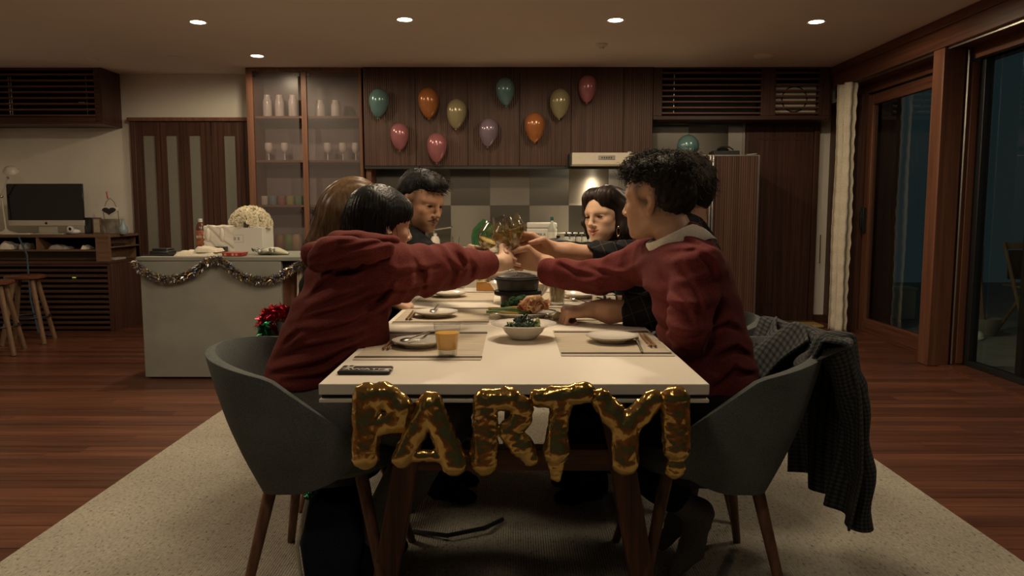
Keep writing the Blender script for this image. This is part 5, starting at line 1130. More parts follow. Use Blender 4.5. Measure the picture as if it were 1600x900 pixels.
def nets(D, l, h):
    n = D.shape; S_ = D < 0
    c = [(i, j, k) for i in (0, 1) for j in (0, 1) for k in (0, 1)]
    cnt = sum(S_[i:n[0] - 1 + i, j:n[1] - 1 + j, k:n[2] - 1 + k].astype(np.int8) for i, j, k in c)
    act = np.nonzero((cnt > 0) & (cnt < 8)); m = len(act[0])
    val = {q: D[act[0] + q[0], act[1] + q[1], act[2] + q[2]] for q in c}
    acc = np.zeros((m, 3)); num = np.zeros(m)
    for q in c:
        for ax_ in range(3):
            if q[ax_]: continue
            q2 = list(q); q2[ax_] = 1; q2 = tuple(q2); a, b = val[q], val[q2]; cr = (a < 0) != (b < 0)
            t = np.where(cr, a / np.where(cr, a - b, 1), 0); p = np.tile(np.array(q, float), (m, 1)); p[:, ax_] += t
            acc[cr] += p[cr]; num[cr] += 1
    vs = (np.stack(act, 1) + acc / num[:, None]) * h + l
    ID = np.full(tuple(x - 1 for x in n), -1, np.int32); ID[act] = np.arange(m)
    F = []
    for ax_ in range(3):
        o = [x for x in range(3) if x != ax_]
        sl0 = [slice(None)] * 3; sl1 = [slice(None)] * 3; sl0[ax_] = slice(0, -1); sl1[ax_] = slice(1, None)
        a, b = S_[tuple(sl0)], S_[tuple(sl1)]
        e = np.array(np.nonzero(a != b)); ok = (e[o[0]] > 0) & (e[o[1]] > 0) & (e[o[0]] < n[o[0]] - 1) & (e[o[1]] < n[o[1]] - 1); e = e[:, ok]
        def cell(d0, d1):
            q = e.copy(); q[o[0]] -= d0; q[o[1]] -= d1; return ID[tuple(q)]
        f = np.stack([cell(1, 1), cell(0, 1), cell(0, 0), cell(1, 0)], 1); flip = a[tuple(e)] if ax_ != 1 else ~a[tuple(e)]
        f[~flip] = f[~flip][:, ::-1]; F.append(f[(f >= 0).all(1)])
    return vs, np.concatenate(F)
def relax(vs, fs, it=1, lam=.5):
    for _ in range(it):
        s_ = np.zeros_like(vs); c = np.zeros(len(vs))
        for a in range(4):
            b = fs[:, (a + 1) % 4]; np.add.at(s_, fs[:, a], vs[b]); np.add.at(c, fs[:, a], 1); np.add.at(s_, b, vs[fs[:, a]]); np.add.at(c, b, 1)
        vs = vs + lam * (s_ / np.maximum(c, 1)[:, None] - vs)
    return vs
def mesh_obj(name, parts, mat, parent=None, attrs=None):
    """parts: list of (verts, quads); attrs: {name: fn(points)->float}"""
    vs = np.concatenate([p[0] for p in parts]); off = 0; fl = []
    for p in parts: fl.append(p[1] + off); off += len(p[0])
    fs = np.concatenate(fl); org = np.array(ORG.get(parent.name, (0, 0, 0))) if parent is not None else np.zeros(3)
    me = D_.meshes.new(name); me.vertices.add(len(vs)); me.vertices.foreach_set('co', (vs - org).astype(np.float32).ravel())
    me.loops.add(fs.size); me.loops.foreach_set('vertex_index', fs.astype(np.int32).ravel())
    me.polygons.add(len(fs)); me.polygons.foreach_set('loop_start', np.arange(0, fs.size, 4, dtype=np.int32)); me.polygons.foreach_set('use_smooth', np.ones(len(fs), bool))
    me.update(calc_edges=True); me.materials.append(mat)
    for k, fn in (attrs or {}).items():
        a = me.attributes.new(k, 'FLOAT', 'POINT'); a.data.foreach_set('value', np.clip(fn(vs), 0, 1).astype(np.float32))
    return link(name, me, parent)

# ---- foil letters PARTY!
def foil_mat():
    m, nt, b = _nt('gold_foil'); b.inputs['Metallic'].default_value = .92; b.inputs['Roughness'].default_value = .19; b.inputs['Base Color'].default_value = (.60, .39, .13, 1)
    n1 = _n(nt, 'ShaderNodeTexNoise'); n1.inputs['Scale'].default_value = 16; n1.inputs['Detail'].default_value = 2; nt.links.new(_coords(nt), n1.inputs['Vector'])
    vo = _n(nt, 'ShaderNodeTexVoronoi'); vo.inputs['Scale'].default_value = 34; nt.links.new(_coords(nt, (1, 1, .45)), vo.inputs['Vector'])
    ad = _n(nt, 'ShaderNodeMath', operation='MULTIPLY_ADD'); ad.inputs[1].default_value = .5; nt.links.new(vo.outputs['Distance'], ad.inputs[0]); nt.links.new(n1.outputs['Fac'], ad.inputs[2])
    n3 = _n(nt, 'ShaderNodeTexNoise'); n3.inputs['Scale'].default_value = 70; n3.inputs['Detail'].default_value = 2; nt.links.new(_coords(nt, (1, 1, .6)), n3.inputs['Vector'])
    a3 = _n(nt, 'ShaderNodeMath', operation='MULTIPLY_ADD'); a3.inputs[1].default_value = .22; nt.links.new(n3.outputs['Fac'], a3.inputs[0]); nt.links.new(ad.outputs[0], a3.inputs[2]); _bump(nt, b, a3.outputs[0], .5, .016); return m
MAT['foil'] = foil_mat(); LY = 1.650
def letter(ch, label, strokes, seed):
    s_ = Sdf(); sc = LY / FPX; pts = []
    for st in strokes:
        for (x0, y0, r0), (x1, y1, r1) in zip(st, st[1:]):
            a, b = W(x0, y0, LY), W(x1, y1, LY); a[1] = b[1] = 0; s_.cap(a, b, r0 * sc * 1.13, r1 * sc * 1.13, .006)
    c = np.mean([q[1] for q in s_.P], 0)
    rad = np.mean([q[3] for q in s_.P])
    def disp(p):
        q = p.copy(); crump = np.abs(wave(q, 70, seed, 5)) * .0018 + np.abs(wave(q * V3(1, .6, 1.2), 190, seed + 3, 6)) * .0014
        seam = np.exp(-(p[:, 1] / .007) ** 2) * wave(q * V3(1, .2, 1), 260, seed + 9, 6) * .0022; return crump - .0012 + seam
    vs, fs = s_.mesh(.0028, disp); vs[:, 1] = vs[:, 1] * .72 + LY
    t = thing('balloon_letter', label, 'balloon', (c[0], LY, c[2]), 'gold foil balloon letters on the table edge')
    mesh_obj('foil_skin', [(vs, fs)], MAT['foil'], t); return t
letter('P', 'gold foil balloon letter P at the table front edge', [[(573, 621, 20), (571, 712, 20)], [(574, 621, 20), (601, 617, 18), (625, 636, 18), (619, 658, 17), (592, 664, 14), (575, 664, 14)]], 1)
letter('A', 'gold foil balloon letter A at the table front edge', [[(672, 632, 18), (650, 672, 16), (627, 716, 15)], [(672, 632, 18), (693, 680, 17), (711, 724, 19)], [(640, 712, 8), (690, 713, 10)]], 2)
letter('R', 'gold foil balloon letter R at the table front edge', [[(759, 630, 18), (756, 722, 20)], [(759, 626, 17), (795, 623, 16), (817, 637, 15), (814, 656, 15), (795, 672, 14)], [(793, 674, 14), (815, 697, 17), (829, 716, 12)]], 3)
letter('T', 'gold foil balloon letter T at the table front edge', [[(842, 622, 14), (880, 620, 16), (914, 613, 15)], [(879, 628, 15), (871, 668, 14), (869, 706, 19), (869, 728, 11), (869, 744, 8)]], 4)
letter('Y', 'gold foil balloon letter Y at the table front edge', [[(939, 623, 15), (956, 645, 17), (977, 668, 19)], [(1021, 625, 15), (1000, 646, 17), (977, 668, 19)], [(977, 668, 20), (976, 722, 20)]], 5)
letter('!', 'gold foil balloon exclamation mark at the table right corner', [[(1055, 625, 21), (1057, 700, 20)], [(1057, 712, 10), (1056, 722, 10)], [(1055, 729, 15), (1054, 733, 14)]], 6)
# ================================================================== PEOPLE
def skin_mat(name, c, lip=(.38, .10, .08), dark=(.03, .022, .018), red=(.62, .27, .17)):
    m, nt, b = _nt(name); b.inputs['Roughness'].default_value = .5; b.inputs['Specular IOR Level'].default_value = .35
    b.inputs['Subsurface Weight'].default_value = .04; b.inputs['Subsurface Radius'].default_value = (.012, .005, .003); b.inputs['Subsurface Scale'].default_value = .5
    no = _n(nt, 'ShaderNodeTexNoise'); no.inputs['Scale'].default_value = 35; nt.links.new(_coords(nt), no.inputs['Vector'])
    col = _ramp(nt, no.outputs['Fac'], [(.3, tuple(x * .93 for x in c)), (.7, tuple(min(1, x * 1.05) for x in c))])
    for an, cc in (('blush', red), ('lips', lip), ('stubble', dark)):
        at = _n(nt, 'ShaderNodeAttribute'); at.attribute_name = an; mx = _n(nt, 'ShaderNodeMixRGB'); mx.inputs[2].default_value = (*cc, 1)
        nt.links.new(at.outputs['Fac'], mx.inputs[0]); nt.links.new(col, mx.inputs[1]); col = mx.outputs[0]
    nt.links.new(col, b.inputs['Base Color']); return m
def hair_mat(name, c1, c2, rough=.55):
    m, nt, b = _nt(name); b.inputs['Roughness'].default_value = rough; b.inputs['Specular IOR Level'].default_value = .13
    no = _n(nt, 'ShaderNodeTexNoise'); no.inputs['Scale'].default_value = 60; nt.links.new(_coords(nt, (1.6, 1.6, .10)), no.inputs['Vector']); nt.links.new(_ramp(nt, no.outputs['Fac'], [(.30, c1), (.70, c2)]), b.inputs['Base Color']); return m
def segd(p, a, b):
    ba = b - a; t = np.clip((p - a) @ ba / max(1e-12, ba @ ba), 0, 1); return np.linalg.norm(p - a - t[:, None] * ba, axis=1)
def head(s, T, R, S=1.0, fem=False, smile=.5, jaw=1.0):
    """face along local +X, up +Z, left +Y; T is midway between the ears"""
    s.at(T, R, S); f = .94 if fem else 1.0
    s.ell((-.010, 0, .040), (.096, .077, .084), .02).ell((.020, 0, .030), (.070, .068, .066), .03)
    s.ell((.030, 0, -.026), (.056, .056 * f, .076), .03)
    for y in (1, -1):
        s.cap((.000, y * .054 * f, -.040), (.060, y * .020 * f, -.088), .020 * jaw, .014, .03)
        s.ell((.058, y * .044, -.020 + .004 * smile), (.022, .020, .019), .018)
        s.cap((.084, y * .010, .028), (.066, y * .050, .026), .009 if fem else .011, .008, .016)
        s.ell((.100, y * .033, .005), (.019, .020, .009), .012, sub=True)
        s.ell((.072, y * .033, .005), (.0135, .0165, .0125), .003)
        s.cap((.0835, y * .020, .0095), (.078, y * .046, .0085), .0032, .0028, .003)     # upper lid
        s.cap((.0835, y * .022, -.002), (.079, y * .045, -.001), .0028, .0025, .004)      # lower lid
        s.ell((.099, y * .0125, -.031), (.0085, .007, .007), .006)
        s.ell((.050, y * .034, -.046), (.030, .024, .034), .018)
    s.ell((.070, 0, -.060), (.024, .031, .028), .022).ell((.076, 0, -.092), (.015, .019, .014), .018)
    s.cap((.090, 0, .022), (.104, 0, -.016), .0065, .0088, .012).ell((.1085, 0, -.026), (.0105, .0105, .0095), .008)
    ux = .094; ce = -.0565 + .006 * smile; cw = .022 + .006 * smile
    s.cap((ux + .003, 0, -.0535), (ux - .012, cw, ce), .0048, .0030, .004).cap((ux + .003, 0, -.0535), (ux - .012, -cw, ce), .0048, .0030, .004)
    s.cap((ux + .001, 0, -.0660), (ux - .012, cw * .85, ce - .003), .0058, .0030, .004).cap((ux + .001, 0, -.0660), (ux - .012, -cw * .85, ce - .003), .0058, .0030, .004)
    s.cap((ux + .004, 0, -.0598), (ux - .010, cw, ce - .001), .0016, .0012, .003, sub=True).cap((ux + .004, 0, -.0598), (ux - .010, -cw, ce - .001), .0016, .0012, .003, sub=True)
    for y in (1, -1):
        Re = Euler((0, -.18, y * .45)).to_matrix(); Re = np.array(Re)
        s.ell((-.012, y * .0795, .000), (.018, .0070, .030), .005, Re).ell((-.009, y * .076, -.026), (.009, .005, .009), .006)
        s.ell((-.006, y * .0875, .003), (.0105, .0085, .019), .005, Re, sub=True)
    s.at()
def head_attrs(T, R, S, smile=.5, stubble=0, fade=0, lipw=1.0):
    def loc(p): return ((p - T) @ R) / S
    cw = .022 + .006 * smile; ce = -.0565 + .006 * smile
    def lips(p):
        q = loc(p); d = np.full(len(q), 1.0)
        for a, b, r in (((.097, 0, -.0535), (.082, cw, ce), .0052), ((.097, 0, -.0535), (.082, -cw, ce), .0052), ((.095, 0, -.066), (.082, cw * .85, ce - .003), .0062), ((.095, 0, -.066), (.082, -cw * .85, ce - .003), .0062)):
            d = np.minimum(d, segd(q, V3(*a), V3(*b)) - r)
        return lipw * np.clip(.5 - d / .002, 0, 1)
    def blush(p):
        q = loc(p); r = .25 * np.exp(-((q[:, 0] - .06) ** 2 + (np.abs(q[:, 1]) - .05) ** 2 + (q[:, 2] + .02) ** 2) / .0009) + .3 * np.exp(-((np.abs(q[:, 1]) - .08) ** 2 + q[:, 2] ** 2 + (q[:, 0] + .01) ** 2) / .0008); return r
    def stub(p):
        q = loc(p); o = np.zeros(len(q))
        if stubble: o = stubble * np.clip((-.030 - q[:, 2]) / .02, 0, 1) * np.clip((q[:, 0] - .0) / .03, 0, 1) * np.clip((q[:, 2] + .14) / .03, 0, 1)
        if fade:
            m_ = np.clip((q[:, 2] - (-.045 + .5 * np.clip(q[:, 0] + .02, 0, 1))) / .035, 0, 1) * np.clip((.050 - q[:, 0] + .2 * np.clip(q[:, 2] - .04, -.1, .1)) / .022, 0, 1); o = np.maximum(o, fade * m_ * np.clip((.0795 - np.abs(q[:, 1])) / .004, 0, 1))
        return o
    return {'lips': lips, 'blush': blush, 'stubble': stub}
def eyes_brows(parent, T, R, S, brow, fem=False, open_=.5, moust=False):
    M = Matrix.Translation(tuple(T)) @ Matrix([list(r) for r in R]).to_4x4() @ Matrix.Scale(S, 4)
    for y in (1, -1):
        MB().ball((.0832, y * .0330, .0040), (.0042, .0118, .0026 + .0034 * open_), 12, 8, M).build('eye', MAT['eyedark'], parent, smooth=1)
        MB().tube([(.0895, y * .015, .0215), (.0885, y * .028, .0265), (.0785, y * .047, .0245)], [.0030, .0044 if not fem else .0030, .0014], 8, True, M).build('eyebrow', brow, parent, smooth=1)
        MB().tube([(.0872, y * .020, .0085), (.0868, y * .033, .0098), (.0800, y * .047, .0070)], [.0014, .0022, .0016], 6, True, M).build('eyelash', brow, parent, smooth=1)
    if moust:
        for y in (1, -1): MB().tube([(.1000, y * .003, -.0462), (.0980, y * .013, -.0478), (.0890, y * .027, -.0535), (.0800, y * .036, -.0610)], [.0014, .0022, .0018, .0008], 8, True, M).build('moustache', MAT['stubblehair'], parent, smooth=1)
MAT['stubblehair'] = plain('moustache_hair', (.045, .028, .020), .7, var=.2); MAT['eyedark'] = plain('eye_dark', (.012, .008, .006), .15, var=0)
def hand(s, wrist, fwd, back, left=False, curl=(60, 70, 40), spread=.0, thumb=((.052, .044, -.022), (.078, .030, -.040), (.095, .012, -.046)), S=1.0, fingers=None):
    """right hand: fingers along fwd, back of the hand along back; curl per joint in degrees"""
    R = frame(fwd, back); m = -1 if left else 1; s.at(wrist, R, S)
    L = lambda p: (p[0], p[1] * m, p[2])
    mc = [((.088, .027, .000), (.044, .026, .021), .0088), ((.092, .008, .003), (.048, .030, .022), .0090), ((.086, -.011, .001), (.044, .028, .021), .0086), ((.077, -.028, -.004), (.034, .021, .018), .0077)]
    s.cap(L((-.03, .006, 0)), L((.015, .006, 0)), .026, .026, .01)
    for i, (b, ph, r) in enumerate(mc):
        s.cap(L((.008, .012 - .010 * i, -.002)), L(b), .0165, .0125, .012)
        cu = fingers[i] if fingers else curl; a = 0; p = np.array(b, float); sp = spread * (1.5 - i)
        for j in range(3):
            a += math.radians(cu[j]); q = p + ph[j] * np.array([math.cos(a) * math.cos(sp), math.sin(sp), -math.sin(a)])
            s.cap(L(p), L(q), r * (1.02 - .06 * j), r * (.96 - .08 * j), .003); p = q
    s.ell(L((.045, .0, -.008)), (.040, .032, .014), .012)
    t0 = (.018, .022, -.010); s.cap(L(t0), L(thumb[0]), .017, .0125, .012); s.cap(L(thumb[0]), L(thumb[1]), .0115, .0100, .004); s.cap(L(thumb[1]), L(thumb[2]), .0100, .0080, .003)
    s.at()
def grip_wrist(P, fwd, back, depth=.030, reach=.085, side=0.0): R = frame(fwd, back); return np.asarray(P) - R @ V3(reach, side, -depth)
def strands(name, mat, parent, roots, dirs, L, r0, curlr=0, curln=2, gravity=.3, seed=1, seg=7, jitter=.25):
    r = np.random.RandomState(seed); mb = MB()
    for p, d in zip(roots, dirs):
        d = unit(d + r.normal(size=3) * jitter); ln = L * r.uniform(.6, 1.15); u = unit(np.cross(d, r.normal(size=3))); v_ = np.cross(d, u); pts = []; ph = r.uniform(0, 6.28); cr = curlr * r.uniform(.6, 1.2)
        for i in range(seg):
            t = i / (seg - 1); pts.append(tuple(p + d * ln * t + V3(0, 0, -gravity * ln * t * t) + cr * (u * (math.cos(ph + curln * 6.28 * t) - math.cos(ph)) + v_ * (math.sin(ph + curln * 6.28 * t) - math.sin(ph))) * min(1, t * 2)))
        mb.tube(pts, [r0 * (1 - .75 * i / (seg - 1)) for i in range(seg)], 4, False)
    o = mb.build(name, mat, parent, smooth=1); o['kind'] = 'stuff'; return o
def surf_pts(vs, fs, n, seed, cond=None):
    r = np.random.RandomState(seed); fn = np.cross(vs[fs[:, 1]] - vs[fs[:, 0]], vs[fs[:, 2]] - vs[fs[:, 0]]); c = vs[fs].mean(1); nn = fn / np.maximum(np.linalg.norm(fn, axis=1)[:, None], 1e-12)
    idx = np.arange(len(fs)) if cond is None else np.nonzero(cond(c))[0]; k = r.choice(idx, n); return c[k], nn[k]
def folds(axis_a, axis_b, freq, twist, amp, seed, power=2):
    """diagonal cloth folds round a limb: displacement function of points"""
    a, b = np.asarray(axis_a, float), np.asarray(axis_b, float); d = unit(b - a); u = unit(np.cross(d, V3(.3, .9, .4))); v_ = np.cross(d, u); freq = freq * 2.3
    def fn(p):
        q = p - a; t = q @ d; an = np.arctan2(q @ v_, q @ u); n_ = wave(p, 16, seed, 4); ph = t * freq + twist * np.sin(an + seed) * 1.3 + n_ * 1.8
        rg = (.5 + .5 * np.sin(ph)) ** power; mask = .35 + .65 * np.clip(wave(p, 9, seed + 5, 4) + .4, 0, 1)
        return -amp * rg * mask + amp * .25
    return fn
def near_axis(a, b, R0, R1):
    a, b = np.asarray(a, float), np.asarray(b, float)
    return lambda p: np.clip((R1 - segd(p, a, b)) / (R1 - R0), 0, 1)
def mixdisp(*fw):
    """each (fn, weight fn or None)"""
    def fn(p):
        o = 0
        for f_, w_ in fw: o = o + (f_(p) if w_ is None else f_(p) * w_(p))
        return o
    return fn
def creases_xz(lines, depth, amp, wd, ymax, seed=0):
    """valley-and-ridge folds along polylines measured on the side facing -Y"""
    L = [[W(a, b, depth) for a, b in ln] for ln in lines]
    def fn(p):
        o = np.zeros(len(p)); q = p + .006 * np.stack([wave(p, 26, seed, 3), 0 * p[:, 0], wave(p, 26, seed + 4, 3)], 1); q[:, 1] = 0
        for ln in L:
            dm = np.full(len(p), 9.0); sg = np.zeros(len(p)); tt = np.zeros(len(p)); n = len(ln) - 1
            for i in range(n):
                a, b = ln[i].copy(), ln[i + 1].copy(); a[1] = b[1] = 0; ba = b - a; t = np.clip((q - a) @ ba / (ba @ ba), 0, 1); r = q - a - t[:, None] * ba; d = np.linalg.norm(r, axis=1); up = unit(V3(-ba[2], 0, ba[0])); m = d < dm; dm[m] = d[m]; sg[m] = (r @ up)[m]; tt[m] = (i + t[m]) / n
            fade = np.sin(np.pi * np.clip(tt * .9 + .05, 0, 1)) ** .6
            o += fade * (np.exp(-((sg + .2 * wd) / wd) ** 2) - .8 * np.exp(-((sg - 1.6 * wd) / (1.3 * wd)) ** 2)) * (dm < 4 * wd) * np.exp(-np.maximum(0, dm - np.abs(sg)) / wd)
        return amp * o * np.clip((ymax - p[:, 1]) / .05, 0, 1)
    return fn
def creases(p_list, amp, wd, seed=0):
    """soft ridges along given 3-D polylines"""
    def fn(p):
        o = np.zeros(len(p)); pw = p + .010 * np.stack([wave(p, 30, seed, 3), wave(p, 30, seed + 2, 3), wave(p, 30, seed + 4, 3)], 1)
        for pl, sg in p_list:
            for a, b in zip(pl, pl[1:]):
                d = segd(pw, np.asarray(a, float), np.asarray(b, float)); o = np.minimum(o, -np.exp(-(d / wd) ** 2)) if sg > 0 else o
        return amp * o
    return fn
SK = {'tan': skin_mat('skin_warm', (.47, .265, .165)), 'light': skin_mat('skin_light', (.60, .38, .255), (.42, .07, .06)), 'deep': skin_mat('skin_tanned', (.42, .22, .13))}
MAT['hairblack'] = hair_mat('hair_black', (.006, .006, .007), (.016, .014, .013)); MAT['hairblue'] = hair_mat('hair_blue_black', (.007, .008, .009), (.020, .019, .019), .38)
MAT['hairbrown'] = hair_mat('hair_brown', (.075, .045, .026), (.165, .100, .056), .34); MAT['hairdark'] = hair_mat('hair_dark_brown', (.014, .010, .009), (.030, .020, .017), .38); MAT['hairwarm'] = hair_mat('hair_warm_black', (.010, .008, .006), (.030, .024, .018))
MAT['maroon'] = fabric('maroon_sweater', (.085, .016, .015), (.15, .028, .026), 300, bump=.15); MAT['hoodie'] = fabric('red_hoodie_jersey', (.105, .020, .017), (.17, .034, .028), 260, bump=.12)
MAT['collar'] = fabric('white_shirt_cotton', (.58, .53, .44), (.70, .64, .54), 200, bump=.1); MAT['shirtblack'] = fabric('black_shirt_cotton', (.003, .0035, .004), (.007, .007, .0075), 220, bump=.1); MAT['turtle'] = fabric('black_turtleneck', (.003, .003, .0035), (.006, .006, .0065), 260, bump=.1)
MAT['trgrey'] = fabric('grey_trouser_cloth', (.11, .107, .10), (.17, .165, .155), 300); MAT['trdark'] = fabric('dark_trouser_cloth', (.006, .006, .007), (.012, .012, .013), 300); MAT['sock'] = fabric('grey_sock', (.10, .09, .08), (.17, .15, .135), 300)
def plaid(name, base, line, sc=9):
    m, nt, b = _nt(name); b.inputs['Roughness'].default_value = .9; b.inputs['Specular IOR Level'].default_value = .05
    v = _coords(nt, (sc, sc, sc), rand=False, rot=(.2, .35, .1)); sx_ = _n(nt, 'ShaderNodeSeparateXYZ'); nt.links.new(v, sx_.inputs[0]); acc = None
    for ax_ in ('X', 'Z'):
        fr_ = _n(nt, 'ShaderNodeMath', operation='FRACT'); nt.links.new(sx_.outputs[ax_], fr_.inputs[0])
        lt = _n(nt, 'ShaderNodeMath', operation='LESS_THAN'); lt.inputs[1].default_value = .08; nt.links.new(fr_.outputs[0], lt.inputs[0])
        if acc is None: acc = lt.outputs[0]
        else: mx_ = _n(nt, 'ShaderNodeMath', operation='MAXIMUM'); nt.links.new(acc, mx_.inputs[0]); nt.links.new(lt.outputs[0], mx_.inputs[1]); acc = mx_.outputs[0]
    no = _n(nt, 'ShaderNodeTexNoise'); no.inputs['Scale'].default_value = 5; nt.links.new(_coords(nt, rand=False), no.inputs['Vector']); c0 = _ramp(nt, no.outputs['Fac'], [(.3, tuple(x * .75 for x in base)), (.7, tuple(x * 1.3 for x in base))])
    mx_ = _n(nt, 'ShaderNodeMixRGB'); mx_.inputs[2].default_value = (*line, 1); nt.links.new(acc, mx_.inputs[0]); nt.links.new(c0, mx_.inputs[1]); nt.links.new(mx_.outputs[0], b.inputs['Base Color']); return m
MAT['plaid'] = plaid('dark_plaid_shirt', (.014, .014, .016), (.050, .036, .030), 22)

def person(label, loc): return thing('person', label, 'person', loc)
def cuff(s, frm, end, r, hole=.006):
    """open sleeve end at `end`"""
    d = unit(np.asarray(end, float) - np.asarray(frm, float)); e = np.asarray(end, float); s.cap(e - d * (r + .02), e - d * .012, r, r * .97, .008)
    s.ell(e + d * .055, (.055, r + .03, r + .03), .004, frame(d, V3(.2, .1, 1)), sub=True)
def legs(s, hip, knee, ankle, off, r=(.090, .068, .050), k=.03):
    for sg in (-1, 1):
        o = V3(0, sg * off, 0); s.cap(np.asarray(hip) + o, np.asarray(knee) + o, r[0], r[1], k); s.cap(np.asarray(knee) + o, np.asarray(ankle) + o, r[1] * .98, r[2], k * .5)
def foot(s, ankle, toe, r=.034):
    a, t = np.asarray(ankle, float), np.asarray(toe, float); s.cap(a, a * .35 + t * .65, r * 1.05, r, .02); s.cap(a * .35 + t * .65, t, r, r * .72, .02)

# ------------------------------------------------------------------ R1: man in the maroon sweater, front right
def man_maroon():
    t = person('man in maroon sweater and white collar raising a glass at front right', (.60, 2.2, .45))
    T = V3(.440, 2.36, 1.122); R = frame((-.80, .58, -.03), (-.06, 0, 1)); S_ = 1.03
    sh_n, sh_f = V3(.515, 2.135, .925), V3(.440, 2.47, .935)
    # body: head, neck, upper trunk and both hands as one skin
    s = Sdf(); head(s, T, R, S_, smile=.5); s.at()
    s.cap(T + R @ V3(-.030, 0, -.045), (.505, 2.312, .975), .054, .060, .03); s.ell((.52, 2.30, .90), (.08, .12, .10), .03)
    at_ = head_attrs(T, R, S_, .5, .10, .80)
    w1 = W(848, 424, 2.645); hd = unit(V3(-.84, .32, .22)); G = W(806.5, 399, 2.68); wr = grip_wrist(G, hd, (.5, .8, .15), .034, .082, .014)
    hand(s, wr, hd, (.5, .8, .15), fingers=[(42, 55, 35), (62, 72, 40), (68, 80, 40), (72, 82, 40)], thumb=((.048, .046, -.020), (.074, .036, -.034), (.094, .022, -.038)))
    s.cap(wr - hd * .02, w1 + V3(.03, -.01, -.01), .027, .032, .015); s.chain([w1 + V3(.03, -.01, -.01), (.285, 2.560, .872), sh_f], [.032, .038, .05], .01)
    hand(s, (.535, 2.235, .60), (-.6, .5, -.55), (.3, -.2, .8), left=True, curl=(25, 30, 20)); s.chain([sh_n, (.478, 2.085, .786), (.535, 2.235, .60)], [.05, .038, .028], .01); s.cap(sh_n, sh_f, .05, .05, .03)
    P1 = s.mesh(.0027); mesh_obj('body', [P1], SK['tan'], t, at_)
    eyes_brows(t, T, R, S_, MAT['hairblack'], open_=.6)
    # hair: short faded sides, tall curly top
    h = Sdf().at(T, R, S_); h.ell((-.014, 0, .052), (.096, .0785, .080), .01).ell((-.050, 0, .020), (.062, .070, .075), .02).ell((.030, 0, .108), (.066, .062, .034), .03).ell((-.040, 0, .105), (.060, .062, .034), .02).ell((.070, 0, .098), (.030, .050, .022), .02)
    h.ell((.080, 0, .015), (.060, .09, .050), .02, sub=True).ell((-.010, .084, -.004), (.022, .024, .034), .008, sub=True).ell((-.010, -.084, -.004), (.022, .024, .034), .008, sub=True).ell((.062, .085, .0), (.044, .032, .055), .014, sub=True).ell((.062, -.085, .0), (.044, .032, .055), .014, sub=True)
    hv, hf = h.mesh(.004, lambda p: -.006 * np.abs(wave(p, 120, 4, 6)) - .005 * wave(p, 55, 2, 5) + .004)
    mesh_obj('hair', [(hv, hf)], MAT['hairwarm'], t)
    top = lambda c: (((c - T) @ R)[:, 2] > .062)
    p_, n_ = surf_pts(hv, hf, 1100, 3, top); strands('hair_curls', MAT['hairwarm'], t, p_ - n_ * .004, n_ * .7 + R @ V3(.45, 0, .25), .034, .0013, .009, 1.1, .25, 4, 8, .5)
    sd = lambda c: (((c - T) @ R)[:, 2] > -.06) & (((c - T) @ R)[:, 0] < .03); p_, n_ = surf_pts(hv, hf, 350, 5, sd); strands('hair_fade', MAT['hairwarm'], t, p_ - n_ * .002, n_ * .4 + V3(0, 0, -.6), .014, .0011, 0, 0, .2, 6, 4)
    # sweater
    s = Sdf(); s.ell((.580, 2.22, .590), (.128, .170, .14), .05).ell((.565, 2.235, .70), (.122, .160, .16), .06).ell((.535, 2.275, .84), (.122, .165, .15), .06).ell((.515, 2.29, .915), (.100, .150, .09), .05).ell((.50, 2.215, .565), (.12, .14, .09), .05)
    s.cap(sh_n, sh_f, .076, .076, .05).cap((.535, 2.29, .945), (.520, 2.31, 1.010), .085, .060, .03)
    el_n, el_f = V3(.478, 2.075, .786), V3(.285, 2.560, .872)
    s.cap(sh_n, el_n, .073, .061, .012); s.cap(el_n, (.535, 2.20, .640), .058, .050, .012)
    s.cap(sh_f, el_f, .074, .056, .03); s.cap(el_f, w1 + unit(el_f - w1) * .055, .054, .046, .02); cuff(s, el_f, w1, .046)
    cz1 = creases_xz([[(1008, 408), (1016, 440), (1030, 478)], [(1020, 395), (1035, 430), (1043, 470)], [(925, 420), (965, 430), (995, 452)], [(905, 445), (940, 458), (985, 462)], [(870, 415), (900, 428), (930, 432)]], 2.5, .007, .007, 2.75, 3)
    cz2 = creases_xz([[(1055, 398), (1085, 392), (1108, 408), (1120, 435)], [(1098, 560), (1107, 510), (1122, 455)], [(1036, 470), (1062, 480), (1090, 478)], [(1032, 505), (1055, 520), (1088, 518)], [(1112, 560), (1150, 545), (1178, 560)], [(1105, 600), (1140, 575), (1180, 590)], [(1110, 520), (1140, 505), (1160, 515)], [(1062, 375), (1090, 380), (1115, 400)]], 2.1, .009, .009, 2.4, 9)
    dsp = mixdisp((cz1, None), (cz2, None), (folds(sh_f, w1, 40, 1.5, .006, 3), near_axis(sh_f, w1, .09, .13)), (folds(sh_n, el_n, 36, 1.4, .006, 8), near_axis(sh_n, el_n, .08, .12)), (folds((.62, 2.22, .6), (.54, 2.3, .95), 24, 1.2, .007, 11), None))
    s.cap(T + R @ V3(.0, 0, -.04), (.468, 2.316, 1.025), .066, .068, .004, sub=True).cap((.468, 2.316, 1.025), (.498, 2.312, .985), .068, .060, .004, sub=True)
    v_, f_ = s.mesh(.0042, dsp); v_ = relax(v_, f_, 1, .5); mesh_obj('sweater', [(v_, f_)], MAT['maroon'], t)
    # shirt collar: folded band round the neck, open at the throat
    P = []; cc = V3(.476, 2.316, 1.020); ax_ = unit(V3(-.66, .04, .80)); u = unit(np.cross(V3(0, 1, 0), ax_)); v2 = np.cross(ax_, u)
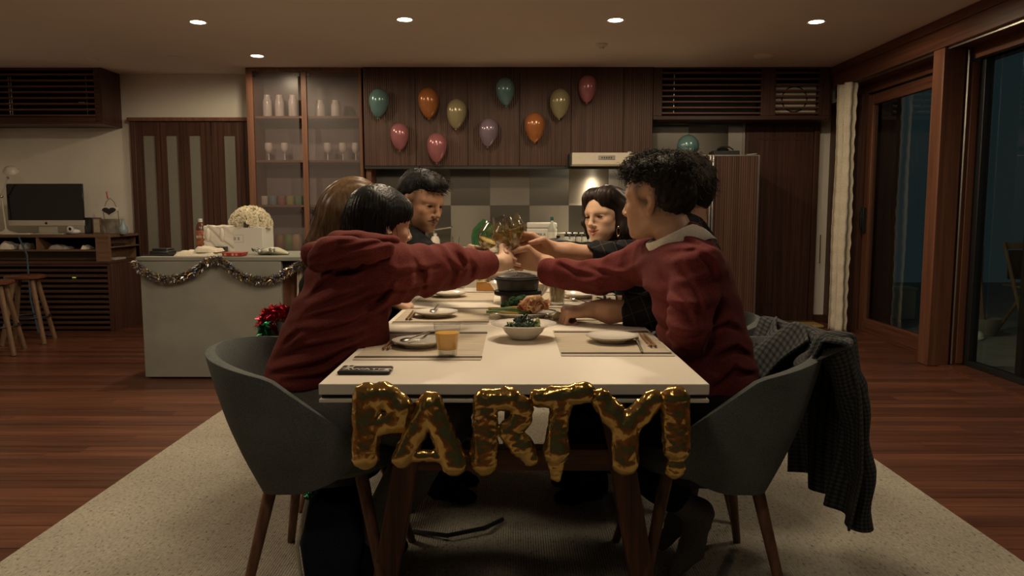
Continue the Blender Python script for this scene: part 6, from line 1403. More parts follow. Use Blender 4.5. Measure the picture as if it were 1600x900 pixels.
    for i in range(41):
        a = -2.85 + 5.7 * i / 40; d = -(u * math.cos(a)) + v2 * math.sin(a); d = d * 1.0; fr = abs(a) / 2.85
        hgt = .030 - .016 * fr; rr = .066 + .004 * fr; row = []
        for j, (dz_, dr_) in enumerate(((-.028, -.004), (.3 * hgt, 0), (hgt, .001), (hgt + .003, .006), (hgt - .004, .011), (-.014, .016 + .004 * fr), (-.034 - .022 * fr ** 4, .021 + .006 * fr))):
            row.append(tuple(cc - u * (.000) + ax_ * (dz_ + -.030 * (fr ** 2)) + (-d) * -1 * (rr + dr_)))
        P.append(row)
    MB().grid(P).build('shirt_collar', MAT['collar'], t, smooth=80, solid=.003)
    # trousers and sock foot
    s = Sdf(); s.ell((.60, 2.22, .55), (.16, .19, .10), .05); legs(s, (.56, 2.22, .53), (.18, 2.22, .50), (.46, 2.26, .28), .095, (.088, .068, .056)); v_, f_ = s.mesh(.008, folds((.6, 2.2, .5), (.2, 2.2, .5), 40, 1, .006, 2)); mesh_obj('trousers', [(relax(v_, f_, 1), f_)], MAT['trdark'], t)
    for sg, nm in ((-1, 'sock'), (1, 'sock')):
        s = Sdf(); y = 2.26 + sg * .095; s.cap((.47, y, .27), (.535, y, .215), .043, .040, .02); s.cap((.545, y, .225), (.520, y, .11), .038, .036, .02); s.cap((.520, y, .11), (.475, y, .042), .034, .022, .02); v_, f_ = s.mesh(.005, folds((.55, y, .25), (.49, y, .05), 60, 1, .004, 5)); mesh_obj(nm, [(v_, f_)], MAT['sock'], t)
man_maroon()

# ------------------------------------------------------------------ L1: person in the red hoodie, front left, seen from behind
def hoodie_person():
    t = person('person with black bob in red hoodie leaning forward to clink glasses', (-.62, 2.2, .45))
    T = V3(-.432, 2.49, 1.045); R = frame((.82, .55, -.10), (.10, .04, 1)); S_ = .97
    sh_n, sh_f = V3(-.375, 2.265, .915), V3(-.46, 2.60, .955)
    s = Sdf(); head(s, T, R, S_, True, .6); s.cap(T + R @ V3(-.03, 0, -.05), (-.475, 2.42, .93), .046, .055, .03); s.ell((-.49, 2.40, .86), (.08, .11, .08), .03)
    w1 = W(767, 412, 2.63); hd = unit(V3(.42, .78, .32)); bk = V3(.78, -.5, .25); G = W(795, 398, 2.74); wr = grip_wrist(G, hd, bk, .032, .080)
    hand(s, wr, hd, bk, curl=(62, 78, 40), thumb=((.048, .044, -.020), (.074, .034, -.040), (.092, .016, -.050)), S=.96); s.chain([wr - hd * .01, w1, (-.205, 2.475, .918), sh_n], [.025, .030, .036, .05], .012); s.cap(sh_n, sh_f, .05, .05, .03)
    hand(s, (-.49, 2.47, .665), (.3, -.9, -.3), (0, .2, 1), left=True, curl=(20, 25, 15)); s.chain([(-.49, 2.47, .665), (-.50, 2.66, .76), sh_f], [.026, .036, .05], .01)
    P1 = s.mesh(.0028); mesh_obj('body', [P1], SK['light'], t, head_attrs(T, R, S_, .6)); eyes_brows(t, T, R, S_, MAT['hairblue'], True, .5)
    h = Sdf().at(T, R, S_); h.ell((-.014, 0, .048), (.106, .088, .092), .01).ell((-.048, 0, -.010), (.076, .086, .086), .03).ell((-.055, 0, -.055), (.058, .074, .062), .03).ell((.052, 0, .055), (.052, .068, .050), .02)
    h.ell((.108, 0, -.028), (.060, .10, .075), .01, sub=True); h.ell((.040, .085, -.050), (.048, .050, .052), .012, sub=True).ell((.052, -.085, -.045), (.054, .055, .062), .012, sub=True).ell((-.006, -.088, -.012), (.017, .016, .032), .008, sub=True).ell((-.006, .088, -.012), (.017, .016, .032), .008, sub=True)
    st = lambda p: -.0035 * np.abs(np.sin(np.arctan2(((p - T) @ R)[:, 1], ((p - T) @ R)[:, 0] + .02) * 26 + 1.3 * wave(p, 22, 3, 4))) - .003 * wave(p, 40, 6, 4)
    hv, hf = h.mesh(.0040, st); mesh_obj('hair', [(hv, hf)], MAT['hairblue'], t)
    p_, n_ = surf_pts(hv, hf, 700, 7, lambda c: (((c - T) @ R)[:, 2] < .10) & (((c - T) @ R)[:, 0] < .02)); strands('hair_strands', MAT['hairblue'], t, p_ - n_ * .001, n_ * .16 + V3(0, 0, -1) + 0, .050, .0010, 0, 0, .1, 8, 5, .14)
    fr_ = lambda c: (((c - T) @ R)[:, 0] > .055) & (((c - T) @ R)[:, 2] > .0); p_, n_ = surf_pts(hv, hf, 26, 9, fr_); strands('fringe', MAT['hairblue'], t, p_, n_ * .2 + V3(.1, .1, -1), .028, .0012, 0, 0, .1, 9, 5, .16)
    # hoodie with its hood
    s = Sdf(); s.ell((-.595, 2.22, .610), (.128, .185, .13), .05).ell((-.550, 2.25, .715), (.132, .180, .15), .06).ell((-.510, 2.33, .835), (.138, .185, .15), .06).ell((-.48, 2.39, .905), (.11, .15, .09), .05)
    s.ell((-.470, 2.215, .725), (.105, .11, .080), .06)
    s.cap(sh_n, sh_f, .082, .080, .05); el = V3(-.205, 2.475, .918)
    s.cap(sh_n, el, .088, .070, .04); s.cap(el, w1 + unit(el - w1) * .05, .066, .047, .03); cuff(s, el, w1, .045)
    el2 = V3(-.50, 2.66, .76); s.cap(sh_f, el2, .076, .060, .03); s.cap(el2, (-.49, 2.48, .67), .056, .046, .02)
    hp = [(-.565, 2.42, .965, .042), (-.572, 2.34, .968, .046), (-.548, 2.27, .968, .048), (-.490, 2.235, .972, .046), (-.440, 2.255, .975, .040), (-.388, 2.33, .975, .032)]
    for a, b in zip(hp, hp[1:]): s.cap(a[:3], b[:3], a[3], b[3], .02)
    s.ell((-.525, 2.31, .930), (.085, .085, .045), .025)
    s.cap((-.690, 2.33, .885), (-.580, 2.145, .888), .034, .030, .02, sub=True).cap((-.580, 2.145, .888), (-.440, 2.125, .925), .030, .020, .02, sub=True)
    s.cap(T + R @ V3(-.02, 0, -.03), (-.480, 2.40, 1.0), .072, .060, .012, sub=True)
    s.ell((-.60, 2.2, -2.385), (3, 3, 3), .012, sub=True)
    Lp = [[(432, 552), (480, 530), (535, 510), (600, 492)], [(428, 562), (483, 540), (546, 530), (580, 518)], [(452, 515), (505, 496), (565, 471), (605, 458)], [(470, 470), (525, 428), (575, 402)], [(425, 585), (508, 560), (575, 535)], [(440, 540), (470, 520), (500, 516)], [(470, 500), (520, 470), (560, 455)], [(604, 440), (590, 475), (560, 500)], [(455, 590), (520, 578), (555, 552)]]
    Ls = [[(655, 392), (672, 420), (668, 455)], [(700, 398), (716, 420), (706, 448)], [(735, 402), (742, 420), (735, 440)], [(620, 470), (660, 478), (705, 458)], [(610, 400), (640, 415), (690, 412)], [(600, 430), (640, 445), (690, 440)], [(715, 392), (728, 410), (724, 430)]]
    Lh = [[(490, 400), (530, 388), (590, 384)], [(500, 415), (545, 405), (600, 396)], [(488, 425), (540, 425), (600, 412)]]
    dsp = mixdisp((creases_xz(Lp, 2.1, .012, .009, 2.5, 3), None), (creases_xz(Ls, 2.4, .009, .008, 2.7, 5), None), (creases_xz(Lh, 2.2, .007, .008, 2.5, 7), None), (folds(sh_n, w1, 34, 1.6, .007, 6), near_axis(sh_n, w1, .11, .16)), (folds((-.70, 2.1, .52), (-.40, 2.30, .95), 26, .9, .006, 13), None))
    v_, f_ = s.mesh(.0042, dsp); v_ = relax(v_, f_, 1, .5); mesh_obj('hoodie', [(v_, f_)], MAT['hoodie'], t)
    hs = Sdf()
    for yy, dz, rs in ((2.175, -.004, 1.0), (2.27, .010, 1.0)):
        pl = [W(x, y, 2.2) for x, y in ((503, 402), (520, 393), (550, 393), (580, 391), (608, 386))]
        for p in pl: p[1] = yy; p[2] += dz
        hs.chain(pl, [.036 * rs, .043 * rs, .042 * rs, .034 * rs, .022 * rs], .012)
    hs.cap((-.590, 2.27, .965), (-.575, 2.40, .965), .040, .036, .02)
    Lq = [[(487, 408), (530, 386), (575, 384), (610, 380)], [(492, 420), (535, 402), (585, 398), (615, 390)], [(500, 392), (530, 376), (560, 376)], [(510, 425), (550, 414), (595, 405)]]
    hv2, hf2 = hs.mesh(.0038, mixdisp((creases_xz(Lq, 2.15, .008, .007, 2.4, 4), None), (folds((-.6, 2.2, .95), (-.38, 2.2, 1.0), 20, 2.2, .005, 8), None))); mesh_obj('hood', [(relax(hv2, hf2, 1, .5), hf2)], MAT['hoodie'], t)
    s = Sdf(); s.ell((-.610, 2.22, .560), (.122, .172, .11), .05).ell((-.585, 2.22, .62), (.10, .15, .06), .05); legs(s, (-.60, 2.20, .545), (-.20, 2.22, .50), (-.40, 2.26, .16), .085, (.092, .074, .056)); v_, f_ = s.mesh(.0075, folds((-.68, 2.1, .6), (-.2, 2.2, .5), 45, 1.1, .010, 5, 2)); mesh_obj('trousers', [(relax(v_, f_, 1), f_)], MAT['trgrey'], t)
    for sg in (-1, 1):
        s = Sdf(); y = 2.26 + sg * .085; s.cap((-.42, y, .13), (-.45, y, .085), .040, .038, .02); foot(s, (-.455, y, .085), (-.36, y, .038)); v_, f_ = s.mesh(.005); mesh_obj('sock', [(v_, f_)], MAT['trdark'], t)
hoodie_person()

# ------------------------------------------------------------------ L2: long brown hair, behind the hoodie person
def long_hair_person():
    t = person('person with long smooth brown hair sitting behind the red hoodie', (-.66, 2.82, .45))
    T = V3(-.585, 2.86, 1.082); R = frame((.90, .40, -.22), (.12, 0, 1)); S_ = .97
    s = Sdf(); head(s, T, R, S_, True, .5); s.cap(T + R @ V3(-.03, 0, -.05), (-.64, 2.84, .95), .046, .055, .03); s.ell((-.65, 2.83, .86), (.08, .11, .08), .03)
    hand(s, (-.485, 2.975, .752), (.75, .25, -.30), (.15, -.2, 1), curl=(35, 45, 25), spread=.05, S=.95); s.chain([(-.50, 2.97, .755), (-.54, 2.93, .76), (-.66, 3.03, .72), (-.66, 2.97, .90), (-.64, 2.68, .90)], [.025, .03, .036, .045, .045], .01)
    P1 = s.mesh(.0032); mesh_obj('body', [P1], SK['light'], t, head_attrs(T, R, S_)); eyes_brows(t, T, R, S_, MAT['hairbrown'], True, .5)
    h = Sdf().at(T, R, S_); h.ell((-.016, 0, .046), (.108, .090, .094), .01).at(); bk = T + R @ V3(-.06, 0, 0)
    h.cap(bk + V3(0, -.01, .0), bk + V3(-.045, -.01, -.13), .082, .075, .03).cap(bk + V3(-.045, -.01, -.13), bk + V3(-.075, -.01, -.30), .075, .055, .03); h.cap(T + R @ V3(.0, -.065, .0), T + R @ V3(-.02, -.075, -.14), .030, .028, .03); h.cap(T + R @ V3(.0, .065, .0), T + R @ V3(-.02, .075, -.14), .030, .028, .03)
    h.at(T, R, S_).ell((.110, 0, -.030), (.060, .062, .080), .012, sub=True)
    par = lambda p: -.003 * np.abs(np.sin(((p - T) @ R)[:, 1] * 130 + 1.5 * wave(p, 15, 3, 4))) - .003 * wave(p, 35, 6, 4) + .010 * np.exp(-((((p - T) @ R)[:, 1] - .012) / .006) ** 2) * (((p - T) @ R)[:, 2] > .08)
    hv, hf = h.mesh(.0042, par); mesh_obj('hair', [(hv, hf)], MAT['hairbrown'], t)
    p_, n_ = surf_pts(hv, hf, 900, 7, lambda c: ((c - T) @ R)[:, 2] < .07); strands('hair_strands', MAT['hairbrown'], t, p_ - n_ * .001, n_ * .08 + V3(-.25, 0, -1), .075, .0011, 0, 0, .05, 8, 5, .08)
    s = Sdf(); s.ell((-.68, 2.82, .60), (.14, .17, .14), .05).ell((-.67, 2.82, .78), (.12, .16, .16), .05).cap((-.64, 2.68, .90), (-.66, 2.97, .90), .075, .075, .05); s.cap((-.66, 2.97, .90), (-.66, 3.03, .72), .062, .052, .03).cap((-.66, 3.03, .72), (-.53, 2.94, .755), .050, .042, .02); s.cap((-.64, 2.68, .90), (-.62, 2.64, .70), .06, .05, .03).cap((-.62, 2.64, .70), (-.50, 2.72, .76), .048, .04, .02)
    v_, f_ = s.mesh(.009, folds((-.68, 2.8, .6), (-.65, 2.8, .9), 40, 1, .006, 5)); mesh_obj('sweater', [(v_, f_)], MAT['turtle'], t)
    s = Sdf(); s.ell((-.66, 2.82, .55), (.15, .17, .10), .05); legs(s, (-.62, 2.82, .54), (-.24, 2.84, .50), (-.28, 2.84, .09), .085, (.085, .065, .05)); foot(s, (-.28, 2.755, .07), (-.16, 2.755, .04)); foot(s, (-.28, 2.925, .07), (-.16, 2.925, .04)); v_, f_ = s.mesh(.010); mesh_obj('trousers', [(v_, f_)], MAT['trdark'], t)
long_hair_person()

# ------------------------------------------------------------------ L3: black-shirted man with moustache, far left
def man_black():
    t = person('man with moustache in black shirt smiling down at far left', (-.62, 3.42, .45))
    T = V3(-.400, 3.30, 1.128); R = frame((.80, -.58, -.25), (.15, -.06, 1)); S_ = 1.02
    s = Sdf(); head(s, T, R, S_, smile=.8); s.cap(T + R @ V3(-.03, 0, -.05), (-.475, 3.385, .985), .056, .064, .03); s.ell((-.50, 3.40, .88), (.08, .12, .09), .03)
    w1 = V3(-.212, 2.99, .915); hd = unit(V3(.62, -.68, .30)); bk = V3(-.5, -.75, .35); G = W(748, 402, 2.88); wr = grip_wrist(G, hd, bk, .030, .082)
    hand(s, wr, hd, bk, curl=(55, 65, 40), thumb=((.048, .046, -.014), (.076, .038, -.026), (.098, .022, -.034))); s.chain([wr, w1, (-.295, 3.10, .880), (-.44, 3.235, .945)], [.026, .03, .036, .05], .012)
    P1 = s.mesh(.0029); mesh_obj('body', [P1], SK['tan'], t, head_attrs(T, R, S_, .8, .30, .75, .35)); eyes_brows(t, T, R, S_, MAT['hairblack'], open_=.15, moust=True)
    h = Sdf().at(T, R, S_); h.ell((-.018, 0, .056), (.100, .083, .084), .01).ell((-.050, 0, .020), (.068, .078, .076), .02).ell((.040, 0, .104), (.062, .064, .034), .03).ell((.074, 0, .088), (.030, .054, .022), .02)
    h.ell((.090, 0, .010), (.052, .10, .052), .012, sub=True); h.ell((.050, .090, .0), (.045, .035, .06), .015, sub=True).ell((.050, -.090, .0), (.045, .035, .06), .015, sub=True).ell((-.012, .085, -.010), (.026, .030, .042), .01, sub=True).ell((-.012, -.085, -.010), (.026, .030, .042), .01, sub=True)
    hv, hf = h.mesh(.0042, lambda p: -.003 * np.abs(wave(p, 110, 4, 6)) - .002 * wave(p, 50, 2, 5) + .001); mesh_obj('hair', [(hv, hf)], MAT['hairblack'], t)
    p_, n_ = surf_pts(hv, hf, 500, 3, lambda c: ((c - T) @ R)[:, 2] > .05); strands('hair_strands', MAT['hairblack'], t, p_ - n_ * .003, n_ * .30 + R @ V3(.8, 0, .05), .026, .0014, .001, .6, .15, 4, 5, .25)
    sh_n, sh_f = V3(-.44, 3.235, .945), V3(-.53, 3.56, .945)
    s = Sdf(); s.ell((-.64, 3.42, .62), (.145, .18, .16), .05).ell((-.57, 3.41, .80), (.14, .185, .16), .06).ell((-.50, 3.395, .905), (.11, .16, .085), .05).cap(sh_n, sh_f, .078, .078, .05); el = V3(-.295, 3.10, .880)
    s.cap(sh_n, el, .072, .056, .03).cap(el, w1 + unit(el - w1) * .05, .054, .040, .02); cuff(s, el, w1, .040); s.cap(sh_f, (-.50, 3.66, .78), .070, .055, .03).cap((-.50, 3.66, .78), (-.36, 3.58, .765), .052, .040, .02)
    s.cap(T + R @ V3(-.02, 0, -.06), (-.46, 3.37, 1.0), .060, .066, .004, sub=True)
    v_, f_ = s.mesh(.0065, mixdisp((folds(sh_n, w1, 45, 1.4, .008, 3), None), (folds((-.6, 3.4, .6), (-.5, 3.4, .9), 30, 1, .006, 9), None))); mesh_obj('shirt', [(relax(v_, f_, 1), f_)], MAT['shirtblack'], t)
    P = []; cc = V3(-.462, 3.372, 1.000); ax_ = unit(V3(.34, -.05, 1)); u = unit(np.cross(V3(.5, .85, 0), ax_)); v2 = np.cross(ax_, u)
    for i in range(33):
        a = 2 * pi * i / 32; d = u * math.cos(a) + v2 * math.sin(a); P.append([tuple(cc + ax_ * z + d * r) for r, z in ((.064, -.03), (.064, .026), (.068, .030), (.074, .012), (.082, -.02))])
    MB().grid(P).build('shirt_collar', MAT['shirtblack'], t, smooth=80, solid=.003)
    s = Sdf(); s.ell((-.64, 3.42, .55), (.15, .18, .10), .05); legs(s, (-.60, 3.42, .54), (-.22, 3.42, .50), (-.27, 3.42, .09), .09, (.088, .068, .05)); foot(s, (-.27, 3.33, .07), (-.14, 3.33, .04)); foot(s, (-.27, 3.51, .07), (-.14, 3.51, .04)); v_, f_ = s.mesh(.010); mesh_obj('trousers', [(v_, f_)], MAT['trdark'], t)
man_black()

# ------------------------------------------------------------------ R2: plaid shirt, hidden behind the maroon sweater
def man_plaid():
    t = person('man in rolled-up dark plaid shirt mostly hidden behind the maroon sweater', (.66, 2.82, .45))
    T = V3(.618, 2.86, 1.165); R = frame((-.95, .2, -.05), (-.05, 0, 1)); S_ = 1.02
    s = Sdf(); head(s, T, R, S_); s.cap(T + R @ V3(-.03, 0, -.05), (.655, 2.84, 1.0), .055, .058, .03); s.ell((.66, 2.83, .90), (.07, .11, .08), .03)
    el0 = V3(.475, 2.530, .768); cuf = W(918, 401, 2.79); wr0 = W(861, 390, 2.77); hd = unit(V3(-.86, -.05, .35)); bk = V3(.35, .85, .55); G = W(812, 374, 2.73); wr = wr0
    hand(s, wr, hd, bk, fingers=[(22, 38, 25), (34, 45, 28), (42, 50, 30), (48, 55, 30)], spread=.06, thumb=((.045, .048, -.026), (.066, .050, -.050), (.086, .042, -.062))); s.cap(wr - hd * .02, wr + V3(.06, .005, -.012), .027, .031, .02); s.cap(wr + V3(.06, .005, -.012), cuf + V3(.05, 0, .005), .032, .037, .03); s.chain([cuf + V3(.05, 0, .005), (.42, 2.86, .925), (.60, 3.0, .945), (.595, 2.665, .945), el0], [.037, .037, .04, .04, .040], .01)
    fw = V3(.262, 2.575, .764); el = V3(.475, 2.530, .768); fh = unit(V3(-.97, .10, -.06))
    hand(s, fw, fh, (-.05, -.12, 1), left=True, curl=(72, 85, 45), thumb=((.050, .042, -.022), (.076, .030, -.034), (.090, .012, -.038))); s.cap(fw - fh * .02, (.32, 2.562, .760), .029, .034, .02); s.cap((.32, 2.562, .760), (.42, 2.545, .766), .035, .040, .03).cap((.42, 2.545, .766), el0, .040, .040, .01)
    P1 = s.mesh(.0031); mesh_obj('body', [P1], SK['tan'], t, head_attrs(T, R, S_, .5, 0, .7)); eyes_brows(t, T, R, S_, MAT['hairblack'])
    h = Sdf().at(T, R, S_); h.ell((-.018, 0, .056), (.102, .084, .086), .01).ell((-.055, 0, .015), (.068, .078, .080), .02).ell((.020, 0, .100), (.080, .068, .036), .03); h.ell((.100, 0, .000), (.060, .10, .056), .012, sub=True).ell((-.012, -.085, -.010), (.026, .030, .042), .01, sub=True).ell((-.012, .085, -.010), (.026, .030, .042), .01, sub=True)
    hv, hf = h.mesh(.0045, lambda p: -.006 * np.abs(wave(p, 90, 4, 6)) - .003 * wave(p, 50, 2, 5)); mesh_obj('hair', [(hv, hf)], MAT['hairwarm'], t)
    p_, n_ = surf_pts(hv, hf, 450, 3, lambda c: ((c - T) @ R)[:, 2] > -.02); strands('hair_strands', MAT['hairwarm'], t, p_ - n_ * .002, n_ * .45 + V3(.2, 0, -.35), .030, .0015, .005, .6, .2, 4, 6, .35)
    sh_n, sh_f = V3(.595, 2.665, .955), V3(.60, 3.0, .955)
    s = Sdf(); s.ell((.67, 2.82, .62), (.14, .18, .16), .05).ell((.66, 2.82, .80), (.13, .18, .16), .06).ell((.65, 2.83, .94), (.105, .155, .08), .05).cap(sh_n, sh_f, .078, .078, .05).cap((.655, 2.84, .98), (.640, 2.845, 1.045), .085, .068, .03)
    e1 = V3(.42, 2.86, .925); s.cap(sh_f, e1, .066, .056, .03).cap(e1, cuf + V3(.06, 0, 0), .056, .050, .02); cuff(s, e1, cuf, .055)
    s.cap(sh_n, el, .068, .060, .03).cap(el, (.44, 2.542, .771), .058, .054, .02); cuff(s, (.45, 2.54, .770), (.375, 2.552, .768), .057)
    v_, f_ = s.mesh(.0060, mixdisp((folds(sh_f, cuf, 55, 1.4, .008, 3), near_axis(sh_f, cuf, .08, .12)), (folds(sh_n, el, 45, 1.2, .008, 9), None))); mesh_obj('plaid_shirt', [(relax(v_, f_, 1), f_)], MAT['plaid'], t)
    s = Sdf(); s.ell((.66, 2.82, .55), (.15, .18, .10), .05); legs(s, (.62, 2.82, .54), (.24, 2.84, .50), (.30, 2.84, .09), .09, (.088, .068, .05)); foot(s, (.30, 2.75, .07), (.17, 2.75, .04)); foot(s, (.30, 2.93, .07), (.17, 2.93, .04)); v_, f_ = s.mesh(.010); mesh_obj('trousers', [(v_, f_)], MAT['trdark'], t)
man_plaid()

# ------------------------------------------------------------------ R3: dark-haired woman with an earring, far right
def woman_dark():
    t = person('smiling woman in black turtleneck with dangling earring at far right', (.62, 3.42, .45))
    T = V3(.402, 3.36, 1.066); R = frame((-.72, -.70, -.03), (-.12, -.03, 1)); S_ = 1.0
    s = Sdf(); head(s, T, R, S_, True, 1.0); s.cap(T + R @ V3(-.03, 0, -.05), (.47, 3.41, .94), .045, .052, .03); s.ell((.49, 3.41, .86), (.08, .11, .08), .03)
    w1 = V3(.185, 3.02, .945); hd = unit(V3(-.72, -.6, .12)); hand(s, V3(.165, 3.005, .947), hd, (.3, -.3, .8), left=True, curl=(45, 55, 35), S=.93); s.chain([(.165, 3.005, .947), w1, (.31, 3.14, .920), (.455, 3.255, .905)], [.024, .026, .032, .045], .01)
    P1 = s.mesh(.0027); mesh_obj('body', [P1], SK['light'], t, head_attrs(T, R, S_, 1.0)); eyes_brows(t, T, R, S_, MAT['hairdark'], True, .25)
    h = Sdf().at(T, R, S_); h.ell((-.022, 0, .050), (.104, .090, .090), .01).ell((-.050, 0, -.02), (.075, .088, .09), .03); h.cap((-.012, .080, .045), (-.012, .090, -.06), .030, .030, .03).cap((-.012, .090, -.06), (-.020, .094, -.150), .030, .020, .03); h.cap((.030, -.070, .06), (.052, -.074, -.02), .020, .016, .02).cap((.052, -.074, -.02), (.050, -.066, -.085), .016, .008, .02); h.cap((-.04, 0, -.05), (-.06, .02, -.16), .08, .06, .03)
    h.ell((.040, .045, .085), (.050, .045, .050), .03).ell((.045, -.035, .085), (.046, .045, .045), .03); h.ell((.110, -.008, -.014), (.062, .058, .106), .014, sub=True)
    hv, hf = h.mesh(.0038, lambda p: -.0028 * np.abs(np.sin(((p - T) @ R)[:, 1] * 120 + 1.5 * wave(p, 18, 3, 4))) - .003 * wave(p, 35, 6, 4)); mesh_obj('hair', [(hv, hf)], MAT['hairdark'], t)
    p_, n_ = surf_pts(hv, hf, 500, 7, lambda c: (((c - T) @ R)[:, 2] < .04) & (((c - T) @ R)[:, 0] < .03)); strands('hair_strands', MAT['hairdark'], t, p_ - n_ * .001, n_ * .1 + V3(.1, 0, -1), .06, .0011, .003, .5, .05, 8, 6, .10)
    e0 = T + R @ V3(.030, .088, -.050); er = MB(); M = Matrix.Translation(tuple(e0)) @ Matrix([list(r) for r in frame((-.3, -.95, 0), (0, 0, 1))]).to_4x4()
    er.tube([(0, .007 * math.sin(a), -.012 + .016 * math.cos(a)) for a in np.linspace(0, 2 * pi, 19)[:-1]], .0022, 6, True, M, True).ball((0, 0, .008), .0045, 8, 6, M).ball((0, 0, -.032), .006, 8, 6, M).build('earring', plain('earring_gold', (.75, .62, .35), .15, 1.0, var=0), t, smooth=1)
    sh_n, sh_f = V3(.455, 3.255, .905), V3(.545, 3.55, .905)
    s = Sdf(); s.ell((.63, 3.42, .60), (.13, .165, .15), .05).ell((.56, 3.42, .78), (.115, .155, .15), .06).ell((.49, 3.41, .87), (.095, .14, .075), .05).cap(sh_n, sh_f, .066, .066, .05).cap((.48, 3.41, .92), (.452, 3.395, .972), .064, .054, .02)
    el = V3(.31, 3.14, .920); s.cap(sh_n, el, .060, .048, .03).cap(el, w1, .047, .037, .02); s.cap(sh_f, (.55, 3.62, .74), .058, .048, .03).cap((.55, 3.62, .74), (.40, 3.56, .76), .045, .036, .02)
    v_, f_ = s.mesh(.0065, folds(sh_n, w1, 50, 1.4, .006, 3)); mesh_obj('turtleneck', [(relax(v_, f_, 1), f_)], MAT['turtle'], t)
    s = Sdf(); s.ell((.63, 3.42, .55), (.14, .17, .10), .05); legs(s, (.60, 3.42, .54), (.24, 3.42, .50), (.29, 3.42, .09), .085, (.085, .065, .048)); foot(s, (.29, 3.335, .07), (.17, 3.335, .04)); foot(s, (.29, 3.505, .07), (.17, 3.505, .04)); v_, f_ = s.mesh(.010); mesh_obj('trousers', [(v_, f_)], MAT['trdark'], t)
woman_dark()

# ------------------------------------------------------------------ wine glasses held together over the pot
MAT['wine'] = glass('white_wine', (1.0, .86, .46), 0, 1.33, .32, (.95, .68, .22)); MAT['glint'] = plain('wine_glint', (.95, .85, .6), .05, var=0, coat=1); MAT['wineglass'] = pane('wine_glass_crystal', (.94, .94, .92), .13)
def wineglass(label, foot_, rim_, fill=.5, wide=1.0, tulip=False):
    a, b = Vector(foot_), Vector(rim_); H = (b - a).length; t = thing('wine_glass', label, 'wine glass', tuple(a), 'clinking wine glasses'); M = Matrix.Translation(a) @ (b - a).to_track_quat('Z', 'Y').to_matrix().to_4x4(); st = .44
    bw = (.034 if tulip else .042) * wide; prof = [(0, st), (.012, st + .015), (bw * .78, .58), (bw, .70), (bw * .96, .80), (bw * .74, 1.0)] if not tulip else [(0, st), (.010, st + .03), (bw * .70, .68), (bw, .84), (bw * .92, .93), (bw * .80, 1.0)]
    outer = [(r, z * H) for r, z in prof]; inner = [(max(0, r - .0012), z * H + (.0015 if i == 0 else 0)) for i, (r, z) in enumerate(prof)][::-1]
    MB().lathe(outer + inner, (0, 0, 0), 28, M).build('bowl', MAT['wineglass'], t, smooth=50)
    MB().lathe([(0, 0), (.034, 0), (.0345, .0012), (.008, .004), (.0035, .012), (.0032, st * H * .6), (.006, st * H), (0, st * H + .0002)], (0, 0, 0), 24, M).build('stem_foot', MAT['wineglass'], t, smooth=50)
    zt_ = st + (1 - st) * fill; wp = [(0, st * H + .0022)]
    for (r0, z0), (r1, z1) in zip(prof, prof[1:]):
        for k in range(1, 5):
            z = z0 + (z1 - z0) * k / 4
            if z <= zt_: wp.append((max(0, r0 + (r1 - r0) * k / 4 - .0018), z * H))
    wp.append((0, wp[-1][1] + .0003)); MB().lathe(wp, (0, 0, 0), 28, M).build('wine', MAT['wine'], t, smooth=50)
    bb = MB(); r_ = random.Random(label); zt2_ = wp[-1][1]  # pale beads added as sparkle, standing in for glints off the crystal
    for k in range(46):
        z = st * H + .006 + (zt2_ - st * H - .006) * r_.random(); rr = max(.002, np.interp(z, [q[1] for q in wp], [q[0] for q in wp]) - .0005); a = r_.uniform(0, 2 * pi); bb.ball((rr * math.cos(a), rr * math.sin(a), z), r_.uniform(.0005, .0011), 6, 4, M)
    bb.build('glint_beads', MAT['glint'], t, smooth=80)['kind'] = 'stuff'; return t
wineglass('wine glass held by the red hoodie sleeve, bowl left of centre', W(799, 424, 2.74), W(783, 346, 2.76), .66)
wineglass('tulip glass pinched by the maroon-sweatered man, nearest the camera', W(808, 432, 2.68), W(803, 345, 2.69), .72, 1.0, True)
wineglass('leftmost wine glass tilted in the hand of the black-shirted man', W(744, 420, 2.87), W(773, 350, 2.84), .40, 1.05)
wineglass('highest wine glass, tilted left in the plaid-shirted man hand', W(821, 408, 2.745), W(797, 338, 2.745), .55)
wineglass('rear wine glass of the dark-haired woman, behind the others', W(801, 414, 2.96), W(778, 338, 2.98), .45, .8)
wineglass('rear wine glass between the cluster, half hidden by the bowls', W(768, 420, 2.95), W(790, 352, 2.94), .5)

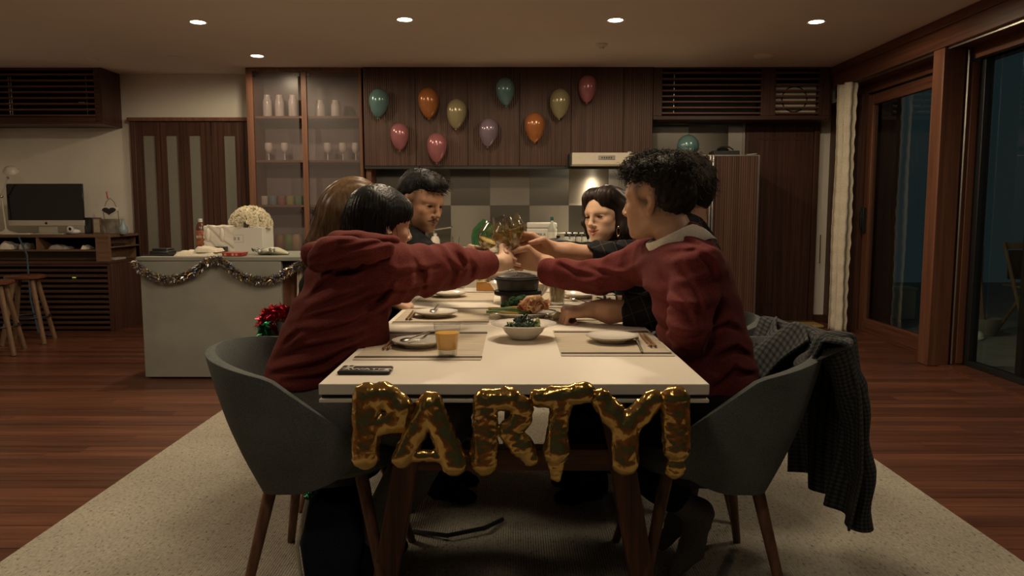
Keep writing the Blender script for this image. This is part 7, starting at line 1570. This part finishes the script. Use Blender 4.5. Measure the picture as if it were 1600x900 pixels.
# ------------------------------------------------------------------ checked coat over the right chair, tote bag under the left one
def check_mat():
    m, nt, b = _nt('checked_tweed'); b.inputs['Roughness'].default_value = .95; tc = _n(nt, 'ShaderNodeUVMap'); sx_ = _n(nt, 'ShaderNodeSeparateXYZ'); nt.links.new(tc.outputs[0], sx_.inputs[0]); acc = None
    for ax_ in ('X', 'Y'):
        mu = _n(nt, 'ShaderNodeMath', operation='MULTIPLY'); mu.inputs[1].default_value = 62; nt.links.new(sx_.outputs[ax_], mu.inputs[0]); fr_ = _n(nt, 'ShaderNodeMath', operation='FRACT'); nt.links.new(mu.outputs[0], fr_.inputs[0])
        gt = _n(nt, 'ShaderNodeMath', operation='GREATER_THAN'); gt.inputs[1].default_value = .55; nt.links.new(fr_.outputs[0], gt.inputs[0])
        if acc is None: acc = gt.outputs[0]
        else: ad = _n(nt, 'ShaderNodeMath', operation='ADD'); nt.links.new(acc, ad.inputs[0]); nt.links.new(gt.outputs[0], ad.inputs[1]); acc = ad.outputs[0]
    hf_ = _n(nt, 'ShaderNodeMath', operation='MULTIPLY'); hf_.inputs[1].default_value = .5; nt.links.new(acc, hf_.inputs[0])
    nt.links.new(_ramp(nt, hf_.outputs[0], [(.2, (.070, .068, .064)), (.5, (.030, .033, .034)), (.9, (.009, .012, .014))]), b.inputs['Base Color']); return m
MAT['tweed'] = check_mat()
def sheet(name, fn, nu, nv, mat, parent, su, sv, solid=.006):
    P = [[fn(i / (nu - 1), j / (nv - 1)) for j in range(nv)] for i in range(nu)]; o = MB().grid(P).build(name, mat, parent, smooth=80, solid=solid)
    uv = o.data.uv_layers.new(name='UVMap'); 
    for l in o.data.loops: i, j = divmod(l.vertex_index, nv); uv.data[l.index].uv = (i / (nu - 1) * su, j / (nv - 1) * sv)
    return o
ct = thing('checked_coat', 'dark checked tweed coat draped over the back of the right chair', 'coat', (.90, 2.2, .66))
def path(pl, t):
    L = [0]
    for a, c in zip(pl, pl[1:]): L.append(L[-1] + math.dist(a, c))
    s_ = t * L[-1]
    for i in range(len(pl) - 1):
        if s_ <= L[i + 1] + 1e-9: k = (s_ - L[i]) / (L[i + 1] - L[i]); return [pl[i][q] + (pl[i + 1][q] - pl[i][q]) * k for q in range(3)]
    return list(pl[-1])
def coat_back(u, v):
    # u along the chair rim (near -> far), v from inside the shell over the rim and down outside
    y = 1.99 + .42 * u; bow = 1 - (2 * (u - .5)) ** 2
    xr_ = .80 + .085 * bow; p = path([(xr_ - .16 - .02 * bow, 0, .47), (xr_ - .05, 0, .655), (xr_ - .012, 0, .755), (xr_ + .045, 0, .745), (xr_ + .07, 0, .62), (xr_ + .075, 0, .42), (xr_ + .055 + .03 * u, 0, .255 + .015 * math.sin(u * 9))], v)
    fold = (.012 + .022 * v) * math.sin(u * 15 + 1) + .012 * math.sin(u * 31 + v * 3)
    dn = max(0, v - .45) / .55
    return (p[0] + fold, y + .03 * math.sin(v * 6 + u * 5) - .05 * dn * (.5 - u), p[2] + .008 * math.sin(u * 20) * (1 - dn))
sheet('coat_body', coat_back, 56, 64, MAT['tweed'], ct, .50, 1.10)
def sleeve(u, v):
    a = u * 2 * pi; c = path([(.80, 2.06, .70), (.87, 2.06, .735), (.915, 2.05, .62), (.945, 2.04, .40), (.950, 2.04, .235)], v); r_ = .058 - .012 * v; return (c[0] + r_ * .62 * math.cos(a) + .006 * math.sin(v * 20 + a), c[1] + r_ * math.sin(a), c[2] + (.0 if v < .3 else 0) + r_ * .4 * math.cos(a) * (1 if v < .35 else 0))
sheet('coat_sleeve', sleeve, 25, 44, MAT['tweed'], ct, .30, .85, .004)
def lapel(u, v):
    return (.70 + .13 * v + .02 * math.sin(u * 6), 2.20 + .24 * u - .05 * v, .56 + .19 * v + .02 * math.sin(u * 9 + v * 4) + .03 * (u > .7) * (u - .7))
sheet('coat_lapel', lapel, 20, 20, MAT['tweed'], ct, .25, .25)
tg = thing('tote_bag', 'dark navy bag with pale piping standing under the left chair', 'bag', (-.52, 2.20, .012)); MAT['navy'] = fabric('navy_bag', (.010, .013, .022), (.022, .026, .038), 200)
MB().prism([(-.600, .0125), (-.46, .0125), (-.43, .16), (-.455, .27), (-.58, .29), (-.615, .15)], 2.10, 2.30).build('bag_body', MAT['navy'], tg, bevel=.02, segs=3)
MB().tube([(-.603, 2.095, .016), (-.617, 2.095, .15), (-.583, 2.095, .288)], .006, 8).build('bag_piping', MAT['curtain'], tg, smooth=1); MB().tube([(-.56, 2.2, .285), (-.55, 2.2, .325), (-.49, 2.2, .32), (-.475, 2.2, .272)], .007, 8).build('bag_handle', MAT['navy'], tg, smooth=1)
tp = B(2.72, 2.90, 7.10, 7.32, .001, .03).build('yellow_cloth', plain('yellow_cloth', (.42, .30, .10), .8, var=.15), None, bevel=.012); tag(tp, 'yellow folded cloth on the floor at the curtain foot', 'cloth')
st_ = MB().tube([(-.34, 2.5, .018), (-.22, 2.44, .03), (-.1, 2.5, .03), (-.04, 2.60, .02)], .008, 8).build('bag_strap', MAT['black'], None, smooth=1); tag(st_, 'black strap lying in a curve on the rug under the table', 'strap')
